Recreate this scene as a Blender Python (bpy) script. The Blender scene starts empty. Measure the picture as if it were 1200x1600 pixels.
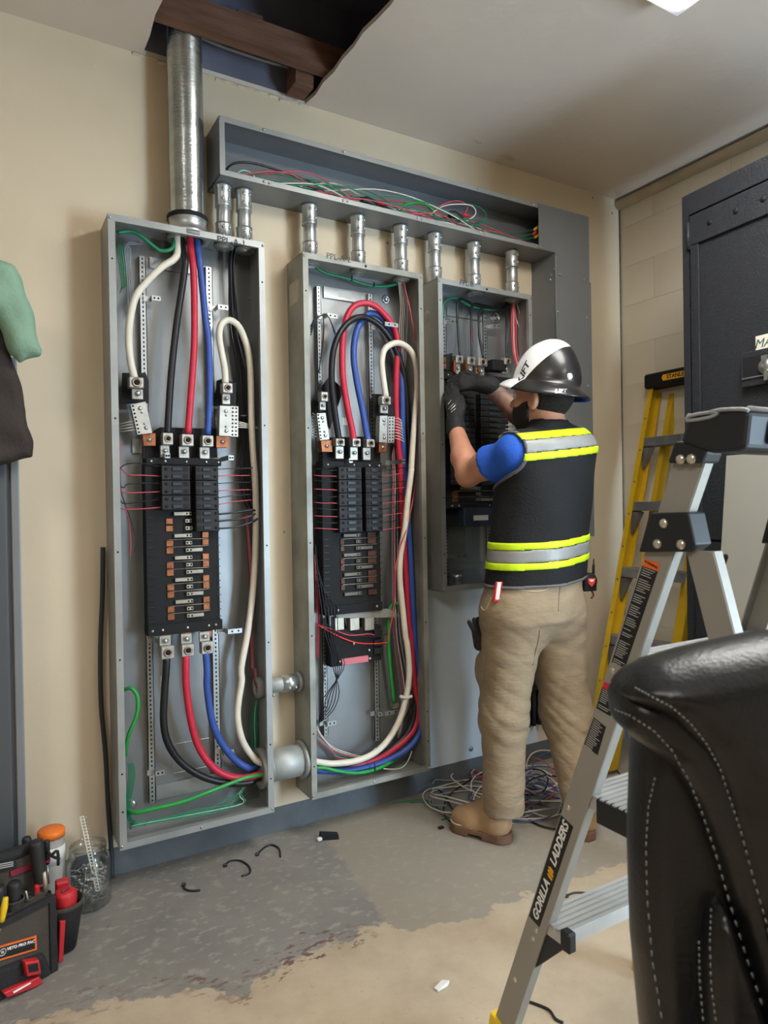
import bpy, bmesh, math, random
import numpy as np
from mathutils import Vector, Matrix, geometry
random.seed(7)
S = bpy.context.scene
COL = S.collection
# ------------------------------------------------------------------ camera, world, exposure
F, YAW, PIT, ROL, CH = 1072.5, 0.5297, -0.0075, -0.0164, 1.1957
D, XR, ZC = 2.3964, 2.815, 2.727          # back wall y, right wall x, ceiling height
fwd = np.array([math.sin(YAW)*math.cos(PIT), math.cos(YAW)*math.cos(PIT), math.sin(PIT)])
_r = np.array([math.cos(YAW), -math.sin(YAW), 0.0]); _u = np.cross(_r, fwd)
rt = math.cos(ROL)*_r + math.sin(ROL)*_u
up = -math.sin(ROL)*_r + math.cos(ROL)*_u
cam_d = bpy.data.cameras.new('camera'); cam = bpy.data.objects.new('camera', cam_d); COL.objects.link(cam)
cam_d.sensor_fit = 'HORIZONTAL'; cam_d.sensor_width = 36.0; cam_d.lens = 36.0*F/1200.0
cam_d.clip_start = 0.02; cam_d.clip_end = 50
cam.matrix_world = Matrix(((rt[0], up[0], -fwd[0], 0), (rt[1], up[1], -fwd[1], 0), (rt[2], up[2], -fwd[2], CH), (0, 0, 0, 1)))
cam_d.dof.use_dof = True; cam_d.dof.focus_distance = 2.5; cam_d.dof.aperture_fstop = 11
S.camera = cam
W = bpy.data.worlds.new('world'); S.world = W; W.use_nodes = True
W.node_tree.nodes['Background'].inputs[0].default_value = (0.6, 0.7, 0.9, 1)
W.node_tree.nodes['Background'].inputs[1].default_value = 0.15
S.view_settings.view_transform = 'Standard'; S.view_settings.look = 'None'
S.view_settings.gamma = 1.0; S.view_settings.exposure = 0.02; S.view_settings.use_curve_mapping = False
LED = 33.0                                   # radiance of the ceiling light diffusers
win = bpy.data.lights.new('daylight', 'AREA'); win.shape = 'RECTANGLE'; win.size = 1.0; win.size_y = 1.4
win.energy = 170; win.color = (0.56, 0.78, 1.0)
wo = bpy.data.objects.new('daylight', win); COL.objects.link(wo)
wo.location = (2.78, -0.95, 0.95); wo.rotation_euler = Vector((-1.0, 1.6, -0.1)).to_track_quat('-Z', 'Y').to_euler()
wo['kind'] = 'structure'

# ------------------------------------------------------------------ helpers
def ray(u, v): return fwd + rt*(u-600)/F - up*(v-800)/F
C0 = np.array([0, 0, CH])
def Y(u, v, y): d = ray(u, v); return C0 + d*(y/d[1])
def X(u, v, x): d = ray(u, v); return C0 + d*(x/d[0])
def Z(u, v, z): d = ray(u, v); return C0 + d*((z-CH)/d[2])
def T(u, v, t): return C0 + ray(u, v)*t
def B(u, v, dep): return Y(u, v, D-dep)     # a point standing dep metres off the back wall

def lin(c):
    return tuple((x/12.92 if x <= .04045 else ((x+.055)/1.055)**2.4) for x in [k/255 for k in c])
MATS = {}
def mat(name, c, rough=.5, metal=0, var=0, vscale=8, bump=0, bscale=60, c2=None, trans=0, emit=0, coat=0, stretch=None, ior=1.45, spec=None, detail=6):
    if name in MATS: return MATS[name]
    m = bpy.data.materials.new(name); m.use_nodes = True; nt = m.node_tree; b = nt.nodes['Principled BSDF']
    c = lin(c)
    b.inputs['Base Color'].default_value = (*c, 1); b.inputs['Roughness'].default_value = rough; b.inputs['Metallic'].default_value = metal
    b.inputs['IOR'].default_value = ior
    if spec is not None: b.inputs['Specular IOR Level'].default_value = spec
    if trans: b.inputs['Transmission Weight'].default_value = trans
    if coat: b.inputs['Coat Weight'].default_value = coat; b.inputs['Coat Roughness'].default_value = .15
    if emit: b.inputs['Emission Color'].default_value = (*c, 1); b.inputs['Emission Strength'].default_value = emit
    if var or bump:
        tc = nt.nodes.new('ShaderNodeTexCoord'); src = tc.outputs['Object']
        if stretch:
            mp = nt.nodes.new('ShaderNodeMapping'); mp.inputs['Scale'].default_value = stretch
            nt.links.new(src, mp.inputs[0]); src = mp.outputs[0]
    if var:
        n = nt.nodes.new('ShaderNodeTexNoise'); n.inputs['Scale'].default_value = vscale; n.inputs['Detail'].default_value = detail
        nt.links.new(src, n.inputs['Vector'])
        r = nt.nodes.new('ShaderNodeValToRGB'); e = r.color_ramp.elements
        e[0].position = .3; e[1].position = .72
        cc = lin(c2) if c2 else tuple(x*(1-var) for x in c)
        e[0].color = (*cc, 1); e[1].color = (*(c if c2 else tuple(min(1, x*(1+var*.6)) for x in c)), 1)
        nt.links.new(n.outputs['Fac'], r.inputs[0]); nt.links.new(r.outputs[0], b.inputs['Base Color'])
    if bump:
        n2 = nt.nodes.new('ShaderNodeTexNoise'); n2.inputs['Scale'].default_value = bscale; n2.inputs['Detail'].default_value = 4
        nt.links.new(src, n2.inputs['Vector'])
        bp = nt.nodes.new('ShaderNodeBump'); bp.inputs['Strength'].default_value = bump; bp.inputs['Distance'].default_value = .01
        nt.links.new(n2.outputs['Fac'], bp.inputs['Height']); nt.links.new(bp.outputs[0], b.inputs['Normal'])
    MATS[name] = m
    return m

def tag(o, label=None, cat=None, group=None, kind=None):
    if label: o['label'] = label
    if cat: o['category'] = cat
    if group: o['group'] = group
    if kind: o['kind'] = kind
    return o
def empty(name, loc, label=None, cat=None, group=None):
    o = bpy.data.objects.new(name, None); COL.objects.link(o); o.location = loc; o.empty_display_size = .05
    if label: tag(o, label, cat, group)
    return o

class MB:
    def __init__(s): s.v = []; s.f = []; s.sm = []
    def add(s, vs, fs, smooth=False):
        k = len(s.v); s.v += [tuple(map(float, p)) for p in vs]; s.f += [tuple(i+k for i in f) for f in fs]; s.sm += [smooth]*len(fs)
        return s
    def box(s, lo, hi, M=None, ch=0):
        x0, y0, z0 = lo; x1, y1, z1 = hi
        if ch:
            c = ch; vs = []
            for x, sx in ((x0, 1), (x1, -1)):
                for y, sy in ((y0, 1), (y1, -1)):
                    for z, sz in ((z0, 1), (z1, -1)):
                        vs += [(x, y+sy*c, z+sz*c), (x+sx*c, y, z+sz*c), (x+sx*c, y+sy*c, z)]
            bm = bmesh.new(); bv = [bm.verts.new(p) for p in vs]
            bmesh.ops.convex_hull(bm, input=bv); bmesh.ops.recalc_face_normals(bm, faces=bm.faces)
            bmesh.ops.dissolve_limit(bm, angle_limit=.02, verts=bm.verts, edges=bm.edges)
            bm.verts.index_update()
            vv = [Vector(p.co) for p in bm.verts]; ff = [[q.index for q in f.verts] for f in bm.faces]; bm.free()
            if M: vv = [M @ p for p in vv]
            return s.add(vv, ff)
        vs = [Vector(p) for p in ((x0, y0, z0), (x1, y0, z0), (x1, y1, z0), (x0, y1, z0), (x0, y0, z1), (x1, y0, z1), (x1, y1, z1), (x0, y1, z1))]
        if M: vs = [M @ p for p in vs]
        return s.add(vs, [(3, 2, 1, 0), (4, 5, 6, 7), (0, 1, 5, 4), (1, 2, 6, 5), (2, 3, 7, 6), (3, 0, 4, 7)])
    def cb(s, c, size, M=None, ch=0):
        h = [x/2 for x in size]
        return s.box([c[i]-h[i] for i in range(3)], [c[i]+h[i] for i in range(3)], M, ch)
    def hexa(s, a, b):        # prism between two equal polygons
        n = len(a)
        return s.add(list(a)+list(b), [tuple(range(n-1, -1, -1)), tuple(range(n, 2*n))]+[(i, (i+1) % n, n+(i+1) % n, n+i) for i in range(n)])
    def tube(s, pts, r, n=8, res=3, caps=True, sm=True):
        P = [Vector(p) for p in pts]; rs = list(r) if hasattr(r, '__len__') else [r]*len(P)
        if res > 1 and len(P) > 2:
            Q = []; R = []
            for i in range(len(P)-1):
                p0 = P[max(i-1, 0)]; p1 = P[i]; p2 = P[i+1]; p3 = P[min(i+2, len(P)-1)]
                for k in range(res):
                    t = k/res
                    Q.append(.5*((2*p1)+(p2-p0)*t+(2*p0-5*p1+4*p2-p3)*t*t+(3*p1-p0-3*p2+p3)*t**3)); R.append(rs[i]*(1-t)+rs[i+1]*t)
            Q.append(P[-1]); R.append(rs[-1]); P = Q; rs = R
        vs = []; fs = []; N = None
        for i, p in enumerate(P):
            t = (P[min(i+1, len(P)-1)]-P[max(i-1, 0)])
            if t.length < 1e-9: t = Vector((0, 0, 1))
            t.normalize()
            if N is None:
                a = Vector((0, 0, 1)) if abs(t.z) < .9 else Vector((1, 0, 0)); N = t.cross(a).normalized()
            else:
                N = (N-t*N.dot(t))
                N = N.normalized() if N.length > 1e-6 else t.orthogonal().normalized()
            Bn = t.cross(N)
            for k in range(n):
                a = 2*math.pi*k/n; vs.append(p+(N*math.cos(a)+Bn*math.sin(a))*rs[i])
        L = len(P)
        for i in range(L-1):
            for k in range(n): fs.append((i*n+k, i*n+(k+1) % n, (i+1)*n+(k+1) % n, (i+1)*n+k))
        if caps: fs.append(tuple(range(n-1, -1, -1))); fs.append(tuple((L-1)*n+k for k in range(n)))
        return s.add(vs, fs, sm)
    def cyl(s, a, b, r, n=16, r2=None, caps=True, sm=True):
        return s.tube([a, b], [r, r if r2 is None else r2], n, 1, caps, sm)
    def lathe(s, prof, c=(0, 0, 0), n=24, M=None, sx=1, sy=1):
        vs = []; fs = []
        for r, z in prof:
            for k in range(n):
                a = 2*math.pi*k/n; p = Vector((r*math.cos(a)*sx, r*math.sin(a)*sy, z))
                if M: p = M @ p
                vs.append(p+Vector(c))
        for i in range(len(prof)-1):
            for k in range(n): fs.append((i*n+k, i*n+(k+1) % n, (i+1)*n+(k+1) % n, (i+1)*n+k))
        return s.add(vs, fs, True)
    def ball(s, c, r, n=10, M=None, sc=(1, 1, 1)):
        m = max(4, n//2+1); vs = []; fs = []
        for i in range(m+1):
            th = math.pi*i/m
            for k in range(n):
                a = 2*math.pi*k/n; p = Vector((math.sin(th)*math.cos(a)*sc[0], math.sin(th)*math.sin(a)*sc[1], math.cos(th)*sc[2]))*r
                if M: p = M @ p
                vs.append(p+Vector(c))
        for i in range(m):
            for k in range(n): fs.append((i*n+k, (i+1)*n+k, (i+1)*n+(k+1) % n, i*n+(k+1) % n))
        return s.add(vs, fs, True)
    def build(s, name, m, parent=None, bevel=0, mats=None):
        me = bpy.data.meshes.new(name); me.from_pydata(s.v, [], s.f); me.validate()
        if m: me.materials.append(m)
        if len(me.polygons) == len(s.sm): me.polygons.foreach_set('use_smooth', s.sm)
        me.update()
        bm = bmesh.new(); bm.from_mesh(me)
        bmesh.ops.remove_doubles(bm, verts=bm.verts, dist=1e-6)
        bmesh.ops.recalc_face_normals(bm, faces=bm.faces)
        bm.to_mesh(me); bm.free()
        o = bpy.data.objects.new(name, me); COL.objects.link(o)
        if parent:
            o.parent = parent
            o.matrix_parent_inverse = PINV(parent)
        if bevel:
            b = o.modifiers.new('bevel', 'BEVEL'); b.width = bevel; b.segments = 2; b.limit_method = 'ANGLE'
        return o
def world(o):
    m = Matrix.LocRotScale(o.location, o.rotation_euler, o.scale)
    return (world(o.parent) @ o.matrix_parent_inverse @ m) if o.parent else m
def PINV(p): return world(p).inverted()
def thing(mb, name, m, label, cat, group=None, bevel=0): return tag(mb.build(name, m, None, bevel), label, cat, group)
def frame(o, x, y, z):     # matrix from origin and three axes
    o, x, y, z = [Vector(k) for k in (o, x, y, z)]
    return Matrix(((x.x, y.x, z.x, o.x), (x.y, y.y, z.y, o.y), (x.z, y.z, z.z, o.z), (0, 0, 0, 1)))
def text(s, size, M, m, parent, name='lettering', ext=.0004, off=0, align='CENTER', shear=0, sx=1):
    c = bpy.data.curves.new('txt', 'FONT'); c.body = s; c.size = size; c.extrude = ext; c.offset = off; c.align_x = align; c.align_y = 'CENTER'; c.shear = shear
    c.resolution_u = 3
    o = bpy.data.objects.new('txt', c); COL.objects.link(o)
    dg = bpy.context.evaluated_depsgraph_get(); me = bpy.data.meshes.new_from_object(o.evaluated_get(dg))
    bpy.data.objects.remove(o); bpy.data.curves.remove(c)
    me.transform(M @ Matrix.Diagonal((sx, 1, 1, 1)))
    me.materials.clear(); me.materials.append(m); me.name = name
    r = bpy.data.objects.new(name, me); COL.objects.link(r)
    if parent: r.parent = parent; r.matrix_parent_inverse = PINV(parent)
    return r
# ---- signed distance bodies meshed with surface nets
def rc(P, a, b, ra, rb=None):
    rb = ra if rb is None else rb
    a = np.asarray(a, np.float32); b = np.asarray(b, np.float32); ba = b-a; q = P-a
    t = np.clip((q @ ba)/max(float(ba @ ba), 1e-9), 0, 1)
    return np.linalg.norm(q-t[:, None]*ba, axis=1)-(ra+t*(rb-ra))
def chain(P, pts, rs, k=.02):
    d = None
    for i in range(len(pts)-1):
        e = rc(P, pts[i], pts[i+1], rs[i], rs[i+1]); d = e if d is None else smin(d, e, k)
    return d
def el(P, c, r, A=None):
    q = P-np.asarray(c, np.float32)
    if A is not None: q = q @ np.asarray(A, np.float32).T
    r = np.asarray(r, np.float32); k0 = np.linalg.norm(q/r, axis=1); k1 = np.linalg.norm(q/(r*r), axis=1)+1e-9
    return k0*(k0-1)/k1
def rbx(P, c, h, rad, A=None):
    q = P-np.asarray(c, np.float32)
    if A is not None: q = q @ np.asarray(A, np.float32).T
    q = np.abs(q)-(np.asarray(h, np.float32)-rad)
    return np.linalg.norm(np.maximum(q, 0), axis=1)+np.minimum(q.max(1), 0)-rad
def smin(a, b, k):
    h = np.clip(.5+.5*(b-a)/k, 0, 1); return b+(a-b)*h-k*h*(1-h)
def smax(a, b, k): return -smin(-a, -b, k)
def nets(f, lo, hi, h):
    lo = np.asarray(lo, float); n = np.ceil((np.asarray(hi)-lo)/h).astype(int)+1
    nb = -(-n//4); gb = np.stack(np.meshgrid(*[np.arange(k) for k in nb], indexing='ij'), -1).reshape(-1, 3)
    db = f((lo+(gb*4+1.5)*h).astype(np.float32)).reshape(nb)
    d = np.repeat(np.repeat(np.repeat(db, 4, 0), 4, 1), 4, 2)[:n[0], :n[1], :n[2]].astype(np.float32)
    m_ = np.abs(db) < h*4*.87*1.7+.008
    m_ = np.repeat(np.repeat(np.repeat(m_, 4, 0), 4, 1), 4, 2)[:n[0], :n[1], :n[2]]
    G = np.stack(np.nonzero(m_), -1); val = np.empty(len(G), np.float32); st = 300000
    for i in range(0, len(G), st): val[i:i+st] = f((lo+G[i:i+st]*h).astype(np.float32))
    d[m_] = val
    d = d.reshape(n); s = d < 0
    cn = n-1; acc = np.zeros((*cn, 3)); cnt = np.zeros(cn)
    E = [(0, 0, 0), (1, 0, 0), (0, 1, 0), (0, 0, 1), (1, 1, 0), (1, 0, 1), (0, 1, 1), (1, 1, 1)]
    sl = lambda o: tuple(slice(o[i], cn[i]+o[i]) for i in range(3))
    for a in E:
        for k in range(3):
            if a[k] == 0:
                b = list(a); b[k] = 1
                da = d[sl(a)]; db = d[sl(b)]; cr = (s[sl(a)] != s[sl(b)])
                t = np.where(cr, da/np.where(cr, da-db, 1), 0)
                for j in range(3): acc[..., j] += np.where(cr, a[j]+(t if j == k else 0), 0)
                cnt += cr
    m = cnt > 0; idx = -np.ones(cn, int); idx[m] = np.arange(m.sum())
    base = np.stack(np.nonzero(m), -1); V = lo+(base+acc[m]/cnt[m][:, None])*h
    Fs = []
    for k in range(3):
        i, j = (k+1) % 3, (k+2) % 3
        lo_ = [slice(0, n[q]-1) if q == k else slice(1, n[q]-1) for q in range(3)]
        hi_ = list(lo_); hi_[k] = slice(1, n[k])
        A_ = s[tuple(lo_)]; B_ = s[tuple(hi_)]; pos = np.stack(np.nonzero(A_ != B_), -1)
        if not len(pos): continue
        fl = A_[tuple(pos.T)]
        p = pos.copy(); p[:, i] += 1; p[:, j] += 1
        def g(di, dj): q = p.copy(); q[:, i] -= di; q[:, j] -= dj; return idx[tuple(q.T)]
        qd = np.stack([g(0, 0), g(1, 0), g(1, 1), g(0, 1)], -1)
        qd[~fl] = qd[~fl][:, ::-1]; Fs.append(qd)
    return V, np.concatenate(Fs)
def sdf_obj(name, f, lo, hi, h, m, parent=None):
    V, Fq = nets(f, lo, hi, h)
    me = bpy.data.meshes.new(name); me.from_pydata(V.tolist(), [], Fq.tolist()); me.materials.append(m)
    me.polygons.foreach_set('use_smooth', [True]*len(me.polygons)); me.update()
    o = bpy.data.objects.new(name, me); COL.objects.link(o)
    if parent: o.parent = parent; o.matrix_parent_inverse = PINV(parent)
    return o

def explode(o):      # every loose piece of a mesh becomes an object of its own, same name and parent
    bm = bmesh.new(); bm.from_mesh(o.data); bm.verts.ensure_lookup_table(); seen = set(); isl = []
    for v in bm.verts:
        if v.index in seen: continue
        st = [v]; seen.add(v.index); c = []
        while st:
            w = st.pop(); c.append(w.index)
            for e in w.link_edges:
                q = e.other_vert(w)
                if q.index not in seen: seen.add(q.index); st.append(q)
        isl.append(set(c))
    bm.free()
    if len(isl) < 2: return [o]
    src = o.data; out = []
    for k, c in enumerate(isl):
        ids = sorted(c); mp = {a: i for i, a in enumerate(ids)}
        me = bpy.data.meshes.new(o.name); me.from_pydata([src.vertices[i].co for i in ids], [], [[mp[i] for i in p.vertices] for p in src.polygons if p.vertices[0] in c])
        me.materials.append(src.materials[0]); me.polygons.foreach_set('use_smooth', [True]*len(me.polygons)); me.update()
        if k == 0: o.data = me; out.append(o)
        else:
            n = o.copy(); n.data = me; COL.objects.link(n); out.append(n)
    return out
# ------------------------------------------------------------------ materials of the setting
def nodes(m): return m.node_tree.nodes, m.node_tree.links
def wall_mat(name, base, dark, pale, blue=False):
    m = mat(name, base, .75, 0); N, L = nodes(m); b = N['Principled BSDF']
    tc = N.new('ShaderNodeTexCoord')
    n1 = N.new('ShaderNodeTexNoise'); n1.inputs['Scale'].default_value = 1.7; n1.inputs['Detail'].default_value = 5
    n2 = N.new('ShaderNodeTexNoise'); n2.inputs['Scale'].default_value = 9; n2.inputs['Detail'].default_value = 8
    L.new(tc.outputs['Object'], n1.inputs[0]); L.new(tc.outputs['Object'], n2.inputs[0])
    r1 = N.new('ShaderNodeValToRGB'); e = r1.color_ramp.elements; e[0].position = .35; e[1].position = .65
    e[0].color = (*lin(dark), 1); e[1].color = (*lin(base), 1); L.new(n1.outputs[0], r1.inputs[0])
    r2 = N.new('ShaderNodeValToRGB'); e = r2.color_ramp.elements; e[0].position = .70; e[1].position = .76; L.new(n2.outputs[0], r2.inputs[0])
    mx = N.new('ShaderNodeMix'); mx.data_type = 'RGBA'; L.new(r2.outputs[0], mx.inputs[0]); L.new(r1.outputs[0], mx.inputs[6]); mx.inputs[7].default_value = (*lin(pale), 1)
    last = mx.outputs[2]
    # small scuffs and nicks
    v = N.new('ShaderNodeTexVoronoi'); v.inputs['Scale'].default_value = 5.5; L.new(tc.outputs['Object'], v.inputs['Vector'])
    r3 = N.new('ShaderNodeMath'); r3.operation = 'LESS_THAN'; r3.inputs[1].default_value = .035; L.new(v.outputs['Distance'], r3.inputs[0])
    mx2 = N.new('ShaderNodeMix'); mx2.data_type = 'RGBA'; L.new(r3.outputs[0], mx2.inputs[0]); L.new(last, mx2.inputs[6]); mx2.inputs[7].default_value = (*lin([int(k*.72) for k in dark]), 1)
    last = mx2.outputs[2]
    if blue:     # cool daylight falling under the third panel, put into the wall colour
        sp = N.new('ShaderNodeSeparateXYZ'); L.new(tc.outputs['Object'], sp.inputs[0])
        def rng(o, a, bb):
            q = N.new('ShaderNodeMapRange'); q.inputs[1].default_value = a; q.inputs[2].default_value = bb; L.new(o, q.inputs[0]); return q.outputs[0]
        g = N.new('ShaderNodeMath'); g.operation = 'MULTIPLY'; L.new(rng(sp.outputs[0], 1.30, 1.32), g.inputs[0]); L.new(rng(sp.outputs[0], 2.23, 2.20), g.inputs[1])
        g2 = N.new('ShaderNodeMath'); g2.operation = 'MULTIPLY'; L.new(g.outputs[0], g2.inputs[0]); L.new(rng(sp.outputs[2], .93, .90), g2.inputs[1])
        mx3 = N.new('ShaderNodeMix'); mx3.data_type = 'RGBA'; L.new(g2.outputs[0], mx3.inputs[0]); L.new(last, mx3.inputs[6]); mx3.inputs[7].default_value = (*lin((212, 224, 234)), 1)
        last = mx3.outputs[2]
    L.new(last, b.inputs['Base Color'])
    bp = N.new('ShaderNodeBump'); bp.inputs['Strength'].default_value = .25; bp.inputs['Distance'].default_value = .01; L.new(n2.outputs[0], bp.inputs['Height']); L.new(bp.outputs[0], b.inputs['Normal'])
    return m
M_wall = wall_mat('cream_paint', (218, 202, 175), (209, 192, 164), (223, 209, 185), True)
M_wallr = wall_mat('block_paint', (218, 207, 184), (205, 193, 169), (228, 219, 200))
M_ceil = mat('ceiling_paint', (212, 200, 187), .8, 0, .04, 3, .15, 30)
M_base = mat('dark_blue_paint', (100, 105, 108), .6, 0, .25, 5, .2, 40)
M_wood = mat('joist_wood', (112, 80, 62), .85, 0, .35, 6, .4, 40, stretch=(1, 6, 6))
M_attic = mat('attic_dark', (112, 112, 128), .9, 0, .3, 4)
M_gyp = mat('torn_gypsum', (206, 190, 164), .9, 0, .2, 40, .5, 60)

def floor_mat():
    m = mat('worn_concrete', (130, 128, 122), .62); N, L = nodes(m); b = N['Principled BSDF']
    tc = N.new('ShaderNodeTexCoord'); O = tc.outputs['Object']
    sp = N.new('ShaderNodeSeparateXYZ'); L.new(O, sp.inputs[0])
    def noise(s, d=6, w=None):
        n = N.new('ShaderNodeTexNoise'); n.inputs['Scale'].default_value = s; n.inputs['Detail'].default_value = d; n.inputs['Roughness'].default_value = .62
        if w:
            mp = N.new('ShaderNodeMapping'); mp.inputs['Scale'].default_value = w; mp.inputs['Rotation'].default_value = (0, 0, .5); L.new(O, mp.inputs[0]); L.new(mp.outputs[0], n.inputs[0])
        else: L.new(O, n.inputs[0])
        return n.outputs[0]
    def math_(op, a, c):
        q = N.new('ShaderNodeMath'); q.operation = op
        for i, k in enumerate((a, c)):
            if hasattr(k, 'links'): L.new(k, q.inputs[i])
            else: q.inputs[i].default_value = k
        return q.outputs[0]
    def ramp(o, a, c, ca=(0, 0, 0, 1), cb=(1, 1, 1, 1)):
        r = N.new('ShaderNodeValToRGB'); e = r.color_ramp.elements; e[0].position = a; e[1].position = c; e[0].color = ca; e[1].color = cb; L.new(o, r.inputs[0]); return r.outputs[0]
    def mix(f, a, c):
        q = N.new('ShaderNodeMix'); q.data_type = 'RGBA'
        for i, k in ((0, f), (6, a), (7, c)):
            if hasattr(k, 'links'): L.new(k, q.inputs[i])
            elif i: q.inputs[i].default_value = (*lin(k), 1)
            else: q.inputs[i].default_value = k
        return q.outputs[2]
    def curve(pts):
        fc = N.new('ShaderNodeFloatCurve'); x = math_('DIVIDE', math_('ADD', sp.outputs[0], .5), 3.5); L.new(x, fc.inputs[1])
        cv = fc.mapping.curves[0]; pts = sorted(((p[0]+.5)/3.5, p[1]/2.5) for p in pts)
        cv.points[0].location = (0, pts[0][1]); cv.points[1].location = (1, pts[-1][1])
        for p in pts:
            q = cv.points.new(*p); q.handle_type = 'VECTOR'
        fc.mapping.update(); return math_('MULTIPLY', fc.outputs[0], 2.5)
    grey = mix(ramp(noise(3.2), .3, .7), (116, 114, 110), (138, 133, 125))
    flk = ramp(noise(24, 10, (1, 1.5, 1)), .54, .62)
    grey = mix(math_('MULTIPLY', flk, .5), grey, (166, 159, 145))
    grey = mix(ramp(noise(23, 7), .66, .72), grey, (96, 96, 98))
    # paler scuffed strip near the boots
    a = Z(517, 1320, 0); c = Z(592, 1437, 0)
    k = (c[0]-a[0])/(c[1]-a[1])
    side = math_('SUBTRACT', math_('SUBTRACT', sp.outputs[0], a[0]), math_('MULTIPLY', math_('SUBTRACT', sp.outputs[1], a[1]), k))
    side = math_('ADD', side, math_('MULTIPLY', math_('SUBTRACT', noise(11), .5), .12))
    grey = mix(math_('MULTIPLY', ramp(side, 0, .02), .62), grey, (152, 141, 124))
    beige = mix(ramp(noise(5), .3, .7), (164, 147, 125), (184, 168, 144))
    beige = mix(math_('MULTIPLY', ramp(noise(60, 5), .62, .7), .5), beige, (146, 130, 110))
    edge = curve([Z(u, v, 0)[:2] for u, v in ((20, 1600), (113, 1575), (233, 1556), (320, 1540), (375, 1560), (400, 1530), (465, 1495), (493, 1480), (547, 1465), (560, 1447), (613, 1443), (643, 1458), (687, 1447), (740, 1433), (800, 1405), (905, 1370), (1000, 1340))])
    dst = math_('SUBTRACT', edge, sp.outputs[1])
    dst = math_('ADD', dst, math_('MULTIPLY', math_('SUBTRACT', noise(14, 9), .5), .16))
    mk = ramp(dst, 0, .006)
    col = mix(mk, grey, beige)
    # maroon flakes of an older coat along the boundary
    near = math_('LESS_THAN', math_('ABSOLUTE', math_('ADD', dst, .01), 0), .055)
    fl = math_('MULTIPLY', near, ramp(noise(24, 8, (1, 2.5, 1)), .53, .56))
    fl = math_('MULTIPLY', fl, ramp(noise(2.3, 2), .42, .55))
    fl = math_('MULTIPLY', fl, math_('LESS_THAN', sp.outputs[0], .95))
    col = mix(fl, col, (104, 80, 76))
    L.new(col, b.inputs['Base Color'])
    bp = N.new('ShaderNodeBump'); bp.inputs['Strength'].default_value = .25; bp.inputs['Distance'].default_value = .006; L.new(noise(45, 6), bp.inputs['Height']); L.new(bp.outputs[0], b.inputs['Normal'])
    return m
M_floor = floor_mat()

# ------------------------------------------------------------------ the room
XL, YF = -2.3, -3.2
def struct(name, mb, m, parent=None, bevel=0):
    o = mb.build(name, m, parent, bevel)
    if parent is None: o['kind'] = 'structure'
    return o
struct('floor', MB().box((XL, YF, -.1), (XR, D, 0)), M_floor)
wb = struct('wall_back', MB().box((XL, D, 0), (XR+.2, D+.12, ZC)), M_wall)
M_far = mat('far_wall_paint', (150, 138, 120), .8, 0, .1, 3)
struct('wall_left', MB().box((XL-.12, YF, 0), (XL, D+.12, ZC)), M_far)
struct('wall_front', MB().box((XL-.12, YF-.12, 0), (XR+.2, YF, ZC)), M_far)
struct('baseboard_back', MB().box((XL, D-.003, 0), (XR-.001, D, .091)), M_base)
# torn plasterboard along the top of the wall under the ceiling hole
g = MB()
xs = np.linspace(.46, 1.10, 17)
for i in range(16):
    hgt = .004+.016*random.random()**2
    g.hexa([(xs[i], D-.008, ZC-hgt), (xs[i+1], D-.006, ZC-hgt*.7), (xs[i+1], D-.004, ZC), (xs[i], D-.004, ZC)], [(xs[i], D, ZC-hgt-.006), (xs[i+1], D, ZC-hgt*.7-.006), (xs[i+1], D, ZC), (xs[i], D, ZC)])
torn = g
# right wall of painted blocks
wr = struct('wall_right', MB().box((XR+.004, YF, 0), (XR+.2, D, ZC)), M_wallr)
k = 0
blk = {}
for r in range(14):
    z0 = r*.1985; yy = D - (.2 if r % 2 else 0.4)
    edges = [D]
    while edges[-1] > 1.15: edges.append(max(1.1, (D-.2 if (len(edges) == 1 and r % 2) else edges[-1]-.4)))
    for a, b_ in zip(edges[:-1], edges[1:]):
        w = round(a-b_, 3)
        if w < .03: continue
        h = min(.1985, ZC-z0)
        key = (w, round(h, 3))
        dx = .0012*random.random()
        if key not in blk:
            o = MB().box((0, -w+.0006, .0006), (.02, -.0006, h-.0006)).build('block', M_wallr, wr); blk[key] = o.data
        else:
            o = bpy.data.objects.new('block', blk[key]); COL.objects.link(o); o.parent = wr
        o.location = (XR+.0016+dx*.3, a, z0)
struct('trim_1', MB().tube([(XR-.012, YF, ZC-.03), (XR-.012, 0, ZC-.03), (XR-.012, D-.002, ZC-.028)], .024, 12, 1), mat('trim_paint', (205, 190, 166), .6, 0, .1, 12))
struct('trim_2', MB().tube([(XR-.004, D-.003, .0), (XR-.003, D-.002, 1.3), (XR-.004, D-.003, 2.68)], .004, 6, 1), mat('caulk', (120, 108, 92), .8, 0, .3, 20))
# ceiling with the cut hole
random.seed(3)
def jag(a, b, n, amp):
    a = np.array(a); b = np.array(b); d = b-a; nn = np.array((-d[1], d[0]))/np.linalg.norm(d)
    return [tuple(a+d*i/n+nn*(random.uniform(-amp, amp) if i else 0)) for i in range(n)]
hole = jag((.495, 1.35), (.492, D-.004), 10, .005)+jag((.492, D-.004), (1.085, D-.004), 2, 0)+jag((1.085, D-.004), (1.108, 1.35), 14, .008)+jag((1.108, 1.35), (.495, 1.35), 4, .004)
outer = [(XL, YF), (XR, YF), (XR, D), (XL, D)]
pl = [Vector((*p, 0)) for p in outer]+[Vector((*p, 0)) for p in hole]
tri = geometry.tessellate_polygon([pl[:4], pl[4:]])
cb = MB(); cb.add([(p.x, p.y, ZC) for p in pl]+[(p.x, p.y, ZC+.016) for p in pl], [tuple(t) for t in tri]+[tuple(i+len(pl) for i in t[::-1]) for t in tri]+[(4+i, 4+(i+1) % len(hole), 4+(i+1) % len(hole)+len(pl), 4+i+len(pl)) for i in range(len(hole))])
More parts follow.
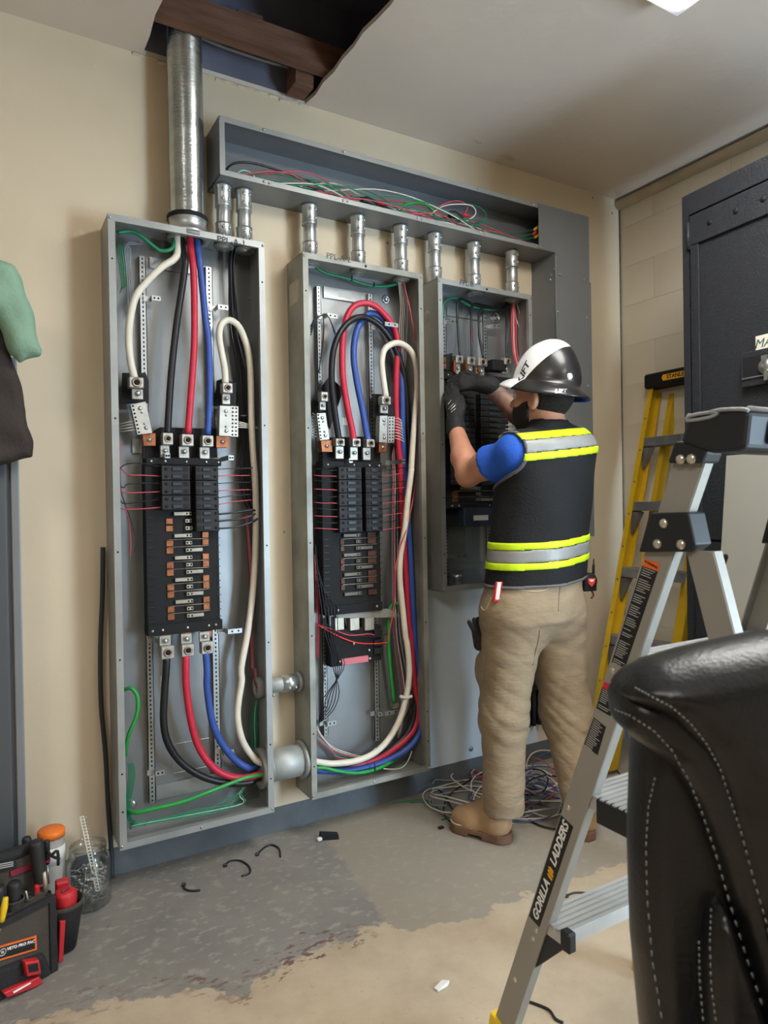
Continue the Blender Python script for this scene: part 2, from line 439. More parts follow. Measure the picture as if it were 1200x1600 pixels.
ceil = struct('ceiling', cb, M_ceil); torn.build('torn_edge', M_gyp, ceil)
MB().box((-.2, 2.20, ZC+.024), (1.6, 2.25, ZC+.115)).build('joist', M_wood, ceil)
MB().box((-.2, 1.1, ZC+.022), (1.6, 1.14, ZC+.20)).build('joist', M_wood, ceil)
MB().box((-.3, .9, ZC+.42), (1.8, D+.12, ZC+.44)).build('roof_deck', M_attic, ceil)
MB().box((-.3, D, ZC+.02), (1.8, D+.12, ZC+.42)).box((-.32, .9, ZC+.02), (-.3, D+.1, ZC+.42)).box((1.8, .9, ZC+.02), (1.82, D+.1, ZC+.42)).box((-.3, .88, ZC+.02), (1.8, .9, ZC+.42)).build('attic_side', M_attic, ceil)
for x0, x1, a in ((.83, .9, .06), (.93, 1.02, -.05)):
    MB().box((x0, D-.12, ZC+.05), (x1, D-.03, ZC+.14), Matrix.Rotation(a, 4, 'Y')).build('blocking', M_wood, ceil)
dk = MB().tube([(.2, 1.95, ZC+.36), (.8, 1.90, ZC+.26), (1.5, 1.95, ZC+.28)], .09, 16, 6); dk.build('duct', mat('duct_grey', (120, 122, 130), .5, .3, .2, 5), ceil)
MB().tube([(.3, 2.30, ZC+.10), (.75, 2.33, ZC+.07), (1.1, 2.36, ZC+.10)], .006, 6).build('cable', mat('attic_cable', (120, 118, 118), .6), ceil)
# peeling paint on the ceiling by the wall
fl = MB()
for u, v, w in ((790, 247, .11), (745, 222, .05), (964, 302, .07)):
    p = Z(u, v, ZC)
    fl.hexa([(p[0]-w/2, p[1]-.012, ZC-.001), (p[0]+w*.2, p[1]-.018, ZC-.007), (p[0]+w/2, p[1]+.002, ZC-.001)], [(p[0]-w/2, p[1]-.010, ZC), (p[0]+w*.2, p[1]+.014, ZC), (p[0]+w/2, p[1]+.004, ZC)])
fl.build('paint_flake', M_ceil, ceil)

# ceiling lights (one in view, the others light the room from behind the camera)
M_led = mat('led_diffuser', (255, 252, 247), .5, emit=LED); M_led2 = mat('led_diffuser_dim', (255, 252, 247), .5, emit=LED*.62); M_white = mat('white_metal', (225, 225, 225), .4)
def fixture(x, y, label, dz=.001):
    t = empty('ceiling_light', (x, y, ZC), label, 'ceiling light')
    g = MB()
    for lo, hi in (((-.305, -.61, -.07), (-.29, .61, 0)), ((.29, -.61, -.07), (.305, .61, 0)), ((-.29, -.61, -.07), (.29, -.595, 0)), ((-.29, .595, -.07), (.29, .61, 0))):
        g.box([lo[0]+x, lo[1]+y, lo[2]+ZC], [hi[0]+x, hi[1]+y, hi[2]+ZC])
    g.build('frame', M_white, t)
    MB().box((x-.287, y-.59, ZC-.07-dz), (x+.287, y+.59, ZC-.04), ch=.006).build('diffuser', M_led if dz > .01 else M_led2, t)
fixture(1.526, 0.724, 'flat white ceiling light at the top right of the view', .008)
fixture(-1.0, -.5, 'flat white ceiling light over the left side behind the camera')
fixture(1.6, -1.9, 'flat white ceiling light at the back right of the room')
# ------------------------------------------------------------------ electrical panels
M_galv = mat('galvanized', (158, 160, 157), .45, .4, .16, 7, .06, 25)
M_galvd = mat('galvanized_dull', (150, 150, 141), .55, .3, .3, 9, .1, 30)
M_galvb = mat('galvanized_bright', (186, 192, 194), .3, .85, .22, 6, .05, 18)
M_back = mat('panel_back', (138, 140, 140), .4, .65, .2, 4, .05, 14)
M_zinc = mat('zinc_plated', (190, 192, 190), .28, .9, .15, 20)
M_hole = mat('dark_hole', (18, 18, 20), .8)
M_blk = mat('black_plastic', (14, 14, 15), .75, 0, .25, 30)
M_brk = mat('breaker_plastic', (22, 22, 24), .6, 0, .2, 60)
M_tog = mat('toggle_plastic', (38, 38, 41), .45, 0, .3, 40)
M_cop = mat('copper', (150, 92, 60), .42, .75, .4, 60)
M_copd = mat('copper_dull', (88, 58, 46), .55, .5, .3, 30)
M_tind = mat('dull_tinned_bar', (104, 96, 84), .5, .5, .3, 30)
M_tin = mat('tinned_bar', (160, 150, 134), .4, .7, .2, 30)
M_alu = mat('aluminium_lug', (176, 173, 164), .42, .7, .18, 30)
M_brass = mat('screw_dull', (150, 132, 116), .4, .8)
M_paper = mat('paper', (214, 212, 206), .7, 0, .06, 20)
M_ink = mat('marker_ink', (66, 66, 72), .6)
M_fish = mat('fish_paper', (30, 30, 32), .8, 0, .2, 15)
M_pink = mat('pink_plastic', (200, 110, 116), .5, 0, .1, 20)
M_navy = mat('navy_plastic', (44, 54, 68), .45, 0, .15, 30)
M_str = mat('strut_zinc', (172, 175, 174), .35, .8, .15, 15)

def rxz(u0, v0, u1, v1, dep):
    um, vm = (u0+u1)/2, (v0+v1)/2
    return B(u0, vm, dep)[0], B(u1, vm, dep)[0], B(um, v1, dep)[2], B(um, v0, dep)[2]
def slab(u0, v0, u1, v1, d0, d1, ch=0):    # box given by its image rectangle and two distances off the wall
    x0, x1, z0, z1 = rxz(u0, v0, u1, v1, d1)
    return MB().box((x0, D-d1, z0), (x1, D-d0, z1), ch=ch)
def xslab(x0, x1, z0, z1, d0, d1, ch=0, g=None):
    return (g or MB()).box((x0, D-d1, z0), (x1, D-d0, z1), ch=ch)
def screw(g, x, z, d, r=.006):
    g.lathe([(0, .004), (r*.6, .0035), (r, .0012), (r, -.002), (0, -.002)], (x, D-d, z), 10, Matrix.Rotation(math.pi/2, 4, 'X'))

def enclosure(p, x0, x1, z0, z1, dep, holes_l=(), mt=M_galv, mb_=M_back):
    t = .002; fl = .021
    g = MB()
    g.box((x0, D-dep, z0), (x0+t, D, z1)).box((x1-t, D-dep, z0), (x1, D, z1)).box((x0, D-dep, z1-t), (x1, D, z1)).box((x0, D-dep, z0), (x1, D, z0+t))
    g.build('enclosure', mt, p)
    xslab(x0+.0005, x1-.0005, z0+.0005, z1-.0005, .0012, .004).build('back_plate', mb_, p)
    def flange(a, b, c, d, rx=None):
        h = MB(); xslab(a, b, c, d, dep-.001, dep+.0015, 0, h)
        if b-a < d-c:
            e = b-t if a < (x0+x1)/2 else a
            xslab(e, e+t, c, d, dep-.013, dep, 0, h)
        else:
            e = c if c > (z0+z1)/2 else d-t
            xslab(a, b, e, e+t, dep-.013, dep, 0, h)
        for i in range(4):
            s = (i+.5)/4+.05
            px_, pz = (((a+b)/2, c+(d-c)*s) if b-a < d-c else (a+(b-a)*s, (c+d)/2))
        return h.build('flange', mt, p)
    flange(x0, x0+fl, z0, z1); flange(x1-fl, x1, z0, z1); flange(x0+fl, x1-fl, z1-fl, z1); flange(x0+fl, x1-fl, z0, z0+fl)
    g = MB()
    for sx in (x0+fl*.5, x1-fl*.5):
        for s in (.06, .12, .3, .47, .68, .93):
            g.cyl((sx, D-dep-.0016, z0+(z1-z0)*s), (sx, D-dep-.0012, z0+(z1-z0)*s), .0032, 8)
    g.cyl(((x0+x1)/2, D-dep-.0016, z1-fl/2), ((x0+x1)/2, D-dep-.0012, z1-fl/2), .005, 10)
    g.build('screw_holes', M_hole, p)
    g = MB()
    for x, z in ((x0+.006, z0+.012), (x1-.006, z0+.012), (x1-.006, z1-.012), (x0+.006, z1-.012), ((x0+x1)/2, z0+.01)): screw(g, x, z, dep+.0015, .005)
    g.build('screws', M_zinc, p)

def strut(p, u0, u1, v0, v1, du=0):
    x0, x1, z0, z1 = rxz(u0, v0, u1, v1, .02)
    g = MB(); w = x1-x0
    xslab(x0, x0+.0025, z0, z1, .004, .026, 0, g); xslab(x1-.0025, x1, z0, z1, .004, .026, 0, g); xslab(x0, x1, z0, z1, .0235, .026, 0, g)
    r = g.build('strut_rail', M_str, p)
    g = MB(); n = int((z1-z0)/.0145)
    for i in range(n):
        z = z0+(z1-z0)*(i+.5)/n; xslab(x0+w*.40, x0+w*.62, z-.0034, z+.0034, .026, .0264, 0, g)
    g.build('slots', M_hole, r)
    return x0, x1, z0, z1
def bracket(p, u, v, du=22, d=.07, flip=1):
    a = B(u, v, .03); s = flip
    L = abs(B(u+du, v, .03)[0]-a[0])
    g = MB(); g.box((a[0]-.012, D-.030, a[2]-.009), (a[0]+.012, D-.027, a[2]+.009))
    g.box((a[0]+s*.010, D-d, a[2]-.008), (a[0]+s*.012, D-.028, a[2]+.008))
    g.box((min(a[0]+s*.010, a[0]+s*(.01+L)), D-d-.002, a[2]-.008), (max(a[0]+s*.010, a[0]+s*(.01+L)), D-d, a[2]+.008))
    o = g.build('standoff_bracket', M_str, p)
    g = MB(); g.cyl((a[0]+s*(.01+L*.3), D-d-.0026, a[2]), (a[0]+s*(.01+L*.3), D-d-.002, a[2]), .0035, 8); g.cyl((a[0]+s*(.01+L*.75), D-d-.0026, a[2]), (a[0]+s*(.01+L*.75), D-d-.002, a[2]), .0035, 8)
    g.build('bolt_holes', M_hole, o)
def lug(p, u0, v0, u1, v1, tv, dep=.105, m=None, tw=1.0, sh=0):
    """block with a hex socket screw, and a bolted tab reaching from it to image row tv"""
    x0, x1, z0, z1 = rxz(u0, v0, u1, v1, dep)
    w = x1-x0
    b = xslab(x0, x1, z0, z1, dep-.032, dep, .0025).build('lug', m or M_alu, p)
    cx, cz = (x0+x1)/2, (z0+z1)/2
    g = MB(); g.lathe([(w*.2, .0015), (w*.22, .004), (w*.33, .004), (w*.35, -.004), (0, -.004)], (cx, D-dep, cz), 14, Matrix.Rotation(math.pi/2, 4, 'X'))
    g.build('socket_screw', M_brass, b)
    g = MB(); g.cyl((cx, D-dep-.0006, cz), (cx, D-dep+.004, cz), w*.2, 6); g.build('hex_recess', M_hole, b)
    tz = B((u0+u1)/2+sh, tv, dep-.02)[2]
    c2 = cx+(B((u0+u1)/2+sh, tv, dep)[0]-B((u0+u1)/2, tv, dep)[0])
    a0, a1 = sorted((tz, z0 if tz < z0 else z1))
    tb = xslab(c2-w*.43*tw, c2+w*.43*tw, a0, a1, dep-.03, dep-.018, .0015).build('lug_tab', m or M_alu, p)
    g = MB(); zz = a0+(a1-a0)*(.55 if tz < z0 else .5)
    g.lathe([(w*.30, -.001), (w*.30, .002)], (c2, D-dep+.018, zz), 12, Matrix.Rotation(math.pi/2, 4, 'X'))
    g.ball((c2, D-dep+.014, zz), w*.2, 10); g.build('tab_bolt', M_zinc, tb)
def quadslab(px_, d0, d1, name, m, p):
    a = [B(u, v, d1) for u, v in px_]; b = [B(u, v, d1)+np.array((0, d1-d0, 0)) for u, v in px_]
    return MB().hexa(a, b).build(name, m, p)

def breaker(p, x0, x1, zt, pitch, poles, side, d0, d1):
    zb = zt-pitch*poles
    o = xslab(x0, x1, zb+.0006, zt-.0006, d0, d1, .002).build('breaker', M_brk, p)
    w = x1-x0
    g = MB()
    for i in range(poles):
        z = zt-pitch*(i+.5)
        tx = x0+w*(.36 if side < 0 else .30)
        h = MB(); xslab(tx, tx+w*.34, z-pitch*.26, z+pitch*.26, d1-.001, d1+.005, .0015, h); h.build('toggle', M_tog, o)
        lx = x0+w*(.76 if side < 0 else .05)
        xslab(lx, lx+w*.17, z-pitch*.3, z+pitch*.3, d1-.001, d1+.0012, 0, g)
        ex = x0+w*(.08 if side < 0 else .78)
        g.cyl((ex+w*.08, D-d1-.001, z), (ex+w*.08, D-d1+.002, z), pitch*.22, 8)
    g.build('breaker_face_details', M_blk, o)
    return o

def interior(p, base, lft, rgt, zt_u, rows_t, left, right, d0, d1, nrow, cop_l, cop_r, stab, dull=False, dd=0.0):
    """black breaker base with a column of breakers at each side and open bus stabs under them. Image rows give the top and pitch."""
    x0, x1, z0, z1 = rxz(*base, d0)
    b = xslab(x0, x1, z0, z1, .03, d0, .002).build('breaker_base', M_blk, p)
    lx0, lx1 = [B(u, zt_u, d1)[0] for u in lft]; rx0, rx1 = [B(u, zt_u, d1)[0] for u in rgt]
    zt = B((lft[0]+lft[1])/2, zt_u, d1)[2]; zb = B((lft[0]+lft[1])/2, rows_t[1], d1)[2]
    pitch = (zt-zb)/rows_t[0]
    z = zt
    for k in left: breaker(p, lx0, lx1, z, pitch, k, -1, d0-.002, d1); z -= pitch*k
    nl = sum(left); z = zt
    for k in right: breaker(p, rx0, rx1, z, pitch, k, 1, d0-.002, d1); z -= pitch*k
    nr = sum(right)
    # gutter slots at both sides
    g = MB()
    for i in range(nrow):
        zz = zt-pitch*(i+1)
        if i >= nl: xslab(x0+.004, x0+.024, zz-.0008, zz+.0008, d0-.004, d0+.004, 0, g)
        if i >= nr-1: xslab(x1-.008, x1+.003, zz-.0012, zz+.0012, d0-.004, d0+.005, 0, g)
    g.build('base_ribs', M_tog, b)
    # copper fingers, tinned stabs and pale divider wires of the open rows
    q = [B(u, zt_u, d0)[0] for u in (*cop_l, *cop_r, *stab)]
    for i in range(min(nl, nr), nrow):
        zc = zt-pitch*(i+.5); ph = (i-min(nl, nr)) % 3
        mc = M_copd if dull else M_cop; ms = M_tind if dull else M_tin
        if i >= nl and ph != 0: xslab(q[0], q[1], zc-pitch*.40, zc+pitch*.40, d0-.004, d0+.005, .001).build('copper_finger', mc, p)
        if i >= nr and ph != 2: xslab(q[2], q[3], zc-pitch*.42, zc+pitch*.42, d0-.004, d0+.008, .001).build('copper_finger', mc, p)
        m_ = (q[4]+q[5])/2
        a, c = ((q[4], m_+.012) if ph == 0 else (m_-.010, m_+.012) if ph == 1 else (m_-.010, q[5]))
        if i >= nr: s_ = c
        else: s_ = min(c, rx0-.004)
        o = xslab(a, s_, zc-pitch*.26, zc+pitch*.26, d0-.002, d0+.012, .0012).build('bus_stab', ms, p)
        g = MB()
        for hx in (m_-.004, m_+.007):
            g.cyl((hx, D-d0-.0126, zc), (hx, D-d0-.012, zc), pitch*.13, 8)
        g.build('bolt_holes', M_hole, o)
        if i >= nr and ph != 0:
            g = MB(); zz = zc+pitch*.5
            g.tube([(q[0], D-d0-.012, zz), (q[4]+.01, D-d0-.013, zz), (m_, D-d0-.020, zz+.001), (q[5], D-d0-.013, zz), (q[3], D-d0-.012, zz)], .0010, 5, 2)
            g.build('divider_wire', M_tin, p)
    return x0, x1, zt, pitch, lx0, lx1, rx0, rx1, nl, nr
def endbar(p, u0, v0, u1, v1, dep, us, m=M_blk):
    x0, x1, z0, z1 = rxz(u0, v0, u1, v1, dep)
    o = xslab(x0, x1, z0, z1, .03, dep, .002).build('end_frame', m, p)
    g = MB(); h = z1-z0
    for i in range(9):
        a = x0+(x1-x0)*(i+.12)/9; xslab(a, a+(x1-x0)*.76/9, z0+h*.2, z1-h*.2, dep-.004, dep+.0006, 0, g)
    g.build('recesses', M_hole, o)
    g = MB()
    for u in us: screw(g, B(u, v0, dep)[0], (z0+z1)/2, dep+.001, .005)
    g.build('screws', M_zinc, o)
def neutral(p, back, lugr, tabv, bar, ext, cop, dep=.10, tw=.9, sh=0):
    """neutral terminal assembly: insulating sheet, lug, drilled bar, copper foot"""
    quadslab(back, .05, .056, 'insulating_sheet', M_fish, p)
    lug(p, *lugr, tabv, dep+.012, tw=tw, sh=sh)
    o = quadslab(bar, dep-.03, dep, 'neutral_bar', M_alu, p)
    tl, tr, br, bl = [np.array(B(u, v, dep)) for u, v in bar]
    g = MB()
    for s, t in ((.5, .18), (.55, .32), (.55, .7), (.6, .84)):
        q = tl+(tr-tl)*(s+.05)+(bl-tl)*t; screw(g, q[0], q[2], dep+.001, .0065 if t in (.18, .84) else .004)
    g.build('screws', M_zinc, o)
    e = ext or bar
    if ext: o = quadslab(ext, dep-.028, dep-.003, 'terminal_strip', M_alu, p)
    tl, tr, br, bl = [np.array(B(u, v, dep)) for u, v in e]
    g = MB(); n = 8
    for i in range(n):
        for s in ((.3, .75) if ext else (.12, )):
            q = tl+(tr-tl)*s+(bl-tl)*((i+.5)/n); g.cyl((q[0], D-dep-(.0008 if not ext else -.0022), q[2]), (q[0], D-dep+.004, q[2]), .0033, 8)
    g.build('terminal_holes', M_hole, o)
    o = quadslab(cop, dep-.04, dep-.01, 'copper_foot', M_cop, p)
    c = sum(np.array(B(u, v, dep-.01)) for u, v in cop)/4
    g = MB(); screw(g, c[0], c[2], dep-.009, .008); g.ball((c[0], D-dep+.008, c[2]), .0055, 8); g.build('bolt', M_zinc, o)

def c3(*p): return [(140+x/4, 330+y/4) for x, y in p]
def c4(*p): return [(140+x/4, 680+y/4) for x, y in p]
def c5(*p): return [(140+x*.3, 1000+y*.3) for x, y in p]
def c6(*p): return [(430+x*.225, 380+y*.225) for x, y in p]
def c7(*p): return [(430+x*.225, 680+y*.225) for x, y in p]
def c8(*p): return [(430+x*.225, 960+y*.225) for x, y in p]
def k9(*p): return [(680+x/7.5, 440+y/7.5) for x, y in p]
def ka(*p): return [(650+x/4, 420+y/4) for x, y in p]
def kb(*p): return [(650+x/4, 780+y/4) for x, y in p]

# ---- panel 1
PD = .1444
P1 = dict(x0=.350, x1=.857, z0=.1425, z1=2.114)
P2 = dict(x0=1.000, x1=1.512, z0=.151, z1=2.108)
P3 = dict(x0=1.584, x1=2.081, z0=.851, z1=2.106)
p1 = empty('electrical_panel', (P1['x0'], D, P1['z0']), 'tall open grey electrical panel at the left, directly under the wide pipe', 'electrical panel')
enclosure(p1, P1['x0'], P1['x1'], P1['z0'], P1['z1'], PD)
strut(p1, 224, 235, 403, 1255); strut(p1, 327, 338, 419, 1209)
slab(234, 409, 326, 425, .006, .012).build('cross_plate', M_str, p1); slab(244, 1218, 336, 1240, .006, .012).build('cross_plate', M_str, p1)
for a in ((230, 467, 14, .05, 1), (332, 482, 16, .06, 1), (238, 1001, 16, .06, 1), (346, 985, 22, .07, 1), (236, 1207, 14, .05, 1), (341, 1174, 16, .06, 1), (243, 715, 8, .12, 1), (340, 718, 8, .12, 1)): bracket(p1, *a)
endbar(p1, 228, 716, 346, 727, .088, (236, 258, 291, 322, 341))
I1 = interior(p1, (228, 726, 342, 974), (252, 297), (305, 341), 727, (6, 797), (2, 2, 2), (2, 2, 2, 3), .078, .118, 21, (257, 268), (313, 323), (269, 313))
endbar(p1, 231, 973, 348, 989, .088, (238, 254, 293, 326, 337))
for r, tv, sh in (((254, 676, 271, 695), 715, -3), ((284, 678, 303, 697), 716, -4), ((316, 680, 334, 698), 717, -3)):
    lug(p1, *r, tv, .11, sh=sh)
for r, tv, sh in (((252, 1010, 273, 1030), 993, -2), ((284, 1007, 304, 1026), 990, 0), ((315, 1003, 334, 1022), 987, -2)):
    lug(p1, *r, tv, .11, sh=sh)
for u in (257, 288, 319): slab(u-7, 709, u+8, 718, .07, .086).build('copper_foot', M_cop, p1)
for u in (260, 291, 323): slab(u-8, 986, u+8, 996, .07, .084).build('copper_foot', M_cop, p1)
quadslab(c3((440, 1350), (790, 1360), (800, 1540), (350, 1540), (350, 1400)), .05, .056, 'insulating_sheet', M_fish, p1)
neutral(p1, c3((205, 1010), (350, 1010), (370, 1060), (370, 1200), (200, 1200)), (202, 589, 225, 606), 624, c3((256, 1208), (350, 1190), (392, 1385), (300, 1396)), None, c3((330, 1392), (412, 1388), (412, 1465), (340, 1465)), sh=3)
neutral(p1, c3((795, 1060), (830, 1045), (915, 1075), (915, 1215), (790, 1215)), (348, 598, 364, 614), 632, c3((815, 1215), (882, 1218), (882, 1405), (810, 1402)), c3((883, 1218), (930, 1220), (928, 1410), (880, 1408)), c3((793, 1405), (870, 1408), (868, 1476), (793, 1476)))
slab(207, 686, 226, 708, .006, .012).build('ground_plate', M_str, p1)
g = MB()
for u, v in c3((1000, 540), (915, 1200))[:1]: screw(g, B(u, v, .01)[0], B(u, v, .01)[2], .004, .004)
for u, v in c5((225, 855), (205, 845)): screw(g, B(u, v, .006)[0], B(u, v, .006)[2], .006, .012)
g.build('screws', M_zinc, p1)
# ground bars on the left inner side: a row of small terminals
for (u, v0, v1) in ((183.5, 437, 492), (197, 1170, 1212)):
    a = Y(u, v0, D-.06); b_ = Y(u, v1, D-.06)
    g = MB().box((P1['x0']+.004, D-.075, b_[2]), (P1['x0']+.018, D-.045, a[2])); o = g.build('ground_bar', M_alu, p1)
    g = MB(); n = 12
    for i in range(n):
        z = b_[2]+(a[2]-b_[2])*(i+.5)/n; g.cyl((P1['x0']+.018, D-.06, z), (P1['x0']+.023, D-.06, z), .003, 6)
    g.build('screws', M_zinc, o)
text('PPL-A-1', .030, frame(B(362, 377.5, PD+.003), (1, 0, -.0), (0, 0, 1), (0, -1, 0)), M_ink, p1)
# knockout outline on the back plate, low in the panel
g = MB(); c = B(300, 1180, .005); pts = []
for i in range(40):
    a = i*2*math.pi/40; pts.append((c[0]+.075*max(-.9, min(.9, 1.25*math.cos(a))), D-.0055, c[2]+.055*max(-.9, min(.9, 1.25*math.sin(a)))))
g.tube(pts+[pts[0]], .0012, 5, 1); g.build('knockout_seam', M_galvb, p1)

# ---- panel 2
p2 = empty('electrical_panel', (P2['x0'], D, P2['z0']), 'tall open grey electrical panel in the middle, with looped cables and weathered left side', 'electrical panel')
enclosure(p2, P2['x0'], P2['x1'], P2['z0'], P2['z1'], PD, mt=M_galvd)
strut(p2, 499, 506, 449, 1150); strut(p2, 579, 587, 461, 1158)
slab(506, 453, 578, 470, .006, .012).build('cross_plate', M_str, p2)
o = slab(529, 455, 549, 465, .012, .0126).build('rating_label', M_paper, p2)
slab(535, 653, 544, 664, .004, .005).build('rating_label', M_paper, p2)
for a in ((502, 495, 16, .06, 1), (504, 1130, 14, .05, 1), (584, 512, 20, .10, 1), (590, 1112, 22, .07, 1), (583, 1115, 10, .05, 1), (525, 722, 5, .12, 1), (606, 723, 5, .12, 1)): bracket(p2, *a)
endbar(p2, 504, 721, 596, 733, .088, (512, 553, 577, 592))
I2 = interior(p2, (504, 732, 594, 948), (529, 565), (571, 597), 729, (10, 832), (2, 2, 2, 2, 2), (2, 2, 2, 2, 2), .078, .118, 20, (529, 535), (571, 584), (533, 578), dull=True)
endbar(p2, 508, 944, 598, 958, .088, (528, 589))
quadslab(c7((415, 1225), (780, 1205), (860, 1240), (850, 1265), (430, 1270)), .075, .079, 'sheet_bracket', M_galvd, p2)
for u0, u1 in ((523, 538), (547, 562), (570, 585)): slab(u0, 965, u1, 985, .05, .085, .002).build('lug', M_tin, p2)
slab(516, 981, 596, 1037, .03, .075, .002).build('terminal_block', M_blk, p2)
for v in (984, 1000, 1013): slab(585, v, 597, v+9, .075, .085, .001).build('terminal_clip', M_brk, p2)
slab(534, 1027, 576, 1037, .075, .082, .001).build('pink_link', M_pink, p2)
g = MB()
for u, v in ((553, 1006), (577, 1016), (578, 1029), (531, 1034)): screw(g, B(u, v, .078)[0], B(u, v, .078)[2], .078, .006)
g.build('screws', M_zinc, p2)
for r, tv, sh in (((525, 685, 539, 697), 717, 2), ((551, 685, 564, 698), 719, -1), ((573, 686, 586, 699), 719, -3)): lug(p2, *r, tv, .115, sh=sh, tw=1.05)
quadslab(c6((330, 1350), (730, 1340), (730, 1540), (330, 1540)), .05, .056, 'insulating_sheet', M_fish, p2)
neutral(p2, c6((300, 1020), (380, 925), (475, 1015), (440, 1120), (380, 1290), (260, 1100)), (502, 612, 513, 627), 641, c6((290, 1182), (350, 1178), (376, 1362), (312, 1368)), None, c6((318, 1372), (394, 1368), (396, 1448), (326, 1448)), sh=0, tw=1)
neutral(p2, c6((680, 1045), (800, 1055), (840, 1210), (680, 1215)), (597, 619, 611, 632), 646, c6((727, 1198), (780, 1198), (778, 1385), (722, 1382)), c6((784, 1204), (830, 1204), (826, 1384), (784, 1384)), c6((720, 1386), (772, 1386), (772, 1450), (720, 1450)), tw=1)
text('PPL-A-2', .030, frame(B(529, 403, PD+.003), (1, 0, 0), (0, 0, 1), (0, -1, 0)), M_ink, p2)
# sticker and round knockouts
Ms = mat('faded_sticker', (186, 178, 158), .7, 0, .15, 30)
a = X(452, 446, P2['x0']-.0008); b_ = X(467, 470, P2['x0']-.0008)
MB().box((P2['x0']-.001, min(a[1], b_[1]), b_[2]), (P2['x0'], max(a[1], b_[1]), a[2])).build('sticker', Ms, p2)
def side_knockout(p, x, u, v, r):
    c = X(u, v, x); g = MB()
    g.lathe([(0, .0012), (r*.97, .0012), (r, 0)], (x, c[1], c[2]), 24, Matrix.Rotation(-math.pi/2, 4, 'Y')); g.build('knockout', M_galv, p)
# a ground lug on the back and two round fixing bosses
g = MB(); c = B(603, 468, .006); g.lathe([(.018, 0), (.018, .003), (.010, .004), (.010, .0015), (0, .0015)], (c[0], D-.005, c[2]), 18, Matrix.Rotation(math.pi/2, 4, 'X')); g.build('fixing_boss', M_galvb, p2)
g = MB(); c = B(616, 1102, .02); g.box((c[0]-.014, D-.035, c[2]-.010), (c[0]+.014, D-.004, c[2]+.010), ch=.002); g.build('ground_lug', M_alu, p2)

# ---- panel 3
p3 = empty('electrical_panel', (P3['x0'], D, P3['z0']), 'shorter open electrical panel at the right that the worker is wiring', 'electrical panel')
enclosure(p3, P3['x0'], P3['x1'], P3['z0'], P3['z1'], PD, mt=M_galv, mb_=M_galvb)
strut(p3, 692, 699, 488, 915); strut(p3, 756, 763, 490, 910)
slab(699, 484, 756, 497, .006, .012).build('cross_plate', M_str, p3); slab(703, 878, 770, 891, .006, .012).build('cross_plate', M_str, p3)
for a in ((696, 503, 12, .05, 1), (698, 869, 20, .07, 1), (762, 510, 12, .05, 1)): bracket(p3, *a)
g = MB(); c = B(774, 496, .006); g.lathe([(.026, 0), (.026, .004), (.018, .006), (.018, .002), (.009, .002), (.009, .006), (.004, .006), (.004, .002), (0, .002)], (c[0], D-.005, c[2]), 20, Matrix.Rotation(math.pi/2, 4, 'X')); g.build('fixing_boss', M_galvb, p3)
I3 = interior(p3, (694, 596, 795, 788), (703, 742), (751, 790), 612, (16, 758), (1,)*16, (1,)*16, .078, .112, 19, (704, 712), (775, 788), (716, 770))
endbar(p3, 694, 585, 800, 597, .088, (700, 720, 760))
endbar(p3, 694, 786, 795, 794, .088, (706, 717, 765))
o = slab(725, 793, 790, 822, .05, .10, .002).build('bottom_cover', M_navy, p3)
slab(740, 805, 763, 813, .10, .1006).build('rating_label', M_paper, o)
slab(694, 795, 726, 822, .03, .06, .002).build('terminal_block', M_blk, p3)
for r, tv in (((713, 555, 724, 567), 585), ((731, 557, 743, 570), 588), ((748, 560, 762, 572), 590), ((789, 559, 799, 570), 585)): lug(p3, *r, tv, .11)
for u in (709, 728, 747): quadslab([(u, 563), (u+4, 563), (u+4, 584), (u, 580)], .05, .10, 'copper_foot', M_cop, p3)
slab(770, 562, 792, 579, .05, .10, .003).build('insulator_block', M_blk, p3)
quadslab(k9((95, 860), (200, 835), (215, 1040), (90, 1040)), .05, .075, 'insulator_block', M_blk, p3)
for v in (470+88, 568): slab(692, v, 697, v+8, .075, .082).build('copper_foot', M_cop, p3)
text('PPL-B', .030, frame(B(729, 443, PD+.003), (1, 0, 0), (0, 0, 1), (0, -1, 0)), M_ink, p3)
# pale cap of a pipe stub on the panel floor
g = MB(); c = B(714, 905, .06); g.lathe([(.018, -.02), (.018, .012), (.021, .012), (.021, .03), (.016, .03), (.016, .012), (0, .012)], (c[0], c[1], P3['z0']+.025), 16); g.build('pipe_stub', M_zinc, p3)
side_knockout(p3, P3['x0'], 667, 495, .026); side_knockout(p3, P3['x0'], 672, 871, .026)

# ------------------------------------------------------------------ gutter and conduits
M_gut = mat('grey_enamel', (122, 124, 126), .4, .15, .06, 6, .05, 60)
GX0, GX1, GXV, GZ0, GZ1, GD = .704, 2.125, 2.216, 2.312, 2.508, .15
gut = empty('wire_gutter', (GX0, D, GZ0), 'long grey metal wire gutter above the panels with its right end turning down', 'wire gutter')
t = .002; GXE = 2.424; GZV = 1.045
g = MB().box((GX0, D-t, GZ0), (GXE, D, GZ1)).box((GX0, D-GD, GZ0), (GX0+t, D, GZ1)).box((GX0, D-GD, GZ1-t), (GXE, D, GZ1)).box((GX0, D-GD, GZ0), (GXV, D, GZ0+t))
g.box((GXV, D-GD, GZV), (GXV+t, D, GZ0+t)).box((GXE-t, D-GD, GZV), (GXE, D, GZ1)).box((GXV, D-t, GZV), (GXE, D, GZ0)).box((GXV, D-GD, GZV), (GXE, D, GZV+t))
g.build('trough', M_gut, gut)
g = MB(); xslab(GX0, GX1, GZ1-.018, GZ1, GD-.001, GD+.001, 0, g); xslab(GX0, GX1, GZ0, GZ0+.018, GD-.001, GD+.001, 0, g); xslab(GX0, GX0+.018, GZ0+.018, GZ1-.018, GD-.001, GD+.001, 0, g)
g.build('lip', M_galv, gut)
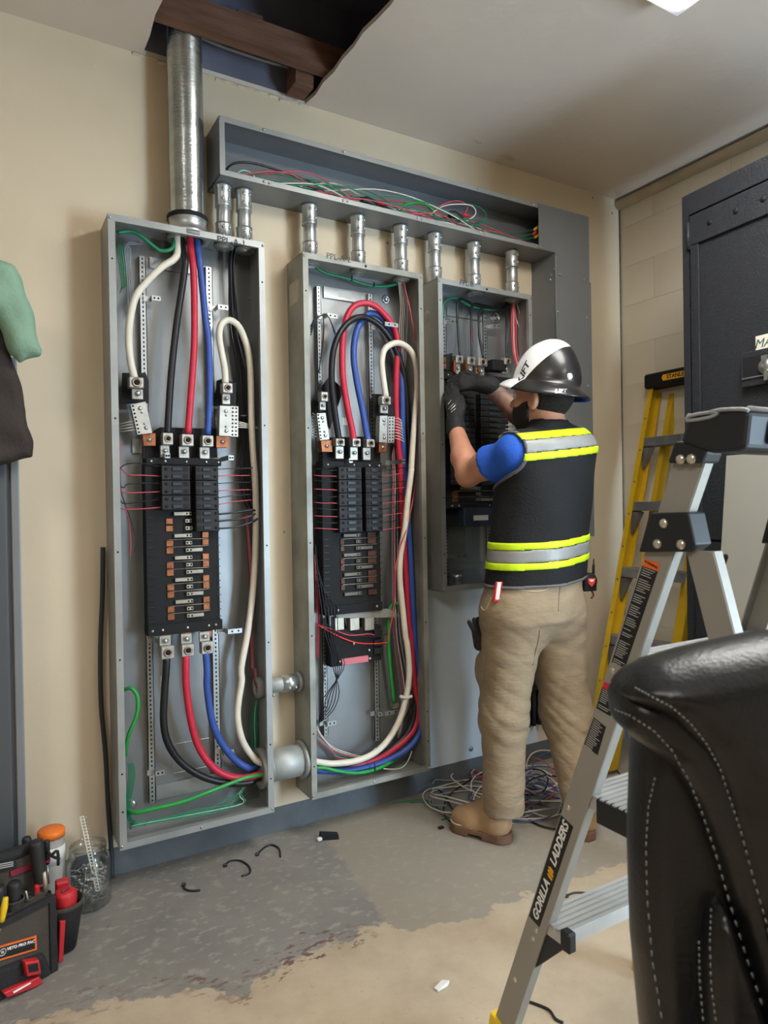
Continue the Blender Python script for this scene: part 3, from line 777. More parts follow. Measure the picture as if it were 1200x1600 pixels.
xslab(GX1-.005, GXE+.004, GZ0-.0, GZ1+.004, GD+.0012, GD+.0032).build('corner_cover', M_gut, gut)
xslab(GXV-.001, GXE+.012, GZV, GZ0-.10, GD+.0012, GD+.0042).build('front_cover', M_gut, gut)
xslab(GXV-.001, GXE+.004, GZ0-.10, GZ0, GD+.0012, GD+.0032).build('corner_cover', M_gut, gut)
xslab(GXV-.004, GXV+.004, GZV, GZ0-.015, GD+.0042, GD+.0052).build('cover_edge', M_galvb, gut)
g = MB()
for u, v in ((412, 201), (537, 235), (746, 291), (834, 313), (344, 186)): q = B(u, v, GD+.002); screw(g, q[0], GZ1-.009, GD+.002, .005)
for u in (413, 536, 652, 750, 838): q = B(u, 290, GD+.002); screw(g, q[0], GZ0+.009, GD+.002, .005); screw(g, q[0]+.018, GZ0+.008, GD+.002, .004)
for u, v in ((875, 429), (912, 437), (872, 487), (917, 496), (919, 603), (916, 793)): q = B(u, v, GD+.005); screw(g, q[0], q[2], GD+.0045, .005)
for u, v in ((862, 430), (860, 437), (866, 421)): q = X(u, v, GXV); g.ball((GXV-.001, q[1], q[2]), .005, 8)
g.build('screws', M_zinc, gut)
for u, v0, v1, lab in ((348, 302, 370, 'left of the two nipples'), ):
    pass
M_pipe = mat('conduit_steel', (192, 195, 194), .36, .85, .18, 9, .03, 20)
pp = ['first panel, nearest the wide pipe', 'first panel, right of its twin', 'middle panel, at its left end', 'middle panel, second from the left', 'middle panel, at its right end', 'right panel, at its left end', 'right panel, middle of three', 'right panel, beside the gutter downturn']
XC = []
for i, (u, v) in enumerate(((349, 336), (381.5, 343), (484, 362), (559.5, 376), (626.5, 391), (679.5, 403), (740.5, 414), (800, 427))):
    x = B(u, v, .075)[0]; XC.append(x); zb = P1['z1'] if i < 2 else P2['z1'] if i < 5 else P3['z1']
    t_ = empty('conduit_nipple', (x, D-.075, zb), 'short shiny conduit between gutter and top of the '+pp[i], 'conduit')
    r = .0235
    MB().cyl((x, D-.075, zb-.02), (x, D-.075, GZ0+.015), r, 20).build('pipe', M_pipe, t_)
    for zz, s in ((GZ0, -1), (zb, 1)):
        h = .075 if s < 0 else .065
        o = MB().lathe([(r, 0), (r+.007, .0), (r+.007, s*.010), (r+.004, s*.014), (r+.004, s*(h-.006)), (r+.0055, s*h), (r, s*h)], (x, D-.075, zz), 20).build('connector', M_pipe, t_)
        g = MB()
        for a in (-1.1, -1.9): 
            for zq in (.3, .72): g.ball((x+math.cos(a)*(r+.005), D-.075+math.sin(a)*(r+.005), zz+s*h*zq), .0052, 8)
        g.build('set_screw', M_zinc, o)
    MB().lathe([(r+.010, zb-.016), (r+.010, zb-.003), (r-.004, zb-.003), (r-.004, zb-.016), (r+.010, zb-.016)], (x, D-.075, 0), 20).build('locknut', M_galvd, t_)
# wide pipe from the first panel up through the ceiling hole
x = B(291, 230, .08)[0]; zb = P1['z1']
big = empty('wide_conduit', (x, D-.08, zb), 'wide galvanized steel pipe rising from left panel into ceiling hole', 'conduit')
Mbig = mat('big_pipe_steel', (176, 181, 180), .22, .92, .25, 5, .12, 40, stretch=(1, 1, 3))
MB().lathe([(.0575, zb+.02), (.0575, 2.80), (.0585, 2.801), (.0585, 2.806), (.053, 2.806), (.053, zb+.02)], (x, D-.08, 0), 36).build('pipe', Mbig, big)
MB().lathe([(.0575, zb), (.064, zb), (.064, zb+.008), (.060, zb+.012), (.060, zb+.042), (.063, zb+.044), (.0655, zb+.050), (.0655, zb+.060), (.0575, zb+.066)], (x, D-.08, 0), 36).build('coupling', M_pipe, big)
MB().lathe([(.066, zb+.046), (.0672, zb+.05), (.0672, zb+.058), (.066, zb+.062)], (x, D-.08, 0), 36).build('gasket', M_blk, big)
MB().lathe([(.070, zb-.016), (.070, zb-.003), (.050, zb-.003), (.050, zb-.016), (.070, zb-.016)], (x, D-.08, 0), 28).build('locknut', M_galvd, big)
# the two pipes between panel 1 and panel 2
RY = Matrix.Rotation(math.pi/2, 4, 'Y')
def cross(name, label, v1, r, dep, ringr, screws):
    xa, xb = P1['x1'], P2['x0']; z = B(*v1, dep)[2]; c = (0, D-dep, z)
    t_ = empty(name, (xa, D-dep, z), label, 'conduit')
    MB().cyl((xa-.022, D-dep, z), (xb+.022, D-dep, z), r, 28).build('pipe', mat('stub_galvanized', (176, 178, 174), .5, .4, .2, 12, .1, 40), t_)
    MB().lathe([(r, xa-.03), (ringr, xa-.03), (ringr, xa-.012), (ringr*.97, xa-.003), (r, xa-.003), (r*.82, xa-.02), (r*.82, xa-.03), (r, xa-.03)], c, 28, RY).build('bushing', M_galvd, t_)
    MB().lathe([(r, xb-.016), (ringr*.94, xb-.016), (ringr*.98, xb-.010), (ringr*.98, xb-.001), (r, xb-.001)], c, 28, RY).build('locknut', M_galv, t_)
    MB().lathe([(r, xa+.001), (ringr*.94, xa+.001), (ringr*.94, xa+.010), (r, xa+.012)], c, 28, RY).build('locknut', M_galv, t_)
    if screws:
        o = MB().lathe([(r, xb-.075), (r+.004, xb-.075), (r+.004, xb-.016), (r, xb-.016)], c, 24, RY).build('connector', M_pipe, t_)
        g = MB()
        for xx in (xb-.055, xb-.03): g.ball((xx, D-dep-(r+.005)*math.cos(.4), z-(r+.005)*math.sin(.4)), .006, 8)
        g.ball((xa+.03, D-dep-.02, z-r-.004), .006, 8); g.build('set_screw', M_zinc, o)
    return z
ZS = cross('small_cross_conduit', 'thin pipe joining left and middle panels, above the wide one', (445, 1068), .0265, .06, .037, True)
ZW = cross('wide_cross_conduit', 'wide pipe stub joining left and middle panels near their bottom', (449, 1191), .056, .075, .070, False)
# ------------------------------------------------------------------ cables and wires
ORD = ('topmost', 'second', 'third', 'fourth', 'fifth')
K = dict(
    white=mat('cable_ivory', (222, 214, 196), .45, 0, .06, 30), black=mat('cable_black', (30, 30, 33), .38, 0, .15, 30),
    red=mat('cable_red', (196, 44, 66), .42, 0, .08, 30), blue=mat('cable_blue', (54, 84, 158), .42, 0, .1, 30),
    green=mat('cable_green', (40, 150, 66), .4, 0, .1, 30), dgreen=mat('wire_green', (32, 120, 84), .4), pink=mat('wire_red', (200, 78, 90), .5),
    wwhite=mat('wire_white', (214, 208, 196), .45), wblack=mat('wire_black', (34, 34, 38), .4), grey=mat('wire_grey', (150, 152, 158), .45), wblue=mat('wire_blue', (70, 86, 130), .45),
    wred=mat('wire_bright_red', (222, 60, 48), .45), brown=mat('wire_brown', (98, 52, 46), .5), ltgreen=mat('wire_pale_green', (150, 200, 176), .45))
def dl(p, dep):
    n = len(p)
    if not hasattr(dep, '__len__'): return [dep]*n
    return list(np.interp(np.linspace(0, 1, n), np.linspace(0, 1, len(dep)), dep))
def path(p, dep, fix0=None, fix1=None):
    P = [tuple(B(u, v, d)) for (u, v), d in zip(p, dl(p, dep))]
    if fix0 is not None: P = list(fix0)+P
    if fix1 is not None: P += list(fix1)
    return P
def cable(p, dep, r, c, label, cat='cable', group=None, name='power_cable', n=12, res=5, fix0=None, fix1=None):
    return thing(MB().tube(path(p, dep, fix0, fix1), r, n, res), name, K[c], label, cat, group)
R1 = .0115
bx = B(291, 350, .08)[0]
def topin(dx, dy=0): return [(bx+dx, D-.08+dy, P1['z1']+.10), (bx+dx, D-.08+dy, P1['z1']-.02)]
def sidein(z, dy, x0=P1['x1']): return [(x0-.02, D-.075+dy, z), (x0+.05, D-.075+dy, z)]
# panel 1
cable(c3((540, 285), (450, 350), (350, 450), (285, 540), (252, 680), (245, 820), (258, 950), (282, 1045)), [.10, .10, .11, .11, .095], R1, 'white', 'thick ivory cable curving from the wide pipe to left neutral lug', fix0=topin(-.032))
cable(c3((597, 300), (590, 400), (545, 700), (512, 1000), (495, 1250), (488, 1390)), .095, R1, 'black', 'thick black cable dropping straight from the wide pipe into left panel', fix0=topin(-.012, .02))
cable(c3((644, 320), (650, 400), (655, 600), (653, 850), (633, 1150), (615, 1390)), .095, R1, 'red', 'thick red cable dropping from the wide pipe into left panel', fix0=topin(.012))
cable(c3((685, 300), (697, 400), (722, 650), (745, 850), (750, 1150), (738, 1395)), .095, R1, 'blue', 'thick blue cable dropping from the wide pipe into left panel', fix0=topin(.035, -.005))
pw = c3((850, 1078), (843, 980), (822, 870), (810, 780), (825, 705), (875, 680), (935, 725), (985, 850), (1005, 1000), (1012, 1300), (1020, 1480))+c4((1033, 250), (1040, 450), (1038, 650), (1030, 850), (1012, 1050), (985, 1250), (948, 1450))+c5((792, 215), (774, 330), (772, 420), (795, 520), (840, 595))
o = cable(pw, [.085, .09, .085, .09, .085, .08, .08, .075], R1, 'white', 'thick ivory cable hooked over at the top and running down the right of left panel', res=4, fix1=sidein(ZW+.02, -.01))
cable(c4((482, 1395), (478, 1480))+c5((392, 250), (385, 420), (410, 540), (480, 640), (590, 712), (720, 745), (830, 742)), [.10, .10, .09, .08, .08, .08], R1*1.05, 'black', 'thick black cable sweeping from lower lugs of left panel into wide stub', fix1=sidein(ZW-.028, 0))
cable(c4((602, 1380), (602, 1480))+c5((504, 250), (530, 430), (570, 560), (640, 660), (720, 708), (810, 718)), [.10, .10, .09, .08, .085, .085], R1*1.05, 'red', 'thick red cable sweeping from lower lugs of left panel into wide stub', fix1=sidein(ZW-.012, -.024))
cable(c4((727, 1360), (735, 1480))+c5((612, 250), (640, 430), (690, 540), (760, 625), (830, 668)), [.10, .10, .085, .075, .07], R1*1.05, 'blue', 'thick blue cable sweeping from lower lugs of left panel into wide stub', fix1=sidein(ZW+.002, .022))
cable([(192, 1080)]+c5((195, 253), (222, 255), (250, 300), (246, 390), (205, 490), (190, 560), (188, 600)), [.05, .07, .08, .08, .07, .05], .0062, 'green', 'short bright green cable looped at the left edge of left panel')
cable(c5((192, 870), (230, 900), (330, 880), (480, 845), (600, 800), (700, 760), (800, 722), (850, 710)), [.05, .10, .115, .115, .1, .1], .0066, 'green', 'bright green cable crossing low in left panel into the wide stub', fix0=[tuple(B(193, 1235, .05))], fix1=sidein(ZW-.01, -.04))
W1, W2 = .0017, .0030
# black bundle at the right of panel 1
bu = c3((895, 250), (888, 450), (905, 700), (935, 900), (955, 1100), (965, 1300), (972, 1500))+c4((965, 250), (985, 380), (1015, 450))
for i in range(6):
    off = (i-2.5)*2.8
    pp = [(u+off*(1 if j > 1 else .55), v+3*math.sin(i*2+j)) for j, (u, v) in enumerate(bu)]
    cable(pp, [.05+.006*(i % 3), .03+.006*(i % 3), .035+.006*(i % 2)], .0030, 'wblack', 'black wires in the bundle down the right of the left panel', 'wire', 'black bundle in the left panel', 'wire', 7, 3, fix0=[(XC[1]-.01+.003*i, D-.075+.004*(i % 3), P1['z1']+.04)])
cable(c3((905, 720), (980, 1000), (1013, 1130), (1012, 1240), (985, 1275), (940, 1278)), .075, .0042, 'black', 'black wire looping out of the bundle near the right neutral bar', 'wire', None, 'wire', 8, 4)
for i in range(4):
    pp = [(u+i*1.6, v) for u, v in c4((968, 500), (985, 700), (1000, 950), (1000, 1200), (1005, 1450))+c5((850, 150), (862, 230), (885, 255))]
    cable(pp, [.04, .04, .05, .06], W1, ('brown', 'pink', 'grey', 'pink')[i], 'thin wires running down beside the ivory cable into the thin pipe', 'wire', 'thin wires down the right of the left panel', 'wire', 6, 3, fix1=[(P1['x1']+.03, D-.06+.006*i, ZS-.01)])
for i in range(6):
    pp = c5((880, 285-4*i), (850+4*i, 360), (838+7*i, 450), (850+4*i, 540), (845+3*i, 640), (840, 720), (790-4*i, 800), (800-60*(i % 3), 850), (560+30*i, 880+2*i), (380-20*i, 930+6*i), (210, 955+6*i))
    cable(pp, [.06, .03, .03, .03, .06, .09, .10, .09], W1, 'ltgreen' if i == 3 else 'dgreen', 'thin green ground wires trailing along the bottom of the left panel', 'wire', 'green ground wires low in the left panel', 'wire', 6, 3)
for i in range(5):
    pp = c5((197+7*i, 640), (204+8*i, 700), (196+7*i, 780), (188+6*i, 850), (193+6*i, 930), (236+14*i, 950+4*i))
    cable(pp, .06, W1, 'dgreen', 'thin green wires dropping from the lower left ground bar', 'wire', 'green wires at the lower left ground bar', 'wire', 6, 3)
for i in range(4):
    pp = c3((178+10*i, 200), (182+13*i, 300), (196+11*i, 400), (200+9*i, 470), (190+2*i, 512-14*i))
    cable(pp, .05, W1, 'dgreen', 'thin green wires looping to the upper left ground bar', 'wire', 'green wires at the upper left ground bar', 'wire', 6, 3)
for i in range(4):
    pp = c3((330, 185+7*i), (250-9*i, 186+8*i), (222+11*i, 230), (228+8*i, 330), (236+11*i, 440), (240+13*i, 560), (240+8*i, 650))
    cable(pp, [.06, .03, .02], W1, 'grey', 'pale wires tied along the upper left of the left panel', 'wire', 'pale wires in the upper left corner', 'wire', 6, 3)
cable(c3((175, 135), (280, 130), (400, 220), (450, 248), (520, 225)), .10, .0062, 'dgreen', 'dark green cable lying under the top of left panel', fix1=[(bx-.035, D-.05, P1['z1']+.03)])
def branch(sel, pts_, dep, c, label, group):
    return cable(pts_, dep, W2 if c in ('black',) else W1, c, label, 'wire', group, 'wire', 6, 3)
for i, (c, p) in enumerate((('wblack', ((190, 205), (240, 178), (345, 178), (450, 200))), ('pink', ((190, 200), (240, 245), (330, 250), (450, 256))), ('wblack', ((195, 320), (215, 328), (240, 305), (345, 300), (445, 300))), ('pink', ((190, 320), (205, 356), (330, 358), (450, 352))), ('wblack', ((195, 410), (220, 428), (345, 412), (445, 402))), ('pink', ((192, 440), (205, 462), (330, 460), (455, 450))))):
    branch(0, c4(*p), [.07, .09, .095, .10], c, ORD[i//2]+' of the '+('red' if c == 'pink' else 'black')+' branch wires leaving the left side breakers of left panel', ('red' if c == 'pink' else 'black')+' branch wires at left of left panel')
cable(c4((188, 40), (188, 200), (195, 330), (215, 420), (235, 500), (255, 620), (258, 700), (250, 762)), .06, W1, 'pink', 'thin red wire hanging loose at the left of left panel', 'wire', None, 'wire', 6, 3)
cable(c4((190, 200), (195, 340), (225, 440), (260, 540), (288, 650), (280, 735)), .07, W1, 'wblack', 'thin black wire hanging loose at the left of left panel', 'wire', None, 'wire', 6, 3)
for i, (c, p) in enumerate((('wblack', ((800, 212), (900, 208), (1005, 206), (1022, 200), (1010, 196))), ('pink', ((795, 255), (900, 252), (1020, 252))), ('wblack', ((800, 302), (900, 296), (1020, 294))), ('pink', ((795, 348), (900, 343), (1025, 340))), ('wblack', ((800, 392), (900, 378), (1030, 368))), ('pink', ((800, 434), (900, 416), (1030, 403))))):
    branch(0, c4(*p), [.10, .10, .085], c, ORD[i//2]+' of the '+('red' if c == 'pink' else 'black')+' branch wires leaving the right side breakers of left panel', ('red' if c == 'pink' else 'black')+' branch wires at right of left panel')
for p, tape in ((((800, 495), (900, 484), (1000, 468), (1035, 470)), None), (((800, 538), (880, 530), (950, 522), (1010, 505), (1035, 490)), 'wred'), (((800, 584), (880, 578), (950, 565), (1020, 540), (1052, 520)), 'blue')):
    lab = {None: 'plain black three-pole breaker wire at right of left panel', 'wred': 'black three-pole breaker wire banded with red tape', 'blue': 'black three-pole breaker wire banded with blue tape'}[tape]
    o = cable(c4(*p), [.10, .10, .095], .0033, 'wblack', lab, 'wire', None, 'wire', 8, 4)
    if tape:
        q = c4(*(p[2:])) if tape == 'blue' else c4((940, 523), (1012, 505))
        MB().tube(path(q, [.0975, .0955]), .0038, 8, 3).build('colour_tape', K[tape], o)
for i in range(4):
    cable(c3((925, 1315+12*i), (990, 1330+8*i), (1060, 1352+3*i)), [.085, .08, .06], W1, 'wwhite', 'white wires leaving right neutral bar of left panel', 'wire', 'white wires at right neutral bar, left panel', 'wire', 6, 3)
for i in range(4):
    cable(c3((290, 1310+18*i), (240, 1318+18*i), (188, 1330+16*i)), [.085, .08, .05], W1, 'wwhite', 'white wires leaving left neutral bar of left panel', 'wire', 'white wires at left neutral bar, left panel', 'wire', 6, 3)
# label flag on the black lower cable
tg = quadslab(c5((368, 190), (384, 186), (386, 238), (370, 244)), .085, .086, 'cable_flag', M_paper, None); tag(tg, 'small printed white flag on the lower black cable of left panel', 'tag')

# panel 2
x2 = P2['x1']
cable(c6((447, 1395), (425, 1250), (405, 1100), (392, 950), (400, 770), (440, 640), (510, 550), (600, 512), (690, 545), (770, 620), (835, 740), (885, 880), (915, 1100), (925, 1300), (935, 1500))+c7((915, 300), (930, 800), (945, 1200))+c8((955, 300), (975, 500), (955, 740), (870, 880), (720, 985), (560, 1035), (400, 1055)), [.10, .10, .10, .09, .07, .05, .045, .045, .05, .06, .07], R1*1.05, 'black', 'thick black cable looping over the top lugs of middle panel', res=4, fix1=[(P2['x0']-.03, D-.08, ZW-.018)])
cable(c6((545, 1385), (535, 1300), (500, 1130), (468, 900), (470, 660), (495, 520), (545, 440), (620, 415), (700, 440), (780, 520), (830, 600), (850, 720), (842, 900), (840, 1150), (855, 1400))+c7((868, 200), (885, 600), (905, 950), (925, 1300))+c8((940, 150), (965, 450), (988, 640), (970, 780), (880, 890), (740, 985), (560, 1050), (420, 1075)), [.10, .09, .08, .09, .07, .05, .05, .05, .055, .065, .07], R1*1.05, 'red', 'thick red cable making the highest loop in middle panel', res=4, fix1=[(P2['x0']-.03, D-.075, ZW-.025)])
cable(c6((650, 1385), (635, 1320), (605, 1150), (570, 980), (545, 800), (555, 650), (595, 545), (660, 488), (740, 520), (810, 620), (860, 780), (880, 1000), (885, 1300))+c7((892, 100), (915, 500), (935, 800), (955, 1150), (975, 1450))+c8((985, 250), (1012, 500), (1020, 700), (1000, 830), (920, 930), (800, 1005), (640, 1060), (420, 1090)), [.10, .085, .07, .06, .05, .05, .055, .06, .07, .075, .08], R1*1.08, 'blue', 'thick blue cable looping behind the black one in middle panel', res=4, fix1=[(P2['x0']-.03, D-.065, ZW-.03)])
cable(c6((770, 1075), (745, 900), (742, 800), (770, 725), (850, 692), (930, 735), (975, 830), (985, 1000), (970, 1200), (955, 1400), (945, 1560))+c7((945, 250), (920, 450), (900, 650), (870, 830), (866, 1000), (885, 1200), (905, 1400))+c8((915, 200), (930, 350), (926, 480), (905, 590), (868, 720), (800, 850), (700, 955), (570, 1015), (430, 1035), (330, 1030)), [.095, .11, .10, .10, .105, .11, .11, .11, .11, .105, .10, .09], R1*1.02, 'white', 'thick ivory cable hooking over and sweeping down the right of middle panel', res=4, fix1=[(P2['x0']-.03, D-.085, ZW+.012)])
cable(c8((330, 1066), (420, 1085), (560, 1102), (680, 1082), (780, 1040), (850, 1000)), [.10, .115, .115, .1, .06], .0064, 'green', 'bright green cable lying along the bottom of middle panel', fix0=[(P2['x0']-.03, D-.10, ZW-.02)])
cable(c7((850, 1170), (808, 1185), (788, 1280))+c8((786, 200), (800, 400), (825, 615)), [.04, .05, .05, .035], .0072, 'green', 'bright green cable dropping to the ground lug of middle panel')
cable(c6((250, 130), (330, 200), (480, 240), (640, 290), (760, 300), (880, 265)), [.06, .05, .05], .0062, 'dgreen', 'dark green cable strung under the top of middle panel', fix1=[(XC[4], D-.06, P2['z1']+.03)])
o = thing(MB().tube(path(c8((868, 570), (905, 578), (948, 568)), .115), .007, 8, 4), 'tape_wrap', M_paper, 'white tape wrapped around the ivory cable low in middle panel', 'tape')
for (rows, side) in (((240, 285, 320, 380, 425, 472, 515, 565, 607, 652), 'l'), ((240, 278, 330, 375, 420, 468, 505, 553, 600, 650), 'r')):
    for i, y in enumerate(rows):
        c = 'wblack' if i % 2 == 0 else 'pink'
        if side == 'l': p = c7((268, y-6), (330, y-4+2*(i % 3)), (390, y+3-4*(i % 2)), (440, y+2))
        else: p = c7((742, y+8), (800, y), (850, y-8), ((920, 885, 905, 915, 890)[i % 5], y-14))
        cable(p, [.07, .09, .10, .105] if side == 'l' else [.105, .10, .10, .08], W1, c, ORD[i//2]+' of the '+('red' if c == 'pink' else 'black')+(' branch wires leaving the left side breakers of middle panel' if side == 'l' else ' branch wires leaving the right side breakers of middle panel'), 'wire', ('red' if c == 'pink' else 'black')+' branch wires at '+('left' if side == 'l' else 'right')+' of middle panel', 'wire', 6, 3)
for i in range(9):
    cable(c6((292, 1190+19*i), (275, 1190+19*i), (258, 1180+20*i)), [.085, .08, .06], W1, 'wwhite', 'white wires leaving left neutral bar of middle panel', 'wire', 'white wires at left neutral bar, middle panel', 'wire', 6, 2)
for i in range(8):
    cable(c6((828, 1215+20*i), (865, 1222+20*i), (880+2*i, 1252+18*i)), [.085, .10, .10], W1, 'wwhite', 'white wires leaving right neutral bar of middle panel', 'wire', 'white wires at right neutral bar, middle panel', 'wire', 6, 3)
for i in range(5):
    cable(c6((858+10*i, 270), (872+12*i, 450), (862+13*i, 620), (872+9*i, 780), (880+5*i, 880)), [.07, .035, .03], W1, 'wwhite' if i != 3 else 'grey', 'pale wires hanging from the right conduit of middle panel', 'wire', 'pale wires in the upper right of middle panel', 'wire', 6, 3, fix0=[(XC[4]-.008+.004*i, D-.075, P2['z1']+.04)])
cable(c6((895, 290), (930, 430), (965, 620), (995, 740)), [.08, .10, .10, .08], .0026, 'pink', 'red wire slanting down the upper right of middle panel', 'wire', None, 'wire', 6, 3, fix0=[(XC[4], D-.08, P2['z1']+.04)])
cable(c7((1005, 80), (990, 250), (955, 450), (915, 640), (860, 800), (835, 950), (830, 1150), (800, 1330), (775, 1430)), [.06, .07, .125, .125, .10, .08], .0028, 'pink', 'long red wire crossing in front of the ivory cable in middle panel', 'wire', None, 'wire', 6, 3)
cable(c7((285, 1310), (360, 1355), (470, 1410), (570, 1442), (690, 1448), (780, 1440)), [.06, .09, .09, .08], .0026, 'wred', 'red wire drooping across the black block of middle panel', 'wire', None, 'wire', 6, 3)
cable(c7((300, 1320), (400, 1350), (520, 1390), (640, 1380), (690, 1388)), [.06, .09, .085], .0022, 'pink', 'upper thin red wire over the black block of middle panel', 'wire', None, 'wire', 6, 3)
cable(c7((330, 1300), (450, 1360), (600, 1392), (700, 1400), (790, 1375)), [.06, .09, .085], .0024, 'wblack', 'black wire over the black block of middle panel', 'wire', None, 'wire', 6, 3)
for i in range(6):
    p = c7((280, 760+50*i), (292+16*i, 960+34*i), (318+22*i, 1180))+c8((345+18*i, 120), (385+15*i, 260), (405+14*i, 380), (445-22*i, 540+8*i), (400-14*i, 670-8*i), (305, 755-8*i))
    cable(p, [.06, .08, .10, .10, .09, .06, .04], W1, 'wblack', 'thin black wires hanging at the lower left of middle panel', 'wire', 'black wires at lower left of middle panel', 'wire', 6, 3)
for i in range(3):
    p = c7((275, 830+40*i), (280+7*i, 1000), (284+11*i, 1180), (286+9*i, 1400-30*i), (288+6*i, 1540))
    cable(p, .04, W1, 'pink', 'thin red wires hanging down left edge of middle panel', 'wire', 'red wires down left edge of middle panel', 'wire', 6, 3)
for i, c in enumerate(('wwhite', 'wwhite', 'pink', 'dgreen', 'grey', 'pink')):
    p = c8((290, 780+18*i), (336+10*i, 862+16*i), (406+4*i, 925+14*i), (500, 960+11*i), (620-14*i, 985+7*i), (700-8*i, 925+14*i))
    cable(p, [.05, .04, .04, .03], W1, c, 'thin mixed wires curving along the lower left of middle panel', 'wire', 'mixed wires low in middle panel', 'wire', 6, 3)
for i in range(7):
    p = c6((835-4*i, 1390), (812+8*i, 1480))+c7((818+8*i, 300), (812+9*i, 700), (816+9*i, 1100))+c8((822+11*i, 150), (858+14*i, 420), (880+12*i, 620), (880-5*i, 790), (850, 850+10*i))
    cable(p, .03, W1, ('grey', 'pink', 'wwhite', 'wblack', 'grey', 'brown', 'wblack')[i], 'thin mixed wires running behind the ivory cable of middle panel', 'wire', 'mixed wires at right of middle panel', 'wire', 6, 3)
for i in range(4):
    cable(c6((246, 640-20*i), (280, 540-8*i), (340, 490+4*i), (375, 520), (415, 620+5*i)), [.05, .06, .07, .06], W1*1.2, 'wblack', 'black wires arching over the left rail at upper left of middle panel', 'wire', 'black wires arched at upper left of middle panel', 'wire', 6, 3)
for i in range(2):
    cable(c6((335, 500), (338-6*i, 620), (325-5*i, 760), (300+4*i, 900)), .06, W1*1.1, 'wblack', 'black wires dangling along the left rail of middle panel', 'wire', 'black wires dangling in middle panel', 'wire', 6, 3)
cable(c8((750, 1072), (860, 1072), (915, 1030), (948, 950)), [.10, .10, .09, .07], .002, 'wwhite', 'single white wire end curling at the bottom right of middle panel', 'wire', None, 'wire', 6, 4)
for q, u0, u1, v, dp in (('upper', 530, 543, 456-24, .075), ): pass
# cable ties
def tie(p, dep, r, label):
    a, b_ = [np.array(B(u, v, dep)) for u, v in p]
    g = MB(); g.tube([a, b_], r, 8, 1); thing(g, 'cable_tie', K['wblack'], label, 'cable tie')
tie(c6((736, 488), (748, 466)), .066, .0035, 'black tie on the red loop of middle panel'); tie(c8((690, 1030), (694, 1088)), .115, .003, 'black tie over the green and blue cables in middle panel')
tie(c6((533, 228), (533, 262)), .058, .003, 'left black tie on the high green cable of middle panel'); tie(c6((688, 270), (686, 302)), .058, .003, 'right black tie on the high green cable of middle panel')

# panel 3
cable(k9((285, 870), (270, 600), (258, 400), (262, 260), (310, 205), (390, 235), (460, 275), (640, 300), (800, 300)), [.10, .08, .07, .06, .06], .0052, 'black', 'leftmost black feeder wire arching in right panel', fix1=[(XC[7]-.012, D-.06, P3['z1']+.02)])
o = cable(k9((430, 885), (425, 700), (420, 450), (425, 310), (465, 262), (560, 280), (700, 305), (810, 300)), [.10, .08, .06, .055, .06], .0052, 'black', 'black feeder wire with red tape in right panel', fix1=[(XC[7]-.004, D-.055, P3['z1']+.02)])
MB().tube(path(k9((429, 705), (424, 620), (423, 540)), [.085, .080, .074]), .0062, 8, 3).build('red_tape', K['red'], o)
o = cable(k9((562, 890), (535, 740), (515, 600), (510, 470), (520, 360), (570, 300), (680, 310), (815, 305)), [.10, .09, .08, .07, .06, .06], .0052, 'black', 'black feeder wire with blue tape in right panel', fix1=[(XC[7], D-.06, P3['z1']+.02)])
MB().tube(path(k9((538, 752), (522, 680), (512, 600)), [.092, .0865, .081]), .0062, 8, 3).build('blue_tape', K['blue'], o)
o = cable(k9((835, 905), (832, 700), (838, 500), (842, 330)), [.10, .08, .06], .0052, 'black', 'black feeder wire with white tape in right panel', fix1=[(XC[7]+.006, D-.06, P3['z1']+.02)])
MB().tube(path(k9((833, 715), (834, 620), (837, 540)), [.083, .075, .067]), .0062, 8, 3).build('white_tape', M_paper, o)
for i in range(9):
    c = ('pink', 'pink', 'wwhite', 'red', 'pink', 'wwhite', 'brown', 'wwhite', 'wwhite')[i]
    p = k9((905+6*i, 240), (893+13*i, 420), (896+12*i, 600), (905+11*i, 760), (925+11*i, 900), (1000+8*i, 1150), (1080, 1400))
    if i in (5, 7): p = k9((860+10*i, 240), (900+4*i, 380), (960+6*i, 560), (1010+5*i, 720), (1060, 900), (1090, 1200))
    cable(p, [.07, .06, .06, .06], .0026, c, 'red and white wires bunched at the right of the right panel', 'wire', 'red and white wires in right panel', 'wire', 6, 3, fix0=[(XC[7]+.004*(i-4)*.8, D-.08, P3['z1']+.04)])
cable(k9((90, 430), (95, 270), (150, 205), (260, 200), (420, 290), (640, 330), (800, 320)), [.05, .06, .05], .0045, 'dgreen', 'dark green wire looping at the upper left of right panel', 'wire', None, 'wire')
random.seed(11)
for i in range(16):      # white neutrals right of the right breakers
    v = 655+i*7.5
    cable([(776, v), (788, v+random.uniform(-3, 3)), (803, v+random.uniform(-5, 5)), (818, v+6)], [.08, .09, .09, .05], W1, 'wwhite' if i % 5 else 'pink', 'thin wires fanning from the right breakers of right panel', 'wire', 'branch wires in right panel', 'wire', 6, 3)

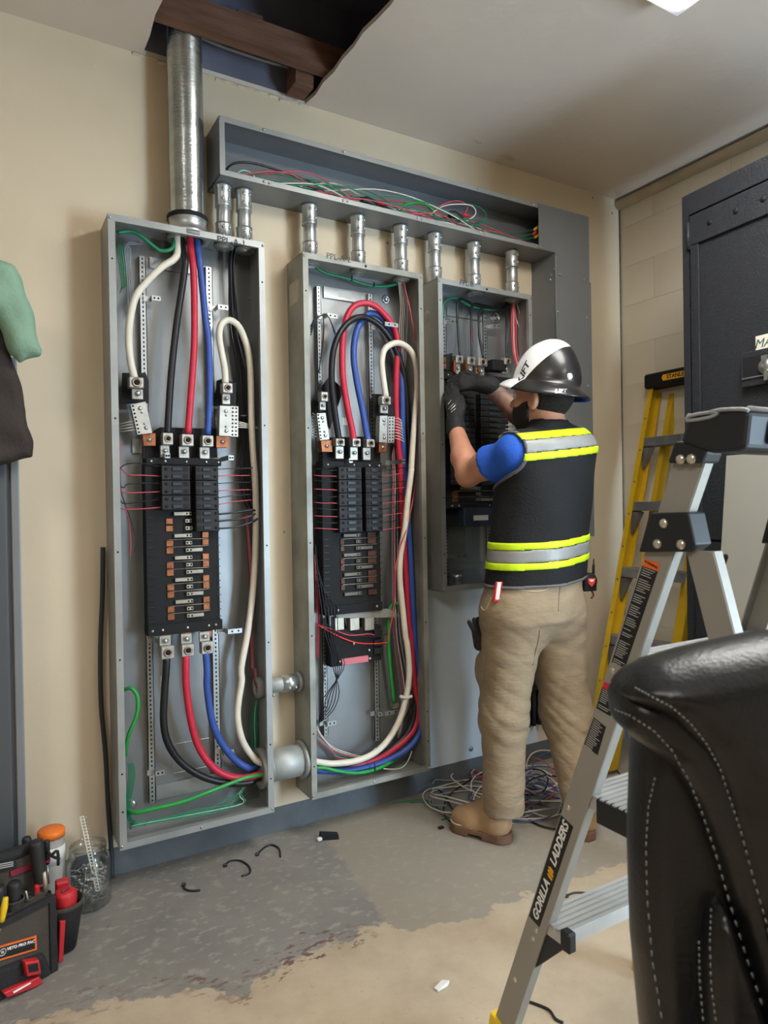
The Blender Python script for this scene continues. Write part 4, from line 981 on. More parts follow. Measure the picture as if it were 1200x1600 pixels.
# wires lying in the gutter
random.seed(5)
cols = ['dgreen']*11+['wwhite']*6+['pink']*7+['black']*4
names = {'dgreen': 'green', 'wwhite': 'white', 'pink': 'red', 'black': 'black'}
for i, c in enumerate(cols):
    x0 = GX0+.03+random.random()*.25; x1 = random.uniform(1.75, 2.1) if i % 3 else 2.09; n = 11
    ph = random.random()*6; base = .03+.06*random.random(); dy = random.uniform(.05, .138)
    if c == 'black': x0 = GX0+.02; x1 = 1.5; base = .035+.02*random.random(); dy = .04+.02*(i % 4)
    P = []
    for j in range(n):
        s = j/(n-1); a = .5+.5*math.sin(ph+s*7)
        z = GZ0+.006+base*a*min(1, 5*s+.15)*min(1, 4*(1-s)+.2)+.002
        P.append((x0+(x1-x0)*s, D-max(.012, min(.140, dy+.03*math.sin(ph*2+s*9))), z))
    thing(MB().tube(P, .0022 if c != 'black' else .0036, 6, 3), 'wire', K[c], names[c]+' wires lying along the floor of the wire gutter', 'wire', names[c]+' wires in gutter')
def gw(p, dep, r, c, label): return cable(p, dep, r, c, label, 'wire', None, 'wire', 8, 4)
gw([(626, 332), (632, 321), (648, 317), (664, 319), (676, 328), (679, 337)], .125, .0052, 'green', 'thick bright green wire arching out of the gutter')
gw([(672, 336), (690, 323), (715, 319), (738, 322), (743, 335), (728, 346)], .128, .0024, 'wwhite', 'white wire looping up in the middle of the gutter')
gw([(676, 330), (695, 318), (716, 314), (730, 322), (724, 335), (700, 345)], .12, .0022, 'pink', 'red wire looping up in the middle of the gutter')
gw([(724, 318), (745, 322), (759, 333), (756, 347), (735, 352)], .12, .0022, 'dgreen', 'green wire looping up in the middle of the gutter')
gw([(465, 297), (485, 286), (500, 283), (520, 290), (540, 305)], .13, .0022, 'dgreen', 'green wire arching up left of the gutter middle')
gw([(372, 270), (380, 266), (392, 270), (398, 277)], .13, .0024, 'ltgreen', 'short pale green wire curl at the left end of gutter')
gw([(352, 277), (356, 262), (372, 254), (400, 256), (440, 268), (500, 290)], [.11, .09, .08, .06], .004, 'black', 'black wire arching from left end of the gutter')
for k_, (u, v) in enumerate(((712, 338), (577, 317))):
    c = B(u, v, .118); thing(MB().tube([(c[0]-.035, c[1], c[2]), (c[0]-.01, c[1]-.004, c[2]+.004), (c[0]+.02, c[1], c[2]-.002), (c[0]+.035, c[1]+.003, c[2])], [.012, .015, .015, .009], 10, 3), 'tape_wrap', K['wblack'], 'black taped splice in the '+('right' if k_ == 0 else 'middle')+' part of the gutter', 'tape')
Mwn = mat('wirenut_yellow', (226, 190, 60), .4); Mwr = mat('wirenut_red', (190, 44, 40), .4)
for (u, v, m, nm) in ((838, 357, Mwn, 'upper yellow'), (839, 369, Mwn, 'lower yellow'), (836, 364, Mwr, 'red')):
    c = Vector(B(u, v, .12)); d = Vector((.8, -.2, .55)).normalized()
    thing(MB().tube([c-d*.016, c, c+d*.014], [.0055, .0075, .0085], 8, 1), 'wire_nut', m, nm+' wire connector cap at the right end of gutter', 'wire connector')
    gw([(u-40, v+10), (u-22, v+6), (u-4, v+2)], .12, .0022, 'dgreen', 'green wire ending at the '+nm+' connector cap in gutter')
for u, v in ((722, 336), (578+12, 318)):
    c = Vector(B(u, v, .12)); thing(MB().tube([c, c+Vector((.02, -.003, .002)), c+Vector((.04, -.004, 0))], [.006, .007, .004], 8, 1), 'wire_nut', Mwr, 'red connector cap beside '+('right' if u > 700 else 'middle')+' taped splice of gutter', 'wire connector')
# black flexible rod leaning by panel 1
thing(MB().tube(path([(161, 855), (160, 930), (157, 1010), (158, 1100), (165, 1180), (169, 1260), (174, 1330)], .03)+[tuple(B(175, 1372, .045))], .0075, 10, 4), 'flexible_rod', mat('rod_black', (52, 56, 60), .5, .2), 'slim black flexible rod standing against wall left of the left panel', 'rod')
# wire tangle on the floor
random.seed(21)
for i in range(30):
    c = ('wwhite', 'grey', 'wblue', 'wwhite', 'grey', 'pink' if i % 16 < 8 else 'wblue', 'black', 'wwhite')[i % 8]
    cen = Z(random.uniform(735, 880), random.uniform(1215, 1268), 0); rx = random.uniform(.10, .25); ry = random.uniform(.08, .20); a0 = random.random()*6.28; tn = random.uniform(.55, 1.2)*6.28; rot = random.random()*3
    P = []; n = 14
    for j in range(n):
        a = a0+tn*j/(n-1); rr = 1+.15*math.sin(1.3*a+i)
        x = rx*rr*math.cos(a); y = ry*rr*math.sin(a); X_ = x*math.cos(rot)-y*math.sin(rot); Y_ = x*math.sin(rot)+y*math.cos(rot)
        z = .005+.002*(i % 5)+.045*max(0, math.sin(a*1.1+i))**2
        P.append((cen[0]+X_, min(D-.012, cen[1]+Y_), z))
    lab = {'wwhite': 'white', 'grey': 'grey', 'wblue': 'blue', 'pink': 'red', 'black': 'black'}[c]
    thing(MB().tube(P, .0028 if c != 'black' else .0034, 6, 3), 'wire', K[c], lab+' offcut wires in the tangle on floor behind the worker', 'wire', lab+' wires in floor tangle')
def fw(p, r, c, lab, name='wire', cat='wire', hs=None):
    P = [tuple(np.array(Z(u, v, (hs[i] if hs else r*1.05)))) for i, (u, v) in enumerate(p)]
    return thing(MB().tube(P, r, 8, 4), name, K[c], lab, cat)
fw([(612, 1255), (640, 1251), (665, 1250), (690, 1266), (705, 1272)], .0026, 'dgreen', 'green wire reaching left from the floor tangle toward the wall')
fw([(640, 1254), (664, 1253), (680, 1263), (698, 1277), (690, 1281)], .0026, 'dgreen', 'second green wire beside the boot, forked end')
fw([(740, 1222), (737, 1208), (741, 1202)], .0028, 'wwhite', 'white wire end standing up from floor tangle', hs=[.004, .03, .05])
fw([(684, 1234), (692, 1240), (703, 1258), (712, 1272)], .0034, 'black', 'stiff black wire end left of the floor tangle', hs=[.02, .012, .005, .005])
fw([(945, 1196), (960, 1200), (972, 1215), (978, 1230)], .003, 'black', 'black wire curved on the floor seen behind the ladder rail')
# cut cable ties on the floor
for p, lab in (([(287, 1382), (289, 1389), (300, 1392), (313, 1391)], 'short black cut tie on floor, leftmost of three'), ([(352, 1352), (360, 1345), (376, 1345), (389, 1354), (390, 1364), (377, 1369)], 'black cut tie bent in a hook on floor, middle of three'), ([(402, 1335), (412, 1325), (424, 1320), (436, 1326), (438, 1339)], 'black cut tie arched on floor, rightmost of three'), ([(885, 1400), (897, 1395), (915, 1395), (933, 1396)], 'black cut tie on floor behind the silver ladder rail'), ([(820, 1563), (838, 1569), (858, 1578), (868, 1592), (880, 1598)], 'long black cut tie on floor by the yellow ladder foot')):
    o = fw(p, .0032, 'wblack', lab, 'cable_tie', 'cable tie')
    q = Z(*p[0], .005); MB().cb((q[0], q[1], .005), (.012, .009, .009), ch=.001).build('tie_head', K['wblack'], o)
# ------------------------------------------------------------------ the worker
M_skin = mat('skin', (196, 140, 112), .55, 0, .1, 18, .05, 60); M_vest = mat('vest_black', (17, 18, 20), .85, 0, .2, 14, .25, 120)
M_shirt = mat('shirt_blue', (38, 92, 196), .8, 0, .12, 12, .2, 120); M_pants = mat('khaki_canvas', (150, 131, 105), .88, 0, .14, 10, .45, 22, stretch=(1, 1, 2.2))
M_yel = mat('safety_yellow', (208, 240, 30), .6, 0, .05, 20); M_refl = mat('reflective_grey', (146, 146, 144), .45, .1, .08, 20)
M_glove = mat('glove_black', (34, 33, 34), .7, 0, .2, 40, .3, 150); M_hair = mat('hair_dark', (30, 24, 22), .75, 0, .4, 60, .6, 200)
M_boot = mat('boot_leather', (176, 142, 104), .7, 0, .2, 14, .2, 60); M_sole = mat('boot_sole', (112, 82, 62), .7, 0, .2, 20, .2, 60); M_trim = mat('vest_trim', (96, 92, 92), .7)
M_tat = mat('skin_tattooed', (176, 124, 98), .55, 0, .5, 24, 0, 60, c2=(84, 74, 70))
Br = np.array((.98, .2, 0)); Br /= np.linalg.norm(Br); Bf = np.array((-.2, .98, 0)); Bf /= np.linalg.norm(Bf); Bz = np.array((0, 0, 1.)); BA = np.array((Br, Bf, Bz))
man = empty('person', (1.72, 1.86, 0), 'worker in black safety vest, khakis and two-tone hard hat reaching into right panel', 'person')
rings = [(960, 833, .185, .135), (905, 836, .182, .135), (830, 841, .178, .130), (760, 850, .178, .128), (700, 858, .176, .122), (668, 858, .165, .105), (640, 856, .15, .09)]
rz = []; rcx = []; rcy = []; ra = []; rb = []
for v, u, a, b in rings:
    p = T(u, v, 2.42); rz.append(p[2]); rcx.append(p[0]); rcy.append(p[1]); ra.append(a); rb.append(b)
rz, rcx, rcy, ra, rb = map(np.array, (rz, rcx, rcy, ra, rb))
SL, SR = T(806, 706, 2.31), T(893, 694, 2.51); EL, ER = T(731, 742, 2.48), T(838, 668, 2.72); WL, WR = T(712, 668, 2.655), T(762, 602, 2.73)
NK = T(856, 652, 2.41); HD = T(846, 625, 2.42)
def torso(P):
    z = P[:, 2]; cx = np.interp(z, rz, rcx); cy = np.interp(z, rz, rcy); a = np.interp(z, rz, ra); b = np.interp(z, rz, rb)
    dx = P[:, 0]-cx; dy = P[:, 1]-cy; r = dx*Br[0]+dy*Br[1]; f = dx*Bf[0]+dy*Bf[1]
    k = ((np.abs(r)/a)**2.3+(np.abs(f)/b)**2.3)**(1/2.3); d = (k-1)*np.minimum(a, b)
    d = smax(d, z-rz[4]-.02, .05); d = smax(d, rz[0]-z, .01)
    d = smin(d, rc(P, SL, SR, .055, .055), .05)
    return smin(d, rc(P, T(858, 680, 2.42), NK-Bz*.03, .085, .055), .05)
# head: face turned to the left and away, looking slightly up
h = -.78*rt+.62*fwd; h[2] = 0; h /= np.linalg.norm(h); tl = math.radians(9)
hx = h*math.cos(tl)+Bz*math.sin(tl); hz = Bz*math.cos(tl)-h*math.sin(tl); hy = np.cross(hz, hx); HA = np.array((hx, hy, hz))
def L(x, y, z): return HD+hx*x+hy*y+hz*z
def head(P):
    d = el(P, L(-.012, 0, .03), (.098, .076, .095), HA)
    d = smin(d, el(P, L(.028, 0, -.045), (.062, .058, .07), HA), .03)
    d = smin(d, rc(P, L(.086, 0, .012), L(.106, 0, -.022), .009, .015), .015)          # nose
    d = smin(d, rc(P, L(.07, -.04, .025), L(.07, .04, .025), .016), .02)               # brow
    for s in (1, -1):
        d = smin(d, el(P, L(.06, .035*s, -.02), (.022, .022, .02), HA), .02)          # cheek
        d = smax(d, -el(P, L(.092, .032*s, .008), (.014, .016, .010), HA), .01)       # eye socket
        d = smin(d, el(P, L(-.006, .076*s, -.012), (.019, .010, .032), HA), .006)      # ear
        d = smax(d, -el(P, L(.0, .088*s, -.010), (.009, .008, .018), HA), .005)
    d = smin(d, rc(P, L(.088, -.018, -.055), L(.088, .018, -.055), .009), .008)        # lips
    d = smax(d, -rc(P, L(.099, -.02, -.056), L(.099, .02, -.056), .0025), .003)
    return d
def body(P):
    d = smin(torso(P)+.012, rc(P, NK+np.array((0, 0, -.03)), L(-.02, 0, -.03), .062, .056), .03)
    d = smin(d, head(P), .02)
    d = smin(d, chain(P, [SL, SL*.4+EL*.6+np.array((0, 0, .004)), EL], [.054, .050, .042]), .03)
    d = smin(d, chain(P, [EL, EL*.65+WL*.35, WL], [.042, .044, .029]), .02)
    d = smin(d, chain(P, [SR, SR*.45+ER*.55, ER], [.054, .050, .043]), .03)
    d = smin(d, chain(P, [ER, ER*.65+WR*.35, WR], [.043, .046, .029]), .02)
    return d
lo, hi = np.minimum.reduce([SL, SR, EL, ER, WL, WR, HD])-.2, np.maximum.reduce([SL, SR, EL, ER, WL, WR, HD])+.2
lo[2] = rz[0]-.02
sdf_obj('body', body, lo, hi, .0065, M_skin, man)
# eyes
g = MB(); [g.ball(L(.084, .032*s, .006), .012, 10) for s in (1, -1)]; g.build('eyes', mat('eye', (225, 222, 216), .3), man)
# ink on the right forearm: a thin sleeve of tattooed skin
sdf_obj('tattooed_forearm', lambda P: np.maximum(chain(P, [ER, ER*.65+WR*.35, WR], [.044, .047, .030]), -((P-ER) @ ((WR-ER)/np.linalg.norm(WR-ER)))+.02), np.minimum(ER, WR)-.06, np.maximum(ER, WR)+.06, .006, M_tat, man)
def hairf(P):
    q = (P-HD) @ HA.T
    d = el(P, L(-.014, 0, .028), (.103, .0805, .103), HA)
    lim = np.maximum(q[:, 0]-.008-.25*np.maximum(q[:, 2], 0), -.048-q[:, 2])
    d = np.maximum(d, lim+.006*np.sin(q[:, 1]*120)*np.sin(q[:, 2]*90))
    return np.maximum(d, -el(P, L(-.006, .08, -.012), (.024, .02, .036), HA))
sdf_obj('hair', hairf, HD-.16, HD+.16, .005, M_hair, man)
def beardf(P):
    q = (P-HD) @ HA.T
    d = smin(el(P, L(.03, 0, -.052), (.070, .066, .078), HA), el(P, L(.0, 0, -.03), (.06, .073, .05), HA), .02)
    return np.maximum(np.maximum(d, .012-q[:, 0]), q[:, 2]+.012+.5*np.maximum(0, q[:, 0]-.05))
sdf_obj('beard', beardf, HD-.18, HD+.18, .005, M_hair, man)
zv = lambda v, t=2.42: T(838, v, t)[2]
zh = zv(907)
armL = lambda P: rc(P, SL-Br*.055-Bz*.004, EL, .070, .09)
armR = lambda P: rc(P, SR+Br*.02, ER, .066, .08)
neck = lambda P: rc(P, NK+np.array((0, 0, -.01)), NK+np.array((0, 0, .2)), .064, .075)
def fold(P, a, k): return a*np.sin(k*(P[:, 0]*1.1+P[:, 2]*.7)+2*np.sin(9*P[:, 2]))*np.clip((1.36-P[:, 2])*4, 0, 1)
def vest(P):
    d = torso(P)-.015+fold(P, .0055, 24)
    d = np.maximum(d, zh+.04*((P-T(838, 907, 2.42)) @ Br)-P[:, 2])
    d = np.maximum(d, P[:, 2]-zv(649, 2.34)); d = smax(d, -armL(P), .006); d = smax(d, -armR(P), .006)
    return smax(d, -neck(P), .008)
lo = np.array((*(T(838, 780, 2.42)[:2]-.34), zh-.02)); hi = np.array((*(T(838, 780, 2.42)[:2]+.34), NK[2]+.06))
vo = sdf_obj('vest', vest, lo, hi, .006, M_vest, man)
def slabf(z0, z1, tilt, off=.003):
    c = T(838, 780, 2.42)
    def f(P):
        s = P[:, 2]-tilt*((P-c) @ Br); return np.maximum(np.maximum(vest(P)-off, z0-s), s-z1)
    return f
for nm, z0, z1, tilt, m, off in (('yellow_stripe', 1.424, 1.450, .11, M_yel, .003), ('reflective_band', 1.381, 1.424, .11, M_refl, .0022), ('yellow_stripe', 1.355, 1.381, .11, M_yel, .003), ('yellow_stripe', 1.056, 1.080, .06, M_yel, .003), ('reflective_band', 1.013, 1.056, .06, M_refl, .0022), ('yellow_stripe', .989, 1.013, .06, M_yel, .003)):
    sdf_obj(nm, slabf(z0, z1, tilt, off), (lo[0], lo[1], z0-.06), (hi[0], hi[1], z1+.06), .0055, m, man)
sdf_obj('armhole_trim', lambda P: np.maximum(vest(P)-.0025, np.minimum(armL(P), armR(P))-.010), lo, hi, .0055, M_trim, man)
sdf_obj('hem_trim', lambda P: np.maximum(vest(P)-.0025, P[:, 2]-zh-.04*((P-T(838, 907, 2.42)) @ Br)-.009), lo, hi-np.array((0, 0, .45)), .0055, M_trim, man)
cuL = (EL-SL)/np.linalg.norm(EL-SL); cuR = (ER-SR)/np.linalg.norm(ER-SR); eL = SL+cuL*.125; eR = SR+cuR*.16
def shirt(P):
    d = np.maximum(torso(P)-.006, zh+.05-P[:, 2]); d = np.maximum(d, -neck(P)+.002)
    s1 = np.maximum(rc(P, SL, eL, .060, .064)+.004*np.sin(55*(P @ cuL)+8*P[:, 2]), (P-eL) @ cuL); s1 = np.maximum(s1, -((P-eL) @ cuL)-.3)
    s2 = np.maximum(rc(P, SR, eR, .068, .070), (P-eR) @ cuR)
    return np.minimum(smin(d, s1, .02), s2)
sdf_obj('shirt', shirt, np.minimum(lo, SL-.2), hi+.05, .0065, M_shirt, man)
# trousers
HL, HR = T(801, 962, 2.37), T(866, 962, 2.47); KL, KR = T(787, 1115, 2.42), T(884, 1112, 2.53); AL, AR = T(787, 1278, 2.44), T(917, 1288, 2.46)
def wn(P):
    x, y, z = P[:, 0], P[:, 1], P[:, 2]
    a = 1-2*np.abs(np.sin(38*z+13*x-19*y+2.6*np.sin(9*x+7*z)+1.5*np.sin(17*y-6*z)))**.6; b = 1-2*np.abs(np.sin(27*z-24*x+21*y+1.7*np.sin(11*z-5*y)))**.7
    return .45*a+.45*b+.15*np.sin(85*z+30*x-20*y)
def pants(P):
    d = el(P, T(832, 938, 2.42), (.190, .148, .16), BA)
    d = smin(d, np.maximum(torso(P)-.003, P[:, 2]-zh-.05), .03)
    d = smin(d, el(P, T(806, 955, 2.34), (.085, .08, .095), BA), .05); d = smin(d, el(P, T(866, 955, 2.44), (.085, .08, .095), BA), .05)
    l = chain(P, [HL, KL, AL], [.112, .078, .070], .05); r = chain(P, [HR, KR, AR], [.110, .084, .068], .05)
    l = smin(l, el(P, T(764, 1048, 2.42), (.030, .06, .08), BA), .02)
    z = P[:, 2]; am = .0012+.0034*np.exp(-((z-.44)/.12)**2)+.0020*np.exp(-((z-.72)/.08)**2)+.0034*np.exp(-((z-.16)/.07)**2)
    legs = np.minimum(l, r)
    d = smin(d, legs, .035)+am*wn(P)
    cut = np.where(l < r, .105-P[:, 2], .105-P[:, 2])
    return np.maximum(d, cut)
lo2 = np.minimum.reduce([HL, KL, AL, KR, AR])-.20; hi2 = np.maximum.reduce([HR, KR, AR, HL])+.22; lo2[2] = .09; hi2[2] = zh+.07
po = sdf_obj('trousers', pants, lo2, hi2, .0062, M_pants, man)
def on_px(o, px_):      # where camera rays meet a mesh: used to set pockets, tags and lettering on the surface
    from mathutils.bvhtree import BVHTree
    bv = BVHTree.FromPolygons([v.co for v in o.data.vertices], [p.vertices for p in o.data.polygons])
    out = []
    for u, v in px_:
        q = bv.ray_cast(Vector(C0), Vector(ray(u, v)).normalized()); out.append((q[0], q[1]) if q[0] else None)
    return out, bv
def seam(px_, o, r, m, name, lift=.001):
    q, _ = on_px(o, px_); P = [a[0]+(a[1] if a[1].dot(Vector(fwd)) < 0 else -a[1])*lift for a in q if a]
    if len(P) > 1: MB().tube(P, r, 6, 3).build(name, m, man)
M_seam = mat('khaki_seam', (132, 112, 88), .85); M_seam2 = mat('khaki_light_seam', (186, 168, 138), .85)
seam([(801, 918), (815, 922), (835, 924), (852, 922), (858, 916)], po, .0022, M_seam2, 'back_pocket_welt')
seam([(747, 935), (752, 948), (757, 954), (763, 945), (768, 934)], po, .0022, M_seam2, 'front_pocket_edge')
seam([(875, 915), (873, 935), (872, 955)], po, .0014, M_seam, 'side_seam'); seam([(757, 1000), (759, 1030), (757, 1060), (756, 1075)], po, .0016, M_seam, 'cargo_pocket_edge')
seam([(843, 985), (841, 1000), (836, 1020), (832, 1040)], po, .0016, M_seam, 'inner_seam'); seam([(766, 1283), (785, 1287), (808, 1288)], po, .0016, M_seam, 'hem_stitching')
q, _ = on_px(po, [(745, 1000), (761, 1002), (758, 1013), (750, 1019), (745, 1014)])
if all(q):
    P = [a[0]-Vector(fwd)*.003 for a in q]; MB().hexa(P, [p+Vector(fwd)*.008 for p in P]).build('pocket_flap', M_pants, man)
# boots
def boot(hx_, tx_, nm):
    h_ = np.array((*hx_, 0.)); t_ = np.array((*tx_, 0.)); ax = (t_-h_)/np.linalg.norm(t_-h_); sd = np.array((-ax[1], ax[0], 0)); A = np.array((ax, sd, Bz)); Lg = np.linalg.norm(t_-h_)
    o = lambda x, y, z: h_+ax*x+sd*y+Bz*z
    def sole(P):
        q = (P-h_) @ A.T; w = .040+.012*np.exp(-((q[:, 0]-Lg*.72)/.09)**2)
        d = np.maximum(np.abs(q[:, 1])-w, np.abs(q[:, 2]-.0165)-.0165)
        e = np.linalg.norm((q[:, :2]-np.array((Lg-.052, 0)))/1, axis=1)-.052; e2 = np.linalg.norm(q[:, :2]-np.array((.042, 0)), axis=1)-.042
        d = np.where(q[:, 0] > Lg-.052, np.maximum(e, np.abs(q[:, 2]-.0165)-.0165), d); d = np.where(q[:, 0] < .042, np.maximum(e2, np.abs(q[:, 2]-.0165)-.0165), d)
        return np.maximum(d, -rbx(P, o(.125, 0, 0), (.028, .09, .012), .006, A))
    def upper(P):
        d = el(P, o(Lg-.075, 0, .045), (.072, .047, .048), A)
        d = smin(d, rc(P, o(.055, 0, .06), o(Lg-.10, 0, .052), .046, .044), .03)
        d = smin(d, rc(P, o(.058, 0, .07), o(.060, 0, .17), .042, .038), .04)
        d = smin(d, rc(P, o(.135, 0, .078), o(.09, 0, .125), .030, .028), .03)
        return np.maximum(np.maximum(d, .028-P[:, 2]), P[:, 2]-.165)
    lo_ = np.minimum(h_, t_)-.08; hi_ = np.maximum(h_, t_)+.08; lo_[2] = -.004; hi_[2] = .19
    b = sdf_obj('boot', upper, lo_, hi_, .0055, M_boot, man); sdf_obj('sole', sole, lo_, hi_, .005, M_sole, b)
    g = MB(); pts = []
    for i in range(25):
        a = -2.0+4.0*i/24; r = .050
        pts.append(o(Lg-.055+r*math.cos(a)*1.0 if abs(a) < 1.57 else Lg-.055-.13*(abs(a)-1.57), (r*math.sin(a)) if abs(a) < 1.57 else r*.93*math.copysign(1, a), .036))
    g.tube(pts, .003, 6, 2); g.build('welt', M_seam2, b)
    g = MB()
    for k in range(3): g.tube([o(.140-.022*k, .026, .096+.014*k), o(.152-.022*k, 0, .108+.014*k), o(.140-.022*k, -.026, .096+.014*k)], .003, 6, 3)
    g.build('laces', M_sole, b)
boot(Z(806, 1322, 0)[:2]+np.array((.0, .022)), Z(706, 1290, 0)[:2]+np.array((.0, .0)), 'l')
hr = Z(931, 1317, 0)[:2]+np.array((-.03, .02)); boot(hr, hr+np.array((.19, .23)), 'r')
# gloved hands
def glove(w, pal, fingers, name, rp=.034):
    w = T(*w); pal = T(*pal)
    def f(P):
        d = rc(P, w-(pal-w)*.25, w+(pal-w)*.3, .036, .036); k0 = None
        for i, fg in enumerate(fingers):
            kn = T(*fg[0])
            if i < 4: d = smin(d, rc(P, pal*.5+w*.5, kn, .020, .0135), .016)
        for i, fg in enumerate(fingers):
            c = chain(P, [T(*q) for q in fg], [.0125, .0112, .0095] if i < 4 else [.0145, .012, .010], .004)
            d = smin(d, c, .005)
        return d
    A = np.array([T(*q) for fg in fingers for q in fg]+[w, pal])
    return sdf_obj('glove', f, A.min(0)-.06, A.max(0)+.06, .0036, M_glove, man)
gl = glove((712, 668, 2.65), (709, 643, 2.68), [[(716, 624, 2.69), (713, 607, 2.73), (707, 597, 2.75)], [(710, 620, 2.70), (705, 603, 2.74), (701, 597, 2.755)], [(704, 621, 2.705), (700, 608, 2.745), (699, 603, 2.757)], [(699, 627, 2.70), (697, 617, 2.735), (699, 612, 2.75)], [(719, 652, 2.66), (724, 634, 2.68), (721, 621, 2.71)]], 'l')
gr = glove((762, 602, 2.72), (740, 598, 2.725), [[(723, 589, 2.735), (709, 591, 2.752), (700, 597, 2.757)], [(720, 595, 2.73), (706, 599, 2.745), (699, 604, 2.752)], [(721, 601, 2.722), (709, 605, 2.737), (702, 609, 2.745)], [(725, 606, 2.715), (714, 610, 2.727), (707, 612, 2.735)], [(746, 589, 2.735), (731, 583, 2.75), (720, 584, 2.757)]], 'r')
for w_, e_, gg in ((WL, EL, gl), (WR, ER, gr)):
    d = Vector(w_-e_).normalized(); MB().tube([Vector(w_)-d*.012, Vector(w_)-d*.004], [.0375, .0375], 16, 1, True).build('glove_cuff', M_trim if gg is gl else M_glove, gg)
q, bv = on_px(gl, [(706, 637), (711, 642), (703, 645), (709, 650)])
g = MB()
for (u0, v0, u1, v1) in ((697, 636, 705, 625), (700, 640, 709, 630), (703, 641, 712, 632), (697, 646, 711, 634), (699, 649, 712, 638)):
    q, _ = on_px(gl, [(u0, v0), ((u0+u1)/2, (v0+v1)/2), (u1, v1)]); P = [a[0]-Vector(fwd)*.0008 for a in q if a]
    if len(P) > 1: g.tube(P, .0009, 5, 1)
if g.v: g.build('glove_print', M_paper, gl)
# hard hat
M_hat = mat('hat_shell', (232, 232, 232), .3, 0, coat=.25); N_, L_ = nodes(M_hat); b_ = N_['Principled BSDF']
hc = L(-.010, 0, .058); ht = math.radians(4)
ux = hx*math.cos(ht)+hz*math.sin(ht); uz = hz*math.cos(ht)-hx*math.sin(ht); uy = np.cross(uz, ux)
HM = frame(hc, ux, uy, uz)
tc = N_.new('ShaderNodeTexCoord'); sp = N_.new('ShaderNodeSeparateXYZ'); L_.new(tc.outputs['Object'], sp.inputs[0])
def mth(op, a, b=None):
    q = N_.new('ShaderNodeMath'); q.operation = op
    for i, k in enumerate((a, b)):
        if k is None: continue
        if hasattr(k, 'links'): L_.new(k, q.inputs[i])
        else: q.inputs[i].default_value = k
    return q.outputs[0]
lim = mth('ADD', sp.outputs[0], mth('MULTIPLY', sp.outputs[2], .72))
blk_ = mth('LESS_THAN', lim, .034)
fin = mth('MULTIPLY', mth('GREATER_THAN', lim, .058), mth('LESS_THAN', sp.outputs[2], .2))
mx = N_.new('ShaderNodeMix'); mx.data_type = 'RGBA'; L_.new(blk_, mx.inputs[0]); mx.inputs[6].default_value = (*lin((236, 236, 236)), 1)
nz = N_.new('ShaderNodeTexNoise'); nz.inputs['Scale'].default_value = 14; L_.new(tc.outputs['Object'], nz.inputs[0])
rr = N_.new('ShaderNodeValToRGB'); rr.color_ramp.elements[0].position = .4; rr.color_ramp.elements[1].position = .7; rr.color_ramp.elements[0].color = (*lin((26, 26, 27)), 1); rr.color_ramp.elements[1].color = (*lin((52, 48, 44)), 1)
L_.new(nz.outputs[0], rr.inputs[0]); L_.new(rr.outputs[0], mx.inputs[7]); L_.new(mx.outputs[2], b_.inputs['Base Color'])
L_.new(mth('MULTIPLY', blk_, .1), b_.inputs['Metallic'])
g = MB(); n = 56; prof = []
for i in range(15):
    a = math.pi/2*i/14; prof.append((math.sin(a)**.92, math.cos(a)*.148, 0))
for i in range(1, 9):
    s = i/8; prof.append((1+.36*s, -.010*s-.018*s*s, s))
prof.append((1.36, -.034, 1))
for i in range(8, -1, -1): prof.append((1+.36*i/8-.02, -.006-.010*i/8-.018*(i/8)**2, i/8))
for i in range(13, 0, -1):
    a = math.pi/2*i/14; prof.append((.965*math.sin(a)**.92, math.cos(a)*.142-.004, 0))
vs = []; fs = []
for r, z, s in prof:
    for k in range(n):
        a = 2*math.pi*k/n; c_, s_ = math.cos(a), math.sin(a)
        ridge = .006*max(0, 1-abs(s_)/.35)*math.cos(min(1, r)*1.5) if s == 0 and r < 1 else 0
        dz = s*(.012*abs(s_)**1.5*-1+.008*(c_ > 0)*c_)
        vs.append(((.122*min(r, 1)+.115*max(0, r-1)*(1.05 if c_ > 0 else 1))*c_, (.100*min(r, 1)+.115*max(0, r-1))*s_, z+ridge+dz))
for i in range(len(prof)-1):
    for k in range(n): fs.append((i*n+k, i*n+(k+1) % n, (i+1)*n+(k+1) % n, (i+1)*n+k))
g.add(vs, fs, True); hat = g.build('hard_hat', M_hat); hat.matrix_world = HM
hat.location, hat.rotation_euler = HM.to_translation(), HM.to_euler()
hat.parent = man; hat.matrix_parent_inverse = PINV(man)
hatw = hat.data.copy(); hatw.transform(HM)
class O_: data = hatw
def decal(s, size, u, v, ang, m, target, parent, name='lettering', shear=.3, off=.001, sx=1):
    q, bv = on_px(target, [(u, v)]); loc, nr = q[0]
    if nr.dot(Vector(fwd)) > 0: nr = -nr
    xd = Vector(rt)*math.cos(ang)+Vector(up)*math.sin(ang); xd = (xd-nr*xd.dot(nr)).normalized(); yd = nr.cross(xd)
    o = text(s, size, Matrix.Identity(4), m, None, name, 0, off, shear=shear, sx=sx)
    for vv in o.data.vertices:
        p = loc+xd*vv.co.x+yd*vv.co.y; hit = bv.ray_cast(p+nr*.05, -nr)
        vv.co = (hit[0] if hit[0] else p)+nr*.0009
    o.parent = parent; o.matrix_parent_inverse = PINV(parent); return o
decal('LIFT', .038, 818, 582, .86, M_ink if False else mat('logo_black', (20, 20, 20), .4), O_, hat, sx=1.0)
decal('LIFT', .022, 876, 611, .12, mat('logo_chrome', (210, 210, 210), .2, .6), O_, hat)
q, _ = on_px(O_, [(890, 588)])
